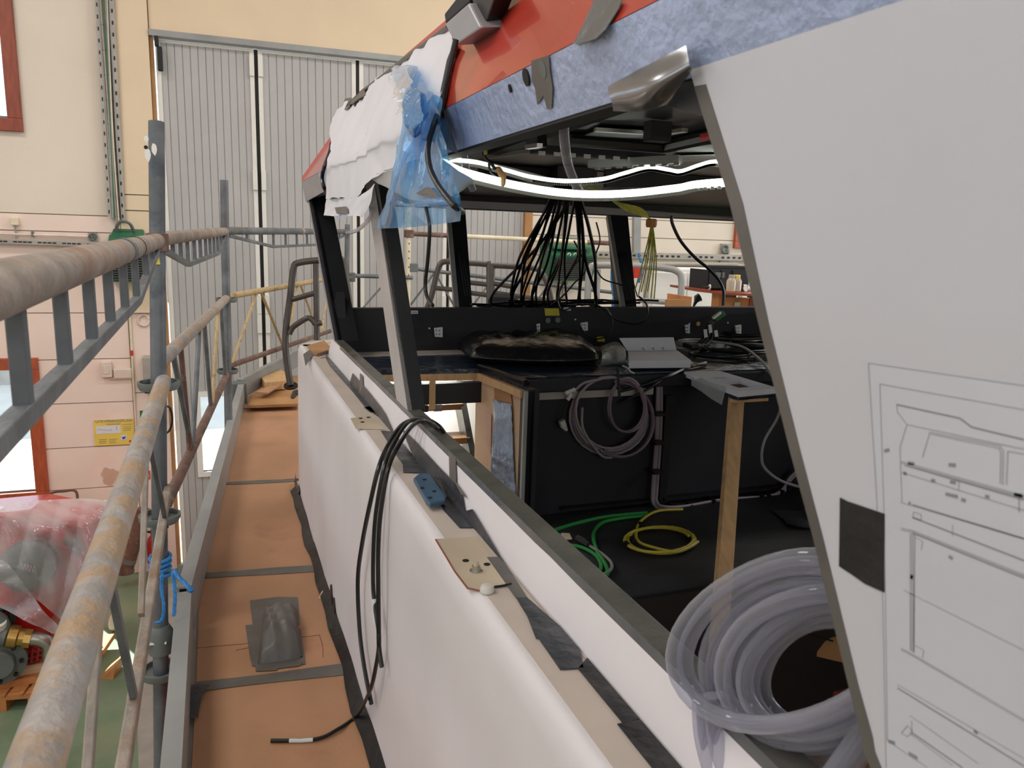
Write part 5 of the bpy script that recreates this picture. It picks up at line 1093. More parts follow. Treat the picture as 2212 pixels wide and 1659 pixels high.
# black cable down the roof edge
q = cable([Xp(x, y, X) for x, y, X in ((985, 85, .395), (968, 160, .385), (955, 220, .378), (935, 275, .362), (924, 320, .345), (928, 360, .342), (945, 398, .342), (970, 432, .345), (985, 448, .35), (1000, 458, .40))], .0052, 10)
solo('roof_cable', q, 'cable_black', 'thick black cable running down the roof edge over the blue film', 'cable', smooth=40)
q = cable([Xp(x, y, .352) for x, y in ((920, 448), (928, 490), (924, 560), (919, 610), (922, 640), (935, 660))], .0035, 8)
solo('hanging_cable', q, 'cable_black', 'single black cable hanging below the blue film in the front side window', 'cable', smooth=40)
q = cable([Xp(x, y, X) for x, y, X in ((716, 310, .435), (712, 330, .42), (700, 362, .39), (696, 385, .385), (700, 405, .388), (706, 418, .41))], .0075, 8)
solo('visor_cable', q, 'cable_black', 'short black cable looping over the grey visor at the front corner', 'cable', smooth=40)
q = cable([Xp(x, y, .40) for x, y in ((750, 504), (772, 497), (792, 480), (802, 465), (805, 450))], .006, 8)
solo('drain_hose', q, 'hose', 'thin clear hose curving out from under the white paper drape', 'hose', smooth=40)

# cables over the sill and down the coaming
def mixp(L): return [dict(x=Xp, y=Yp, z=Zp)[k](x, y, v) for x, y, k, v in L]
gc = 'black cables over the window sill'
c1 = cable(mixp([(978, 975, 'x', .56), (945, 925, 'x', .50), (905, 907, 'x', .475), (868, 918, 'x', .445), (838, 962, 'x', .40), (818, 1010, 'x', .358), (800, 1085, 'x', .337), (783, 1170, 'x', .332), (773, 1250, 'x', .331), (776, 1350, 'x', .331), (785, 1430, 'x', .331), (802, 1520, 'x', .331)]), .0058, 8)
t = solo('sill_cable', c1, 'cable_black', 'black cable over the sill, leftmost of the three down the coaming', 'cable', gc, smooth=40)
c2 = cable(mixp([(975, 965, 'x', .56), (950, 922, 'x', .50), (912, 904, 'x', .477), (880, 914, 'x', .445), (850, 960, 'x', .40), (830, 1010, 'x', .358), (813, 1100, 'x', .337), (807, 1180, 'x', .333), (806, 1260, 'x', .331), (810, 1310, 'x', .331), (819, 1380, 'x', .331), (812, 1440, 'x', .329), (798, 1495, 'x', .322), (770, 1545, 'z', -1.335), (730, 1575, 'z', -1.343), (680, 1597, 'z', -1.345), (585, 1600, 'z', -1.346)]), .0052, 8)
t = solo('sill_cable', c2, 'cable_black', 'black cable over the sill whose labelled end lies on the brown boards', 'cable', gc, smooth=40)
part(t, 'cable_label', MB().tube(mixp([(625, 1600, 'z', -1.3455), (650, 1600, 'z', -1.3455), (676, 1598, 'z', -1.345)]), .0056, 8), 'label_white', smooth=40)
part(t, 'cable_label', MB().tube(mixp([(808, 1294, 'x', .3305), (809, 1306, 'x', .3305), (812, 1345, 'x', .3305)]), .0056, 8), 'label_white', smooth=40)
c3 = cable(mixp([(980, 980, 'x', .57), (955, 930, 'x', .50), (920, 909, 'x', .477), (890, 920, 'x', .445), (858, 968, 'x', .40), (838, 1015, 'x', .358), (822, 1110, 'x', .337), (817, 1190, 'x', .333), (817, 1260, 'x', .331), (818, 1350, 'x', .331), (819, 1400, 'x', .331), (825, 1441, 'x', .331)]), .0055, 8)
solo('sill_cable', c3, 'cable_black', 'black cable over the sill with a short cut end, rightmost of the three', 'cable', gc, smooth=40)

# ================================================================ INSIDE THE WHEELHOUSE
# lamp ribbons
def ribbon(pts, label, wd, back=True):
    P = spl(pts, 8); t = thing('led_strip', label, 'light strip', P[len(P)//2]-np.array([0, 0, wd]))
    G = [[p+np.array([0, 0, wd/2]) for p in P], [p-np.array([0, 0, wd/2]) for p in P]]
    part(t, 'lit_ribbon', MB().grid(G, thick=(.0, .003, 0)), 'led'); q = MB()
    for i in range(0, len(P)-1):
        for s in (.0, .5):
            p = P[i]*(1-s)+P[i+1]*s-np.array([0, 0, wd*.55]); q.box(p-np.array([.006, .002, .004]), p+np.array([.006, .003, .004]))
    part(t, 'diode', q, 'led_back')['kind'] = 'stuff'
    return t
y1 = [(955, 350, 1.55), (990, 370, 1.6), (1050, 387, 1.7), (1120, 403, 1.8), (1200, 416, 1.85), (1280, 421, 1.85), (1370, 418, 1.8), (1460, 408, 1.75), (1600, 392, 1.7)]
ribbon([Yp(x, y, Y) for x, y, Y in y1]+[np.array(p) for p in ((1.9, 1.2, .2), (2.1, .5, .22), (1.7, -.3, .22), (1.1, -.5, .22))], 'brightly lit white light strip sagging lowest under the wheelhouse ceiling', .022)  # unseen aft run of the strip added to brighten the interior
y2 = [(960, 345, 2.2), (1030, 352, 2.25), (1090, 368, 2.3), (1150, 384, 2.3), (1220, 392, 2.3), (1300, 388, 2.3), (1350, 375, 2.3), (1400, 362, 2.3), (1440, 367, 2.3), (1470, 371, 2.3), (1510, 358, 2.3), (1545, 350, 2.3), (1600, 356, 2.3)]
ribbon([Yp(x, y, Y) for x, y, Y in y2]+[np.array(p) for p in ((2.5, 1.9, .24), (2.8, 1.0, .24), (2.8, 0, .24), (2.4, -.6, .24))], 'wavy lit white light strip looped higher beneath the wheelhouse ceiling', .016)  # out-of-view tail likewise added as extra interior light
q = cable([Yp(x, y, 2.6) for x, y in ((985, 352), (1040, 352), (1090, 362), (1130, 372), (1190, 388))], .006, 6); solo('unlit_strip', q, 'led_back', 'thin unlit white strip beside the upper light strip', 'light strip', smooth=40)
# ceiling fittings
ZC = .300
C_ = lambda x, y, z=ZC: Zp(x, y, z)
q = MB().prism([Xp(1052, 334, .62), Xp(1322, 238, .62), Xp(1322, 238, .62)+np.array([0, 0, .10]), Xp(1052, 334, .62)+np.array([0, 0, .085])], (.03, 0, 0)); part(boat, 'ceiling_beam', q, 'slab_black')
q = MB().prism([Xp(x, y, .61) for x, y in ((1134, 296), (1160, 283), (1163, 316), (1140, 322))], (.02, 0, 0)); part(boat, 'hinge_bracket', q, 'rubber')
q = MB().beam(Xp(1140, 318, .6), Xp(1166, 314, .6), .012, .008); part(boat, 'latch_bar', q, 'steel_bright')
q = MB().beam(C_(1050, 338), C_(1160, 322), .012, .02); part(boat, 'ceiling_trim', q, 'steel_grey')
hf = [C_(1228, 300, .285), C_(1430, 316, .285), C_(1445, 315, .285), C_(1580, 284, .285)]
q = MB().tube(hf, .02, 8); part(boat, 'hatch_rim', q, 'black', smooth=40)
q = MB().beam(C_(1285, 280, .29), C_(1410, 288, .29), .02, .01); q2_ = MB().beam(C_(1420, 290, .29), C_(1480, 281, .29), .02, .01); part(boat, 'silver_trim', q, 'steel_bright'); part(boat, 'silver_trim', q2_, 'steel_bright')
q = MB().prism([C_(1262, 290, .296), C_(1400, 300, .296), C_(1475, 285, .296), C_(1300, 276, .296)], (0, 0, -.004)); part(boat, 'hatch_panel', q, 'dark_ceiling')
q = MB().box(C_(1420, 289, .27)-np.array([.03, .02, .02]), C_(1420, 289, .27)+np.array([.03, .02, .03])); part(boat, 'hatch_latch', q, 'rubber')
q = MB().prism([C_(1512, 290, .27), C_(1560, 279, .27), C_(1560, 288, .27), C_(1516, 298, .27)], (0, 0, -.01)); part(boat, 'red_hatch_edge', q, 'sign_red')
q = MB().prism([C_(1455, 322, .298), C_(1560, 308, .298), C_(1575, 326, .298), C_(1465, 326, .298)], (0, 0, -.003)); part(boat, 'pale_insulation', q, 'label_white')
q = MB().prism([C_(1460, 336, .298), C_(1580, 332, .298), C_(1580, 344, .298), C_(1440, 350, .298)], (0, 0, -.003)); part(boat, 'pale_insulation', q, 'label_white')
def perf(A, B, m, nm, n):
    q = MB().beam(A, B, .04, .025); o = part(boat, nm, q, m)
    q = MB()
    for k in range(n):
        a = A+(B-A)*(k+.2)/n; b = A+(B-A)*(k+.65)/n; q.beam(a-np.array([0, .021, 0.013]), b-np.array([0, .021, 0.013]), .012, .012)
    link('slot', q, 'steel_bright', o)['kind'] = 'stuff'
perf(C_(1150, 322, .27), C_(1432, 342, .27), 'charcoal', 'perforated_rail', 9)
perf(C_(1275, 355, .245), C_(1470, 344, .255), 'steel_grey', 'cable_rail', 8)
q = MB().prism([Yp(x, y, 3.3) for x, y in ((1035, 345), (1190, 345), (1190, 392), (1035, 392))], (0, .02, 0)); part(boat, 'dark_cupboard', q, 'charcoal')
q = MB().prism([Yp(x, y, 3.2) for x, y in ((1205, 345), (1290, 350), (1290, 398), (1205, 398))], (0, .1, 0)); part(boat, 'cable_inlet', q, 'black')
q = MB().prism([Yp(x, y, 3.25) for x, y in ((1310, 355), (1570, 365), (1570, 405), (1310, 405))], (0, .03, 0)); part(boat, 'ceiling_drop_panel', q, 'dark_ceiling')
# clear tubes from the eave
def tube_thing(pts, label): solo('clear_tube', cable(pts, .0075, 10), 'hose', label, 'tube', smooth=40)
tube_thing([Xp(x, y, X) for x, y, X in ((1218, 254, .47), (1219, 300, .48), (1226, 350, .50), (1240, 390, .52), (1254, 420, .54))], 'clear plastic tube hanging from the eave in front of the light strip')
tube_thing([Xp(x, y, X) for x, y, X in ((1001, 326, .46), (1004, 345, .47), (1009, 375, .48), (1022, 410, .50))], 'short clear plastic tube hanging from the eave beside the blue film')
ty = thing('tan_connector', 'tan cable connectors dangling from the eave between the clear tubes', 'connector', Yp(1087, 402, 1.75))
part(ty, 'connector', MB().prism([Yp(x, y, 1.75) for x, y in ((1068, 360), (1080, 358), (1094, 378), (1092, 400), (1084, 406), (1076, 398), (1078, 380))], (.01, .03, 0)), 'tan', bevel=.004)
part(ty, 'lead', cable([Yp(x, y, 1.72) for x, y in ((1043, 316), (1047, 340), (1060, 352), (1070, 366))], .004, 6), 'cable_black', smooth=40)
part(ty, 'lead', cable([Yp(x, y, 1.74) for x, y in ((1056, 352), (1060, 372), (1074, 382))], .003, 6), 'cable_black', smooth=40)
q = MB().prism([Xp(x, y, .50) for x, y in ((1039, 312), (1048, 310), (1049, 332), (1046, 334))], (.004, 0, 0)); part(ty, 'yellow_tag', q, 'yellow_label')
# fan of black cables
grp = 'black cables fanning down from the ceiling'
ORD = ['leftmost', 'second from left', 'third from left', 'fourth from left', 'fifth from left', 'sixth from left', 'seventh from left', 'eighth from left', 'ninth from left', 'tenth from left', 'tenth from right', 'ninth from right', 'eighth from right', 'seventh from right', 'sixth from right', 'fifth from right', 'fourth from right', 'third from right', 'second from right', 'rightmost']
ends = [(1100, 660), (1106, 660), (1112, 662), (1120, 660), (1128, 661), (1136, 660), (1145, 661), (1152, 662), (1160, 660), (1170, 661), (1178, 660), (1186, 661), (1196, 660), (1210, 661), (1224, 660), (1243, 660), (1287, 662), (1288, 660), (1060, 660), (1255, 658)]
rs = np.random.RandomState(21)
for i, (x, y) in enumerate(ends):
    tx = 1200+i*3.0+rs.randn()*4; Y0 = 3.05; P = [Yp(tx, 396, Y0), Yp(tx-2+(x-tx)*.08, 425, Y0+.05)]
    bow = rs.randn()*10; s = .95+.1*rs.rand()
    P.append(Yp(tx+(x-tx)*.38+bow*.6, 490, Y0+.2)); P.append(Yp(tx+(x-tx)*.68+bow, 560+rs.randn()*8, Y0+.35)); P.append(Yp(x+(8 if i % 3 == 0 else -2), 630, 3.56))
    e = Yp(x, y, 3.64); P.append(e); P.append(e+np.array([.06*rs.randn(), .06, -.005]))
    solo('fan_cable', cable(P, .005+.002*rs.rand() if i not in (16, 17) else .0085, 6, 7), 'cable_black', 'black cable of the ceiling fan of cables, '+ORD[sorted(range(20), key=lambda k: ends[k][0]).index(i)]+' at the window ledge', 'cable', grp, smooth=40)
for i, pts in enumerate((((1190, 660), (1215, 640), (1240, 612), (1265, 580), (1240, 520)), ((1288, 480), (1296, 520), (1285, 560), (1300, 600), (1340, 615), (1356, 625)), ((1240, 660), (1215, 670), (1205, 640), (1230, 590), (1265, 540)))):
    solo('fan_cable', cable([Yp(x, y, 3.5) for x, y in pts], .004, 6, 7), 'cable_black', ['thin black cable curling rightwards among the fanned cables', 'thin black cable arching from the fan to the starboard window post', 'thin black cable looped back at the foot of the cable fan'][i], 'cable', smooth=40)
for i in range(6):
    x0 = 1020+i*42; P = [np.array([Yp(x0+40*k+rs.randn()*4, 660, 3.66)[0], 3.66+.02*rs.randn()+.01*i, -.35+.008*rs.rand()+.007*(i % 3)]) for k in range(6)]
    solo('ledge_cable', cable(P, .006, 6, 5), 'cable_black', 'black cable lying along the front window ledge, '+['furthest left', 'second from left', 'third from left', 'third from right', 'second from right', 'furthest right'][i]+' of six', 'cable', 'black cables along the front window ledge', smooth=40)
# yellow-green wires
for i in range(7):
    o = i-3; Y0 = 3.0
    P = [Yp(1250+o*1.5, 398+abs(o)*.5, Y0), Yp(1300+o*2, 414+o*1.5, Y0+.1), Yp(1335+o*3, 442+o*2.5, Y0+.15), Yp(1385, 458+o*2.5, Y0+.2), Yp(1404+o*.6, 474, Y0+.25), Yp(1408+o*.8, 490, Y0+.3), Yp(1404+o*4.5, 560+rs.randn()*5, 3.45), Yp(1392+o*7, 640+rs.randn()*8, 3.5)]
    solo('earth_wire', cable(P, .0035, 5, 7), 'wire_yg', 'yellow-green earth wire before the starboard window, '+['leftmost', 'second from left', 'third from left', 'middle one', 'third from right', 'second from right', 'rightmost'][i]+' at the bottom of its bunch', 'wire', 'yellow-green wires', smooth=40)
q = MB().lathe(Yp(1407, 482, 3.24), (0, 0, 1), [(.022, -.02), (.026, -.01), (.026, .015), (.02, .02)], 10); solo('wire_clip', q, 'orange_wood', 'small orange clip gathering the yellow-green wires', 'clip', smooth=40)
q = cable([Yp(x, y, 3.4) for x, y in ((1452, 466), (1452, 482), (1470, 520), (1500, 555), (1530, 580), (1553, 605), (1563, 630), (1562, 660))], .0085, 8); solo('window_cable', q, 'cable_black', 'single thick black cable curving across the starboard front window', 'cable', smooth=40)
q = cable([Yp(x, y, 3.5) for x, y in ((1225, 660), (1290, 660), (1330, 690), (1370, 700), (1395, 690), (1398, 660), (1380, 640))], .005, 6); solo('loop_cable', q, 'cable_black', 'thin black cable loop crossing the front bulwark below the window post', 'cable', smooth=40)
q = cable([Yp(x, y, 3.5) for x, y in ((1310, 666), (1322, 690), (1318, 720), (1290, 732), (1265, 720), (1252, 700))], .004, 6); solo('loop_cable', q, 'cable_black', 'thin black cable hanging in a loop over the bulwark beside the yellow label', 'cable', smooth=40)
# labels, sockets and brackets on the front bulwark
FB = lambda x, y, o=.004: Yp(x, y, YW0-.012-o)
def blab(pts, m, nm, lab=None): return part(boat, nm, MB().prism([FB(x, y) for x, y in pts], (0, .002, 0)), m, label=lab)
blab(((1176, 666), (1207, 666), (1209, 682), (1178, 682)), 'yellow_label', 'yellow_note', 'yellow sticky label'); blab(((1289, 728), (1305, 727), (1307, 738), (1291, 738)), 'yellow_label', 'yellow_note')
for x, y in ((1218, 664), (1522, 666), (888, 671)):
    o = blab(((x, y), (x+15, y), (x+15, y+7), (x, y+7)), 'label_white', 'white_label'); 
    q = MB()
    for k in range(4): q.beam(FB(x+2+3*k, y+3.5, .0055), FB(x+4+3*k, y+3.5, .0055), .006, .001, (0, 1, 0))
    link('print', q, 'ink_dark', o)['kind'] = 'stuff'
for x, y, w_, h_ in ((937, 708, 18, 20), (1158, 700, 7, 18), (1254, 697, 14, 17), (1478, 702, 10, 18), (1586, 703, 13, 18)):
    q = MB().prism([FB(x, y), FB(x+w_, y-2), FB(x+w_, y+h_), FB(x+2, y+h_-1)], (0, -.012, 0)); o = part(boat, 'small_bracket', q, 'label_white', bevel=.002)
    q = MB()
    for dx_, dy_ in ((.3, .3), (.7, .3), (.3, .7), (.7, .7)):
        p = FB(x+w_*dx_, y+h_*dy_, .018); q.cyl(p, p+np.array([0, .004, 0]), .004, 6)
    link('screw', q, 'cast_grey', o)['kind'] = 'stuff'
for x, y, r, m in ((886, 709, .014, 'label_white'), (1183, 692, .014, 'cast_grey'), (1204, 691, .014, 'cast_grey'), (1507, 699, .012, 'tan'), (927, 709, .004, 'label_white'), (1488, 699, .004, 'label_white'), (1242, 690, .004, 'label_white'), (1571, 697, .004, 'label_white')):
    p = FB(x, y); part(boat, 'cable_gland', MB().cyl(p, p+np.array([0, -.008, 0]), r, 12), m)
gp = thing('green_plug', 'green and white cable plug on black leads in front of the starboard bulwark', 'plug', FB(1540, 710, .1))
part(gp, 'plug', MB().beam(FB(1541, 690, .1), FB(1562, 676, .1), .035, .03), 'sign_green', bevel=.004)
part(gp, 'white_strip', MB().beam(FB(1540, 688, .125), FB(1557, 675, .125), .014, .01), 'white')
for k in range(3):
    part(gp, 'lead', cable([FB(1545, 690, .1), FB(1530+4*k, 702, .11), FB(1520+9*k, 730, .12), Zp(1505+10*k, 745, ZD+.02)], .008, 6), 'cable_black', smooth=40)
for x, y in ((1530, 702), (1543, 714), (1520, 712)): part(gp, 'cable_flag', MB().prism([FB(x, y, .13), FB(x+7, y-1, .13), FB(x+9, y+16, .13), FB(x+2, y+18, .13)], (0, .002, 0)), 'label_white')
# cushion
cu = thing('seat_cushion', 'black tufted leather cushion lying on the dashboard', 'cushion', Zp(1150, 760, ZD))
zc_ = -.535
FLc, FRc, BRc, BLc = Zp(992, 776, zc_), Zp(1326, 782, zc_), Zp(1232, 722, zc_), Zp(996, 722, zc_)
tufts = [(-.35, .3), (.15, .35), (-.1, -.2), (.35, -.1), (-.5, -.25), (-.1, .1)]
def cush(side):
    G = []; n = 40
    for j in range(n+1):
        row = []
        for i in range(n+1):
            u = i/n*2-1; v = j/n*2-1
            a = u*math.sqrt(max(0, 1-.30*v*v)); b = v*math.sqrt(max(0, 1-.30*u*u))
            p = (FLc*(1-a)*(1-b)+FRc*(1+a)*(1-b)+BRc*(1+a)*(1+b)+BLc*(1-a)*(1+b))/4
            e = max(0, 1-max(abs(u), abs(v))**5); h = e**.5
            if side > 0:
                z = .062*h+.016*h*(1-u*u)*(1-v*v)
                for tu, tv in tufts:
                    d = math.hypot(u-tu, (v-tv)*1.0); z -= h*(.040*math.exp(-(d/.12)**2)+.014*math.exp(-(d/.30)**2)*(.5+.5*math.cos(6*math.atan2(v-tv, u-tu)+tu*9)))
                z += h*.003*math.sin(11*u+5*v)*math.sin(9*v-3*u)
            else: z = -.034*h
            row.append(np.array([p[0], p[1], zc_+z]))
        G.append(row)
    return G
q = MB().grid(cush(1)); q.grid([r[::-1] for r in cush(-1)]); part(cu, 'cover', q, 'leather', smooth=70)
ring = [p for p in cush(-1)[0]]+[r[-1] for r in cush(-1)[1:]]+cush(-1)[-1][-2::-1]+[r[0] for r in cush(-1)[-2:0:-1]]
part(cu, 'piping', MB().tube(ring, .005, 6, closed=True), 'leather', smooth=60)
for tu, tv in tufts[:4]:
    n = 40; j = round((tv+1)/2*n); i = round((tu+1)/2*n); p = cush(1)[j][i]; part(cu, 'button', MB().lathe(p, (0, 0, 1), [(.011, -.002), (.011, .002), (.006, .005)], 12), 'leather', smooth=60)
# binder, plastic bag
bd = thing('white_binder', 'open white ring binder full of paper on the dashboard beside the cushion', 'binder', Zp(1420, 780, ZD))
q = MB().prism([Zp(x, y, ZD+.045) for x, y in ((1356, 759), (1464, 757), (1493, 778), (1360, 779))], (0, 0, -.035)); part(bd, 'paper_stack', q, 'paper', bevel=.002)
A, B = Zp(1356, 759, ZD+.04), Zp(1462, 757, ZD+.04); q = MB().prism([A, B, B+np.array([.0, .035, .06]), A+np.array([-.03, .035, .06])], (0, .006, 0)); part(bd, 'open_cover', q, 'paper', bevel=.002)
for k in range(3):
    p = A+(B-A)*(.3+.2*k)+np.array([0, -.004, .004]); part(bd, 'ring', MB().tube([p+np.array([0, -.01*math.cos(t), .012*math.sin(t)]) for t in np.linspace(0, 3.1, 6)], .0015, 5), 'cast_grey')
q = MB().prism([Zp(x, y, ZD+.008) for x, y in ((1345, 774), (1360, 781), (1495, 781), (1500, 786), (1360, 788))], (0, 0, -.006)); part(bd, 'lower_cover', q, 'paper')
rows = [[(1292, 752), (1320, 742), (1345, 748)], [(1300, 758), (1330, 745), (1352, 757)], [(1300, 775), (1330, 768), (1352, 776)], [(1296, 788), (1320, 786), (1350, 786)]]
zz = [.01, .06, .04, .004]
G = sheet([[Zp(x, y, ZD+zz[i]) for x, y in r] for i, r in enumerate(rows)], 8, .006, (0, 0, 1), 12, 2)
pbg = solo('plastic_bag', MB().grid(G), 'plastic_bag', 'crumpled clear plastic bag between the cushion and the white binder', 'bag', smooth=50)
q = MB().tube([Zp(1345, 790, ZD+.01), Yp(1358, 796, 2.78), Yp(1362, 803, 2.78), Yp(1370, 806, 2.78)], .003, 6); part(pbg, 'torn_tail', q, 'nylon')
# coils of cable on the dashboard
def coil(c, r, n, rad, m, label, name, sq=1., jit=.02, seed=1, grp=None, tilt=0.):
    rs = np.random.RandomState(seed); P = []
    for k in range(n*18+1):
        t = k/18*6.283; rr_ = r*(1+jit*math.sin(.37*t+seed)+.5*jit*math.sin(1.3*t)); P.append(np.array([c[0]+rr_*math.cos(t), c[1]+rr_*sq*math.sin(t), c[2]+rad*1.05*(k/18)*.8+tilt*rr_*math.sin(t)]))
    return solo(name, MB().tube(P, rad, 6), m, label, 'cable coil', grp, smooth=40)
coil(Zp(1520, 752, ZD)+np.array([0, 0, .012]), .155, 4, .007, 'cable_grey', 'grey cable coil on the dashboard right of the binder, tied with black tape', 'cable_coil', .8, .03, 3)
p = Zp(1495, 745, ZD+.045); solo('coil_tie', MB().box(p-np.array([.03, .05, .02]), p+np.array([.02, .05, .01])), 'tape_black', 'black tape tie round the grey cable coil', 'tape', bevel=.01)
gB = 'black cable coils heaped on the dashboard'
for i, (x, y, r, n) in enumerate(((1560, 772, .17, 3), (1600, 765, .2, 3), (1640, 760, .18, 3), (1590, 750, .15, 3), (1640, 745, .2, 3))):
    coil(Zp(x, y, ZD)+np.array([0, 0, .01+.012*i]), r, n, .006, 'cable_black', 'glossy black cable coil in the dashboard heap, '+['lowest and nearest the grey coil', 'second from the bottom', 'middle one', 'second from the top', 'topmost of the black ones'][i], 'cable_coil', .75, .08, 10+i, gB)
for i, (x, y, r) in enumerate(((1610, 735, .17), (1632, 728, .2))):
    coil(Zp(x, y, ZD)+np.array([0, 0, .075+.015*i]), r, 2, .006, 'nylon', 'loose white cable loop on the black cable heap, '+['smaller and lower one', 'larger and upper one'][i], 'cable_coil', .7, .1, 30+i, 'white cable loops')
q = cable([Zp(1540, 738, ZD+.05), Zp(1600, 748, ZD+.05), Yp(1640, 775, 2.95), Yp(1660, 800, 2.8), Yp(1690, 850, 2.6), Yp(1680, 900, 2.6), Yp(1652, 950, 2.6), Yp(1645, 990, 2.6), Yp(1655, 1015, 2.6), Yp(1690, 1040, 2.6), Yp(1745, 1056, 2.6)], .0065, 8)
solo('drop_cable', q, 'cable_grey', 'pale grey cable dropping from the dashboard in a long bend at the right', 'cable', smooth=40)
for x, dy in ((1470, 0), (1478, 4)): # two strays
    q = cable([Zp(1525, 783+dy, ZD+.012), Zp(1500, 790, ZD+.012), Zp(1480, 796, ZD+.006), Yp(1440, 815, 2.78), Yp(x-90, 835+dy*3, 2.8), Yp(x-140, 848+dy*6, 2.84)], .006, 6); solo('edge_cable', q, 'cable_black', 'black cable hanging over the dashboard front edge, '+('upper' if dy == 0 else 'lower')+' of two', 'cable', 'black cables over the dashboard edge', smooth=40)
# white-lit shelf panel with two cut-outs on a timber prop
def P_(x, y): return Zp(x, y, -.565)
TPn = [P_(1478, 803), P_(1555, 801), P_(1680, 838), P_(1596, 846)]
pn = thing('cutout_panel', 'board with two cut-outs, covered in white-blue film, propped on a timber stick', 'panel', (TPn[0]+TPn[2])/2-np.array([0, 0, .03]))
A, B, Cc, D = TPn[0], TPn[1], TPn[2], TPn[3]
L = lambda s, t: (A*(1-s)+D*s)*(1-t)+(B*(1-s)+Cc*s)*t
q = MB()
def cell(s0, s1, t0, t1): q.prism([L(s0, t0), L(s1, t0), L(s1, t1), L(s0, t1)], (0, 0, -.022))
cell(0, .28, 0, 1); cell(.28, .42, 0, .25); cell(.28, .42, .75, 1); cell(.42, .52, 0, 1); cell(.52, .86, 0, .22); cell(.52, .86, .78, 1); cell(.86, 1, 0, 1)
part(pn, 'board', q, 'paper'); 
for s0, s1, t0, t1 in ((.28, .42, .25, .75), (.52, .86, .22, .78)): 
    q = MB().prism([L(s0, t0)-np.array([0, 0, .018]), L(s1, t0)-np.array([0, 0, .018]), L(s1, t1)-np.array([0, 0, .018]), L(s0, t1)-np.array([0, 0, .018])], (0, 0, -.003)); part(pn, 'cutout_bottom', q, 'rust_tube')
q = MB().prism([A+np.array([0, 0, -.022]), D+np.array([0, 0, -.022]), Cc+np.array([0, 0, -.022]), B+np.array([0, 0, -.022])], (0, 0, -.014)); part(pn, 'dark_underside', q, 'dash', bevel=.003)
G = sheet([[L(s, -.01)+np.array([0, 0, -.0]) for s in (.15, .4, .6, .8)], [L(s, -.06)+np.array([0, 0, -.045-.01*k]) for k, s in enumerate((.2, .45, .6, .78))]], 6, .003, (1, 1, 0), 20, 5); part(pn, 'hanging_film', MB().grid(G), 'plastic_bag', smooth=50)
q = MB().beam(L(.9, .0)+np.array([0, 0, -.045]), L(.95, .8)+np.array([0, 0, -.045]), .03, .012); part(pn, 'batten', q, 'pine')
a = Yp(1588, 848, L(.75, .35)[1]); b = Zp(1552, 1345, -1.748); b = a+(b-a)*1.0
tpz = np.array([L(.72, .4)[0], L(.72, .4)[1], -.603]); bt_ = Yp(1556, 1340, 1.98)
bt_ = bt_ if bt_[2] > -1.74 else bt_
d_ = nrm(bt_-tpz); bt_ = tpz+d_*((-1.745-tpz[2])/d_[2])
solo('timber_prop', MB().beam(tpz, bt_, .075, .02, (0, 1, 0)), 'pine', 'pale timber stick propping up the board with two cut-outs', 'timber', bevel=.002)
# plum coil on the console front
ck = thing('hanging_coil', 'plum-grey cable coil hanging from a tie on the black console front', 'cable coil', Yp(1320, 990, 2.8))
CF = lambda x, y, o=.05: Yp(x, y, 2.86-o)
def loops(cx, cy, rx, ry, n, dx, dy, o0, m, r=.0062, nm='loop', t0=0, t1=1., seed=0):
    rs = np.random.RandomState(seed)
    for k in range(n):
        P = [CF(cx+dx*k+(rx-3*k)*math.cos(t)+2*math.sin(2*t+k), cy+dy*k+(ry-2.5*k)*math.sin(t), o0+.008*k) for t in np.linspace(t0*6.283, t1*6.283, 26)]
        part(ck, nm, MB().tube(P, r, 7), m[k % len(m)], smooth=40)
loops(1315, 898, 84, 84, 4, 1, -2, .02, ['cable_plum', 'cable_plum2', 'cable_grey'])
loops(1355, 875, 40, 58, 2, -2, 2, .06, ['cable_plum', 'cable_plum2'])
loops(1340, 905, 70, 82, 2, 4, 2, .05, ['cable_plum', 'cable_plum2'], t0=-.28, t1=.35)
part(ck, 'tail', cable([CF(x, y, .05) for x, y in ((1258, 880), (1258, 920), (1272, 950), (1295, 980), (1308, 988), (1322, 988))], .0058, 7), 'cable_grey', smooth=40)
part(ck, 'tail', cable([CF(x, y, .05) for x, y in ((1290, 820), (1260, 828), (1240, 845), (1224, 852))], .0055, 7), 'cable_plum', smooth=40)
part(ck, 'crimp', MB().cyl(CF(1221, 850, .05), CF(1242, 841, .05), .009, 8), 'nylon'); part(ck, 'crimp', MB().cyl(CF(1226, 864, .05), CF(1234, 850, .05), .009, 8), 'nylon')
part(ck, 'black_lead', cable([CF(x, y, .04) for x, y in ((1226, 866), (1216, 890), (1212, 906))], .003, 5), 'cable_black'); part(ck, 'white_plug', MB().tube([CF(1213, 908, .04), CF(1217, 920, .04), CF(1224, 930, .04)], [.014, .015, .006], 8), 'nylon')
part(ck, 'tie', MB().beam(CF(1334, 795, .07), CF(1338, 858, .09), .01, .006, (0, 1, 0)), 'rubber')
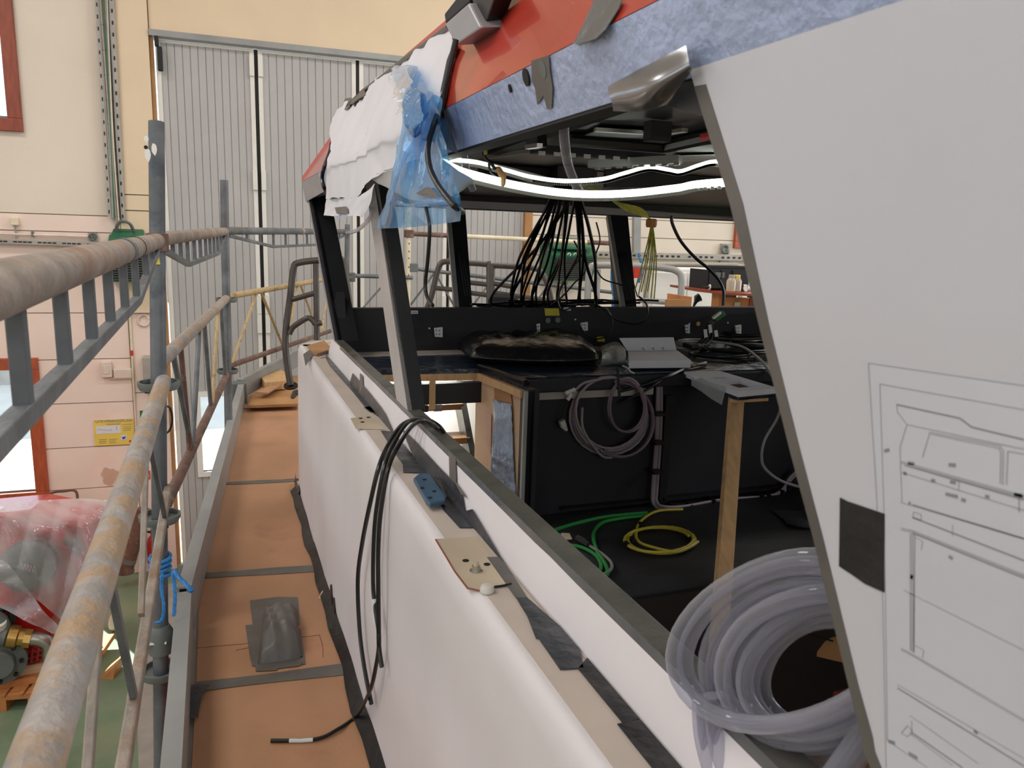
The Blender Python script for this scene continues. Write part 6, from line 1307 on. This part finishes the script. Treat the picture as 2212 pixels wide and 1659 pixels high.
# cable trunk along the console and floor
tk = thing('cable_bundle', 'bundle of pale cables strapped down the console front and along the floor', 'cable bundle', Yp(1415, 1095, 2.8))
for k in range(4):
    o = k-1.5; P = [CF(1424+o*2, 822, .03), CF(1424+o*3, 870, .03), CF(1421+o*3, 960, .03), CF(1414+o*3, 1060, .035), CF(1415+o*2, 1085-o*2, .05), CF(1432, 1098-o*2.4, .08), CF(1480, 1098-o*3, .08), CF(1560, 1084-o*3, .06), CF(1660, 1076-o*3, .06), CF(1690, 1062-o*3, .06), CF(1706, 1036-o*2, .06), CF(1725, 1018-o*2, .06)]
    part(tk, 'cable', cable(P, .0075, 7, 6), ['cable_plum', 'cable_grey', 'cable_plum2', 'cable_plum'][k], smooth=40)
for x, y in ((1422, 893), (1419, 955), (1416, 1018), (1450, 1098), (1486, 1096), (1536, 1086), (1640, 1076), (1655, 1075), (1684, 1066), (1698, 1048)):
    p = CF(x, y, .055); v_ = y < 1050 and x < 1500; part(tk, 'strap', MB().box(p-np.array([.024 if v_ else .006, .03, .006 if v_ else .022]), p+np.array([.024 if v_ else .006, .03, .006 if v_ else .022])), 'rubber')
# green cables and yellow coil on the raised floor
ZF = -1.165
FZ = lambda x, y, o=0.: Zp(x, y, ZF+o)
solo('green_cable', cable([FZ(x, y) for x, y in ((1190, 1148), (1240, 1132), (1300, 1118), (1350, 1112), (1398, 1108))], .008, 8), 'cable_green', 'green cable lying straight along the foot of the console', 'cable', smooth=40)
solo('green_cable', cable([FZ(x, y, .006) for x, y in ((1395, 1114), (1340, 1120), (1300, 1130), (1282, 1155), (1290, 1190), (1308, 1220), (1312, 1240), (1295, 1250), (1270, 1252))], .0075, 8), 'cable_green', 'green cable bending back across the black floor toward the sill', 'cable', smooth=40)
solo('green_cable', cable([FZ(x, y, .004) for x, y in ((1215, 1176), (1255, 1182), (1285, 1198), (1298, 1218), (1294, 1236), (1270, 1250))], .007, 8), 'cable_green', 'short curved green cable nearest the sill on the black floor', 'cable', smooth=40)
t = solo('connector_cable', cable([FZ(x, y, .008) for x, y in ((1250, 1165), (1275, 1180), (1300, 1196), (1320, 1215), (1318, 1232), (1290, 1246))], .006, 8), 'cable_grey', 'grey-green cable with a dark connector on the black floor', 'cable', smooth=40)
part(t, 'connector', MB().tube([FZ(1248, 1163, .012), FZ(1262, 1171, .012), FZ(1272, 1178, .012)], [.015, .016, .010], 8), 'rubber', smooth=40)
P = []
for k in range(2*22+4):
    t_ = k/22*6.283-1.2; s = 1-.12*(k/44); P.append(FZ(1425+78*s*math.cos(t_)+6*math.sin(t_*.5), 1166+30*s*math.sin(t_), .004+.006*(k/22)))
yc = solo('yellow_coil', MB().tube(P, .0062, 8), 'cable_yellow', 'yellow cable coil lying on the black floor', 'cable coil', smooth=40)
part(yc, 'lead', cable([FZ(x, y, .012) for x, y in ((1475, 1100), (1420, 1104), (1385, 1125), (1374, 1150), (1380, 1170), (1410, 1182), (1460, 1192), (1490, 1182), (1508, 1170))], .006, 8), 'cable_yellow', smooth=40)
for x, y in ((1384, 1134), (1366, 1166), (1354, 1176)): p = FZ(x, y, .014); part(yc, 'tie', MB().box(p-np.array([.006, .012, .012]), p+np.array([.006, .012, .01])), 'rubber')
q = MB().prism([FZ(x, y, .001) for x, y in ((1212, 1153), (1230, 1154), (1236, 1166), (1211, 1167))], (0, 0, .004)); solo('paper_scrap', q, 'tape_cream', 'small torn scrap of pale paper on the black floor near the sill', 'scrap')
q = MB().grid(sheet([[FZ(1665, 1100, .004), FZ(1700, 1102, .012), FZ(1745, 1102, .004)], [FZ(1690, 1120, .004), FZ(1715, 1122, .014), FZ(1750, 1122, .004)], [FZ(1700, 1135, .003), FZ(1720, 1138, .006), FZ(1752, 1140, .003)]], 5, .003, (0, 0, 1), 30)); solo('foil_scrap', q, 'tape_dark', 'crumpled dark plastic scrap at the right of the black floor', 'scrap', smooth=50)
# lower cabin: cardboard-covered bench, wrapped parcel
bn = thing('cardboard_box', 'long brown cardboard-covered box beside the clear hose coil', 'box', (1.9, 1.75, -1.75))
top = [Zp(x, y, -1.42) for x, y in ((1575, 1262), (1780, 1190), (1900, 1190), (1900, 1300), (1600, 1285))]
part(bn, 'box_body', MB().prism(top, (0, 0, -.33)), 'cardboard', bevel=.006)
part(bn, 'flap', MB().prism([p+np.array([0, 0, .003]) for p in [Zp(x, y, -1.415) for x, y in ((1575, 1262), (1700, 1222), (1740, 1262), (1600, 1285))]], (0, 0, -.003)), 'board_edge')
c0 = [Zp(x, y, -1.45) for x, y in ((1700, 1366), (1830, 1395), (1830, 1320), (1720, 1320))]
G = []
for j in range(13):
    row = []
    for i in range(13):
        u = i/12; v = j/12; p = (c0[0]*(1-u)+c0[1]*u)*(1-v)+(c0[3]*(1-u)+c0[2]*u)*v; h = (max(0, 1-abs(2*u-1)**4)*max(0, 1-abs(2*v-1)**4))**.5
        row.append(p+np.array([0, 0, .05*h-.05+.006*math.sin(9*u+4*v)*h]))
    G.append(row)
o = solo('wrapped_parcel', MB().grid(G, thick=(0, 0, -.02)), 'cardboard', 'brown paper-wrapped parcel with a rounded end behind the clear hose coil', 'parcel', smooth=50)
q = MB().beam(Zp(1705, 1358, -1.42), Zp(1800, 1385, -1.42), .006, .004); part(o, 'seam', q, 'rubber')
q = MB().prism([Zp(x, y, -1.745) for x, y in ((1690, 1420), (1850, 1400), (1850, 1540), (1720, 1500))], (0, 0, .06)); solo('brown_board', q, 'red_wood', 'dark brown board on the cabin floor inside the clear hose coil', 'board', bevel=.004)
q = MB().prism([Zp(x, y, -1.745) for x, y in ((1430, 1400), (1540, 1345), (1580, 1420), (1480, 1480))], (0, 0, .02)); solo('sawn_board', q, 'pine', 'pale sawn board on the cabin floor left of the clear hose coil', 'board', bevel=.004)

# clear hose coil hung on the sill
hn_ = nrm((1, .35, 0)); hp_ = np.array([.445, .62, -.4])
def H(x, y, o=0.): return Pl(x, y, hp_+hn_*o, hn_)
hc = thing('hose_coil', 'coil of clear plastic hose hanging over the window sill beside the white panel', 'hose', H(1640, 1659))
rs = np.random.RandomState(4)
specs = [(1705, 1385, 255, 172, -.25, 0), (1712, 1395, 240, 165, -.25, .008), (1745, 1420, 225, 168, -.2, .02), (1755, 1440, 215, 172, -.2, .03), (1760, 1432, 200, 150, -.3, .012), (1770, 1450, 190, 150, -.3, .024), (1775, 1445, 172, 132, -.35, .016), (1780, 1455, 165, 125, -.35, .03), (1790, 1460, 150, 118, -.3, .04), (1760, 1455, 210, 180, -.15, .045)]
for i, (cx, cy, a, b, rot, o) in enumerate(specs):
    P = []
    for k in range(41):
        t = k/40*6.283; x = a*math.cos(t); y = b*math.sin(t)*(1.0+.0*math.cos(t)); P.append(H(cx+x*math.cos(rot)-y*math.sin(rot)+4*math.sin(2*t+i), cy+x*math.sin(rot)+y*math.cos(rot)+4*math.cos(3*t+i), o-.006*math.sin(t+i)))
    part(hc, 'loop', MB().tube(P[:-1], .009, 12, closed=True), 'hose', smooth=60)
for i in range(6):
    P = [H(x+9*i, y+(18-4*i)*(.4 if k < 2 else 1), .01+.012*(i % 3)) for k, (x, y) in enumerate(((1512, 1500), (1520, 1600), (1560, 1690), (1660, 1730), (1760, 1690), (1835, 1600), (1870, 1540)))]
    part(hc, 'lower_loop', cable(P, .009, 12, 8), 'hose', smooth=60)

# ================================================================ BEYOND THE BOW: guard rails, bench, ladder
def rail_thing(name, label, cat, runs, m, r, grp=None):
    allp = np.array([p for R_ in runs for p in R_]); t = thing(name, label, cat, (allp[:, 0].mean(), allp[:, 1].mean(), allp[:, 2].min()), grp)
    for i, R_ in enumerate(runs): part(t, 'tube' if i else 'main_tube', MB().tube(R_, r if i == 0 else r*.85, 10), m, smooth=40)
    return t
g_ = lambda L, d=5.6: [Dp(x, y, d) for x, y in L]
K['rail_dark'] = mat('rail_dark', (78, 72, 68), .35, .3, var=.15, scale=8)
bf_ = lambda L, d=5.6: [Dp(x, y, d) for x, y in L]
t = rail_thing('bow_rail', 'dark tubular bow rail frame on the foredeck left of the corner post', 'rail', [spl(bf_(((628, 832), (619, 780), (617, 720), (627, 640), (634, 580), (645, 568), (690, 562), (735, 560), (743, 572), (750, 620), (756, 672))), 5), spl(bf_(((625, 722), (632, 708), (645, 698), (665, 687), (675, 692), (682, 700), (695, 697))), 5), bf_(((632, 647), (684, 632))), bf_(((682, 570), (684, 735))), bf_(((722, 622), (747, 618)))], 'rail_dark', .024)
part(t, 'foot', MB().cyl(Dp(628, 832, 5.6), Dp(628, 826, 5.6)-np.array([0, 0, .03]), .05, 14), 'rubber')
t = rail_thing('bow_rail', 'dark tubular rail frame outside, left of the centre windscreen post', 'rail', [spl(g_(((920, 672), (932, 640), (944, 590), (952, 570), (966, 565), (1010, 568), (1050, 571), (1056, 576), (1056, 670))), 5), g_(((938, 622), (980, 626))), g_(((1010, 610), (1056, 615))), g_(((1010, 632), (1056, 638)))], 'rail_dark', .021)
t = rail_thing('bow_rail', 'dark tubular rail frame outside, behind the fan of black cables', 'rail', [spl(g_(((1063, 675), (1063, 580), (1066, 574), (1110, 576), (1155, 580), (1172, 592), (1186, 625), (1196, 672))), 5), g_(((1063, 632), (1190, 650))), g_(((1063, 612), (1110, 620)))], 'rail_dark', .021)
g_ = lambda L, d=6.4: [Dp(x, y, d) for x, y in L]
t = rail_thing('stair_rail', 'grey tubular stair rail seen right of the green heater', 'rail', [spl(g_(((1268, 672), (1272, 590), (1276, 580), (1290, 573), (1400, 576), (1440, 580), (1462, 586), (1472, 602), (1470, 648))), 5), g_(((1288, 672), (1292, 582))), g_(((1380, 648), (1470, 655)))], 'steel_grey', .028)
part(t, 'paint_tag', MB().box(Dp(1375, 590, 6.35)-np.array([.03, .02, .04]), Dp(1375, 590, 6.35)+np.array([.03, .02, .04])), 'sign_red')
_b = [Dp(1600, 680, 7.6), Dp(1400, 571, 7.6)]
t = rail_thing('bed_rail', 'pale bent tube end standing behind the bench with bottles', 'rail', [[_b[1], zc(_b[1], FLOOR)], [_b[0], zc(_b[0], FLOOR)], spl([Dp(x, y, 7.6) for x, y in ((1400, 571), (1575, 573), (1590, 576), (1598, 586), (1600, 680))], 5)], 'box_grey', .03)
q = MB().box(Dp(1290, 574, 7.9)+np.array([0, 0, 0]), Dp(1560, 574, 7.9)+np.array([0, .5, 0])-np.array([0, 0, 1.0])); 
a = Dp(1350, 574, 8.2); b = Dp(1562, 574, 8.0)
wc = thing('white_cabinet', 'large plain white cabinet standing beyond the starboard front window', 'cabinet', ((a+b)/2*np.array([1, 1, 0])+np.array([0, .3, FLOOR])))
part(wc, 'body', MB().box((a[0], min(a[1], b[1]), FLOOR), (b[0], min(a[1], b[1])+.45, a[2])), 'cabinet_white', bevel=.01)
part(wc, 'door_panel', MB().box((a[0]+.03, min(a[1], b[1])-.015, FLOOR+.1), ((a[0]+b[0])/2-.01, min(a[1], b[1])-.001, a[2]-.04)), 'cabinet_white', bevel=.004); part(wc, 'door_panel', MB().box(((a[0]+b[0])/2+.01, min(a[1], b[1])-.015, FLOOR+.1), (b[0]-.03, min(a[1], b[1])-.001, a[2]-.04)), 'cabinet_white', bevel=.004)
q = twist([Dp(x, y, 6.5) for x, y in ((1328, 545), (1322, 590), (1326, 640), (1336, 680))], .014); br = solo('blue_hanging_rope', q, 'rope', 'blue rope hanging behind the starboard windscreen post', 'rope', smooth=60)
part(br, 'second_strand', twist([Dp(x, y, 6.5) for x, y in ((1380, 548), (1386, 580), (1380, 610))], .012), 'rope', smooth=60)
q = MB().lathe(Dp(1334, 650, 6.4), (0, 0, 1), [(.04, -.08), (.05, -.04), (.045, .03), (.02, .06)], 10); part(br, 'knot', q, 'rope', smooth=60)
# bench with bottles
BD = 6.2; kb = BD/5.2; zb = Dp(1560, 636, BD)[2]
wb_ = thing('workbench', 'brown wooden bench with pallet sides outside the starboard front window', 'bench', np.array([Dp(1600, 640, BD)[0], Dp(1600, 640, BD)[1], FLOOR]))
tpz_ = [Zp(x, y, zb) for x, y in ((1506, 625), (1560, 631), (1640, 636), (1720, 640))]
tpz_ = tpz_+[tpz_[-1]+np.array([0, .6, 0]), tpz_[0]+np.array([.1, .6, 0])]
part(wb_, 'bench_top', MB().prism(tpz_, (0, 0, -.02)), 'red_wood')
b0_, b1_ = Zp(1562, 634, zb-.02), Zp(1720, 640, zb-.02)
for k, (s0, s1, m) in enumerate(((0, .36, 'orange_wood'), (.38, .62, 'red_wood2'), (.64, 1, 'orange_wood'))):
    part(wb_, 'front_board', MB().prism([b0_+(b1_-b0_)*s0+np.array([0, 0, -.03]), b0_+(b1_-b0_)*s1+np.array([0, 0, -.03]), b0_+(b1_-b0_)*s1+np.array([0, 0, -.3]), b0_+(b1_-b0_)*s0+np.array([0, 0, -.3])], (0, .02, 0)), m)
for s in (.12, .5, .8): part(wb_, 'spacer_block', MB().box(b0_+(b1_-b0_)*s+np.array([-.05, 0, -.03]), b0_+(b1_-b0_)*s+np.array([.05, .1, 0])), 'rust_tube')
for s in (.03, .97):
    p = b0_+(b1_-b0_)*s; part(wb_, 'leg', MB().box(np.array([p[0]-.05, p[1]+.02, FLOOR]), np.array([p[0]+.05, p[1]+.12, p[2]])), 'orange_wood')
part(wb_, 'metal_latch', MB().box(b0_+(b1_-b0_)*.2+np.array([-.03, -.012, -.17]), b0_+(b1_-b0_)*.2+np.array([.03, 0, -.07])), 'steel_bright')
for i, x in enumerate((1578, 1590)):
    p = Zp(x, 630, zb); p = p+np.array([0, 0, .001]); t = thing('plastic_bottle', ['milky plastic bottle on the bench, left one of two, grey cap', 'milky plastic bottle on the bench, right one of two, yellow cap'][i], 'bottle', p, 'bottles on the bench')
    part(t, 'bottle_body', MB().lathe(p, (0, 0, 1), [(.03*kb, 0), (.034*kb, .005), (.034*kb, .075*kb), (.026*kb, .09*kb), (.02*kb, .095*kb)], 14), 'bottle', smooth=40); part(t, 'bottle_cap', MB().lathe(p+np.array([0, 0, .095*kb]), (0, 0, 1), [(.022*kb, 0), (.022*kb, .022*kb), (.02*kb, .024*kb)], 14), ['box_grey', 'sign_yellow'][i], smooth=40)
p = Zp(1532, 627, zb)+np.array([0, 0, .026]); p2 = Zp(1568, 628, zb)+np.array([0, 0, .026])
t = thing('sealant_cartridge', 'dark sealant cartridge with pointed nozzle lying on the bench', 'cartridge', p-np.array([0, 0, .022]))
part(t, 'cartridge', MB().cyl(p, p2, .025, 14), 'black_gloss', smooth=40); part(t, 'white_end', MB().cyl(p2, p2+(p2-p)*.06, .0255, 14), 'nylon', smooth=40); part(t, 'nozzle', MB().lathe(p, p-p2, [(.012, 0), (.008, .02), (.003, .07)], 10), 'cable_black', smooth=40)
part(t, 'white_collar', MB().cyl(p-(p2-p)*.03, p+(p2-p)*.04, .0255, 14), 'nylon', smooth=40)
for i, (x, m, l) in enumerate(((1600, 'rubber', 'black round lid standing on edge on the bench'), (1609, 'lid', 'white round lid standing on edge on the bench beside the bottles'))):
    p = Zp(x, 630, zb)+np.array([0, 0, .031]); o = solo('round_lid', MB().lathe(p, (.2, -1, 0), [(.029, -.012), (.031, -.01), (.031, .01), (.026, .012), (.024, .006)], 18), m, l, 'lid', smooth=40)
q = MB().cyl(Zp(1614, 629, zb)+np.array([0, 0, .02]), Zp(1640, 630, zb)+np.array([0, 0, .02]), .018, 12); solo('white_tube', q, 'lid', 'white tube lying on the bench right of the lids', 'tube', smooth=40)
p0, p1 = Zp(1568, 631, zb)+np.array([.03, .3, .001]), Zp(1640, 631, zb)+np.array([.1, .3, .001])
cr_ = thing('grey_crate', 'dark grey plastic crate on the bench behind the bottles', 'crate', (p0+p1)/2)
part(cr_, 'crate_front', MB().box(p0, np.array([p1[0], p0[1]+.01, p0[2]+.2])), 'charcoal'); part(cr_, 'rim', MB().box(p0+np.array([-.01, -.01, .19]), np.array([p1[0]+.01, p0[1]+.015, p0[2]+.21])), 'black'); part(cr_, 'side', MB().box(p0, p0+np.array([.01, .3, .17])), 'charcoal'); part(cr_, 'grip_plate', MB().box(p0+np.array([.06, -.006, .1]), p0+np.array([.16, 0, .15])), 'cast_grey', bevel=.01)
for s in (.0, .12, .24): part(cr_, 'crate_rib', MB().box(p0+np.array([s, -.01, 0]), p0+np.array([s+.012, 0, .17])), 'black')
q = MB().box(Dp(1440, 652, 5.6), Dp(1510, 640, 5.6)+np.array([0, .2, 0])-np.array([0, 0, .2]))
a = Dp(1440, 650, 5.5); b = Dp(1508, 650, 5.5); t = thing('open_carton', 'brown open carton outside below the stair rail', 'box', (a+b)/2-np.array([0, 0, .25]))
part(t, 'carton_side', MB().box((a[0], a[1], a[2]-.25), (b[0], a[1]+.02, a[2]+.01)), 'cardboard'); part(t, 'carton_end', MB().box((b[0]-.02, a[1]-.0, a[2]-.25), (b[0], a[1]+.3, a[2]+.03)), 'orange_wood')
q = MB().tube([Dp(1498, 662, 4.6), Dp(1503, 652, 4.6), Dp(1506, 645, 4.6), Dp(1512, 642, 4.6)], [.006, .012, .024, .026], 10); solo('black_plug', q, 'cable_black', 'black cable plug sticking up at the starboard window ledge', 'plug', smooth=40)
q = MB().lathe(Dp(1088, 650, 5.2), (0, 0, 1), [(.10, -.08), (.11, 0), (.09, .03), (.02, .05)], 12); solo('black_pack', q, 'slab_black', 'dark rounded pack on the foredeck left of the cable fan', 'bag', smooth=40)
# ladder in the small cabin
ld_ = thing('step_ladder', 'step ladder with brown treads and dark side rails inside the open hatch', 'ladder', np.array([1.2, 3.5, -1.96]))
YL = 3.5
ra = [Yp(985, 820, YL+.15), Yp(1020, 1010, YL-.2)]; 
part(ld_, 'side_rail', MB().beam(ra[0]+(ra[0]-ra[1])*.1, ra[1]+(ra[1]-ra[0])*.8, .03, .09, (0, 1, 0)), 'sill')
off_ = np.array([-.5, 0, 0]); part(ld_, 'side_rail', MB().beam(ra[0]+off_+(ra[0]-ra[1])*.1, ra[1]+off_+(ra[1]-ra[0])*.8, .03, .09, (0, 1, 0)), 'sill')
for s in (.28, .66, 1.05, 1.4):
    p = ra[0]+(ra[1]-ra[0])*s; t_ = part(ld_, 'tread', MB().hexa([p+np.array([-.5, -.06, -.02]), p+np.array([0, -.06, -.02]), p+np.array([0, .06, -.02]), p+np.array([-.5, .06, -.02])], [p+np.array([-.5, -.06, .01]), p+np.array([0, -.06, .01]), p+np.array([0, .06, .01]), p+np.array([-.5, .06, .01])]), 'oak', bevel=.003)
    if s == .28: link('tape_wrap', MB().box(p+np.array([-.22, -.062, -.022]), p+np.array([-.18, .062, .012])), 'tape_black', t_); link('tape_wrap', MB().box(p+np.array([-.15, -.062, -.022]), p+np.array([-.11, .062, .012])), 'tape_silver', t_)
q = cable([Yp(x, y, 3.35) for x, y in ((878, 846), (930, 845), (980, 838), (1018, 826), (1030, 815))], .005, 6); solo('cabin_cable', q, 'cable_grey', 'pale cable sagging across the open hatch above the ladder', 'cable', smooth=40)

# ---------------------------------------------------------------- lift the whole place so that the hall floor is z = 0
for o in S.objects:
    if o.parent is None and o.type not in ('CAMERA', 'LIGHT'): o.location.z += LIFT
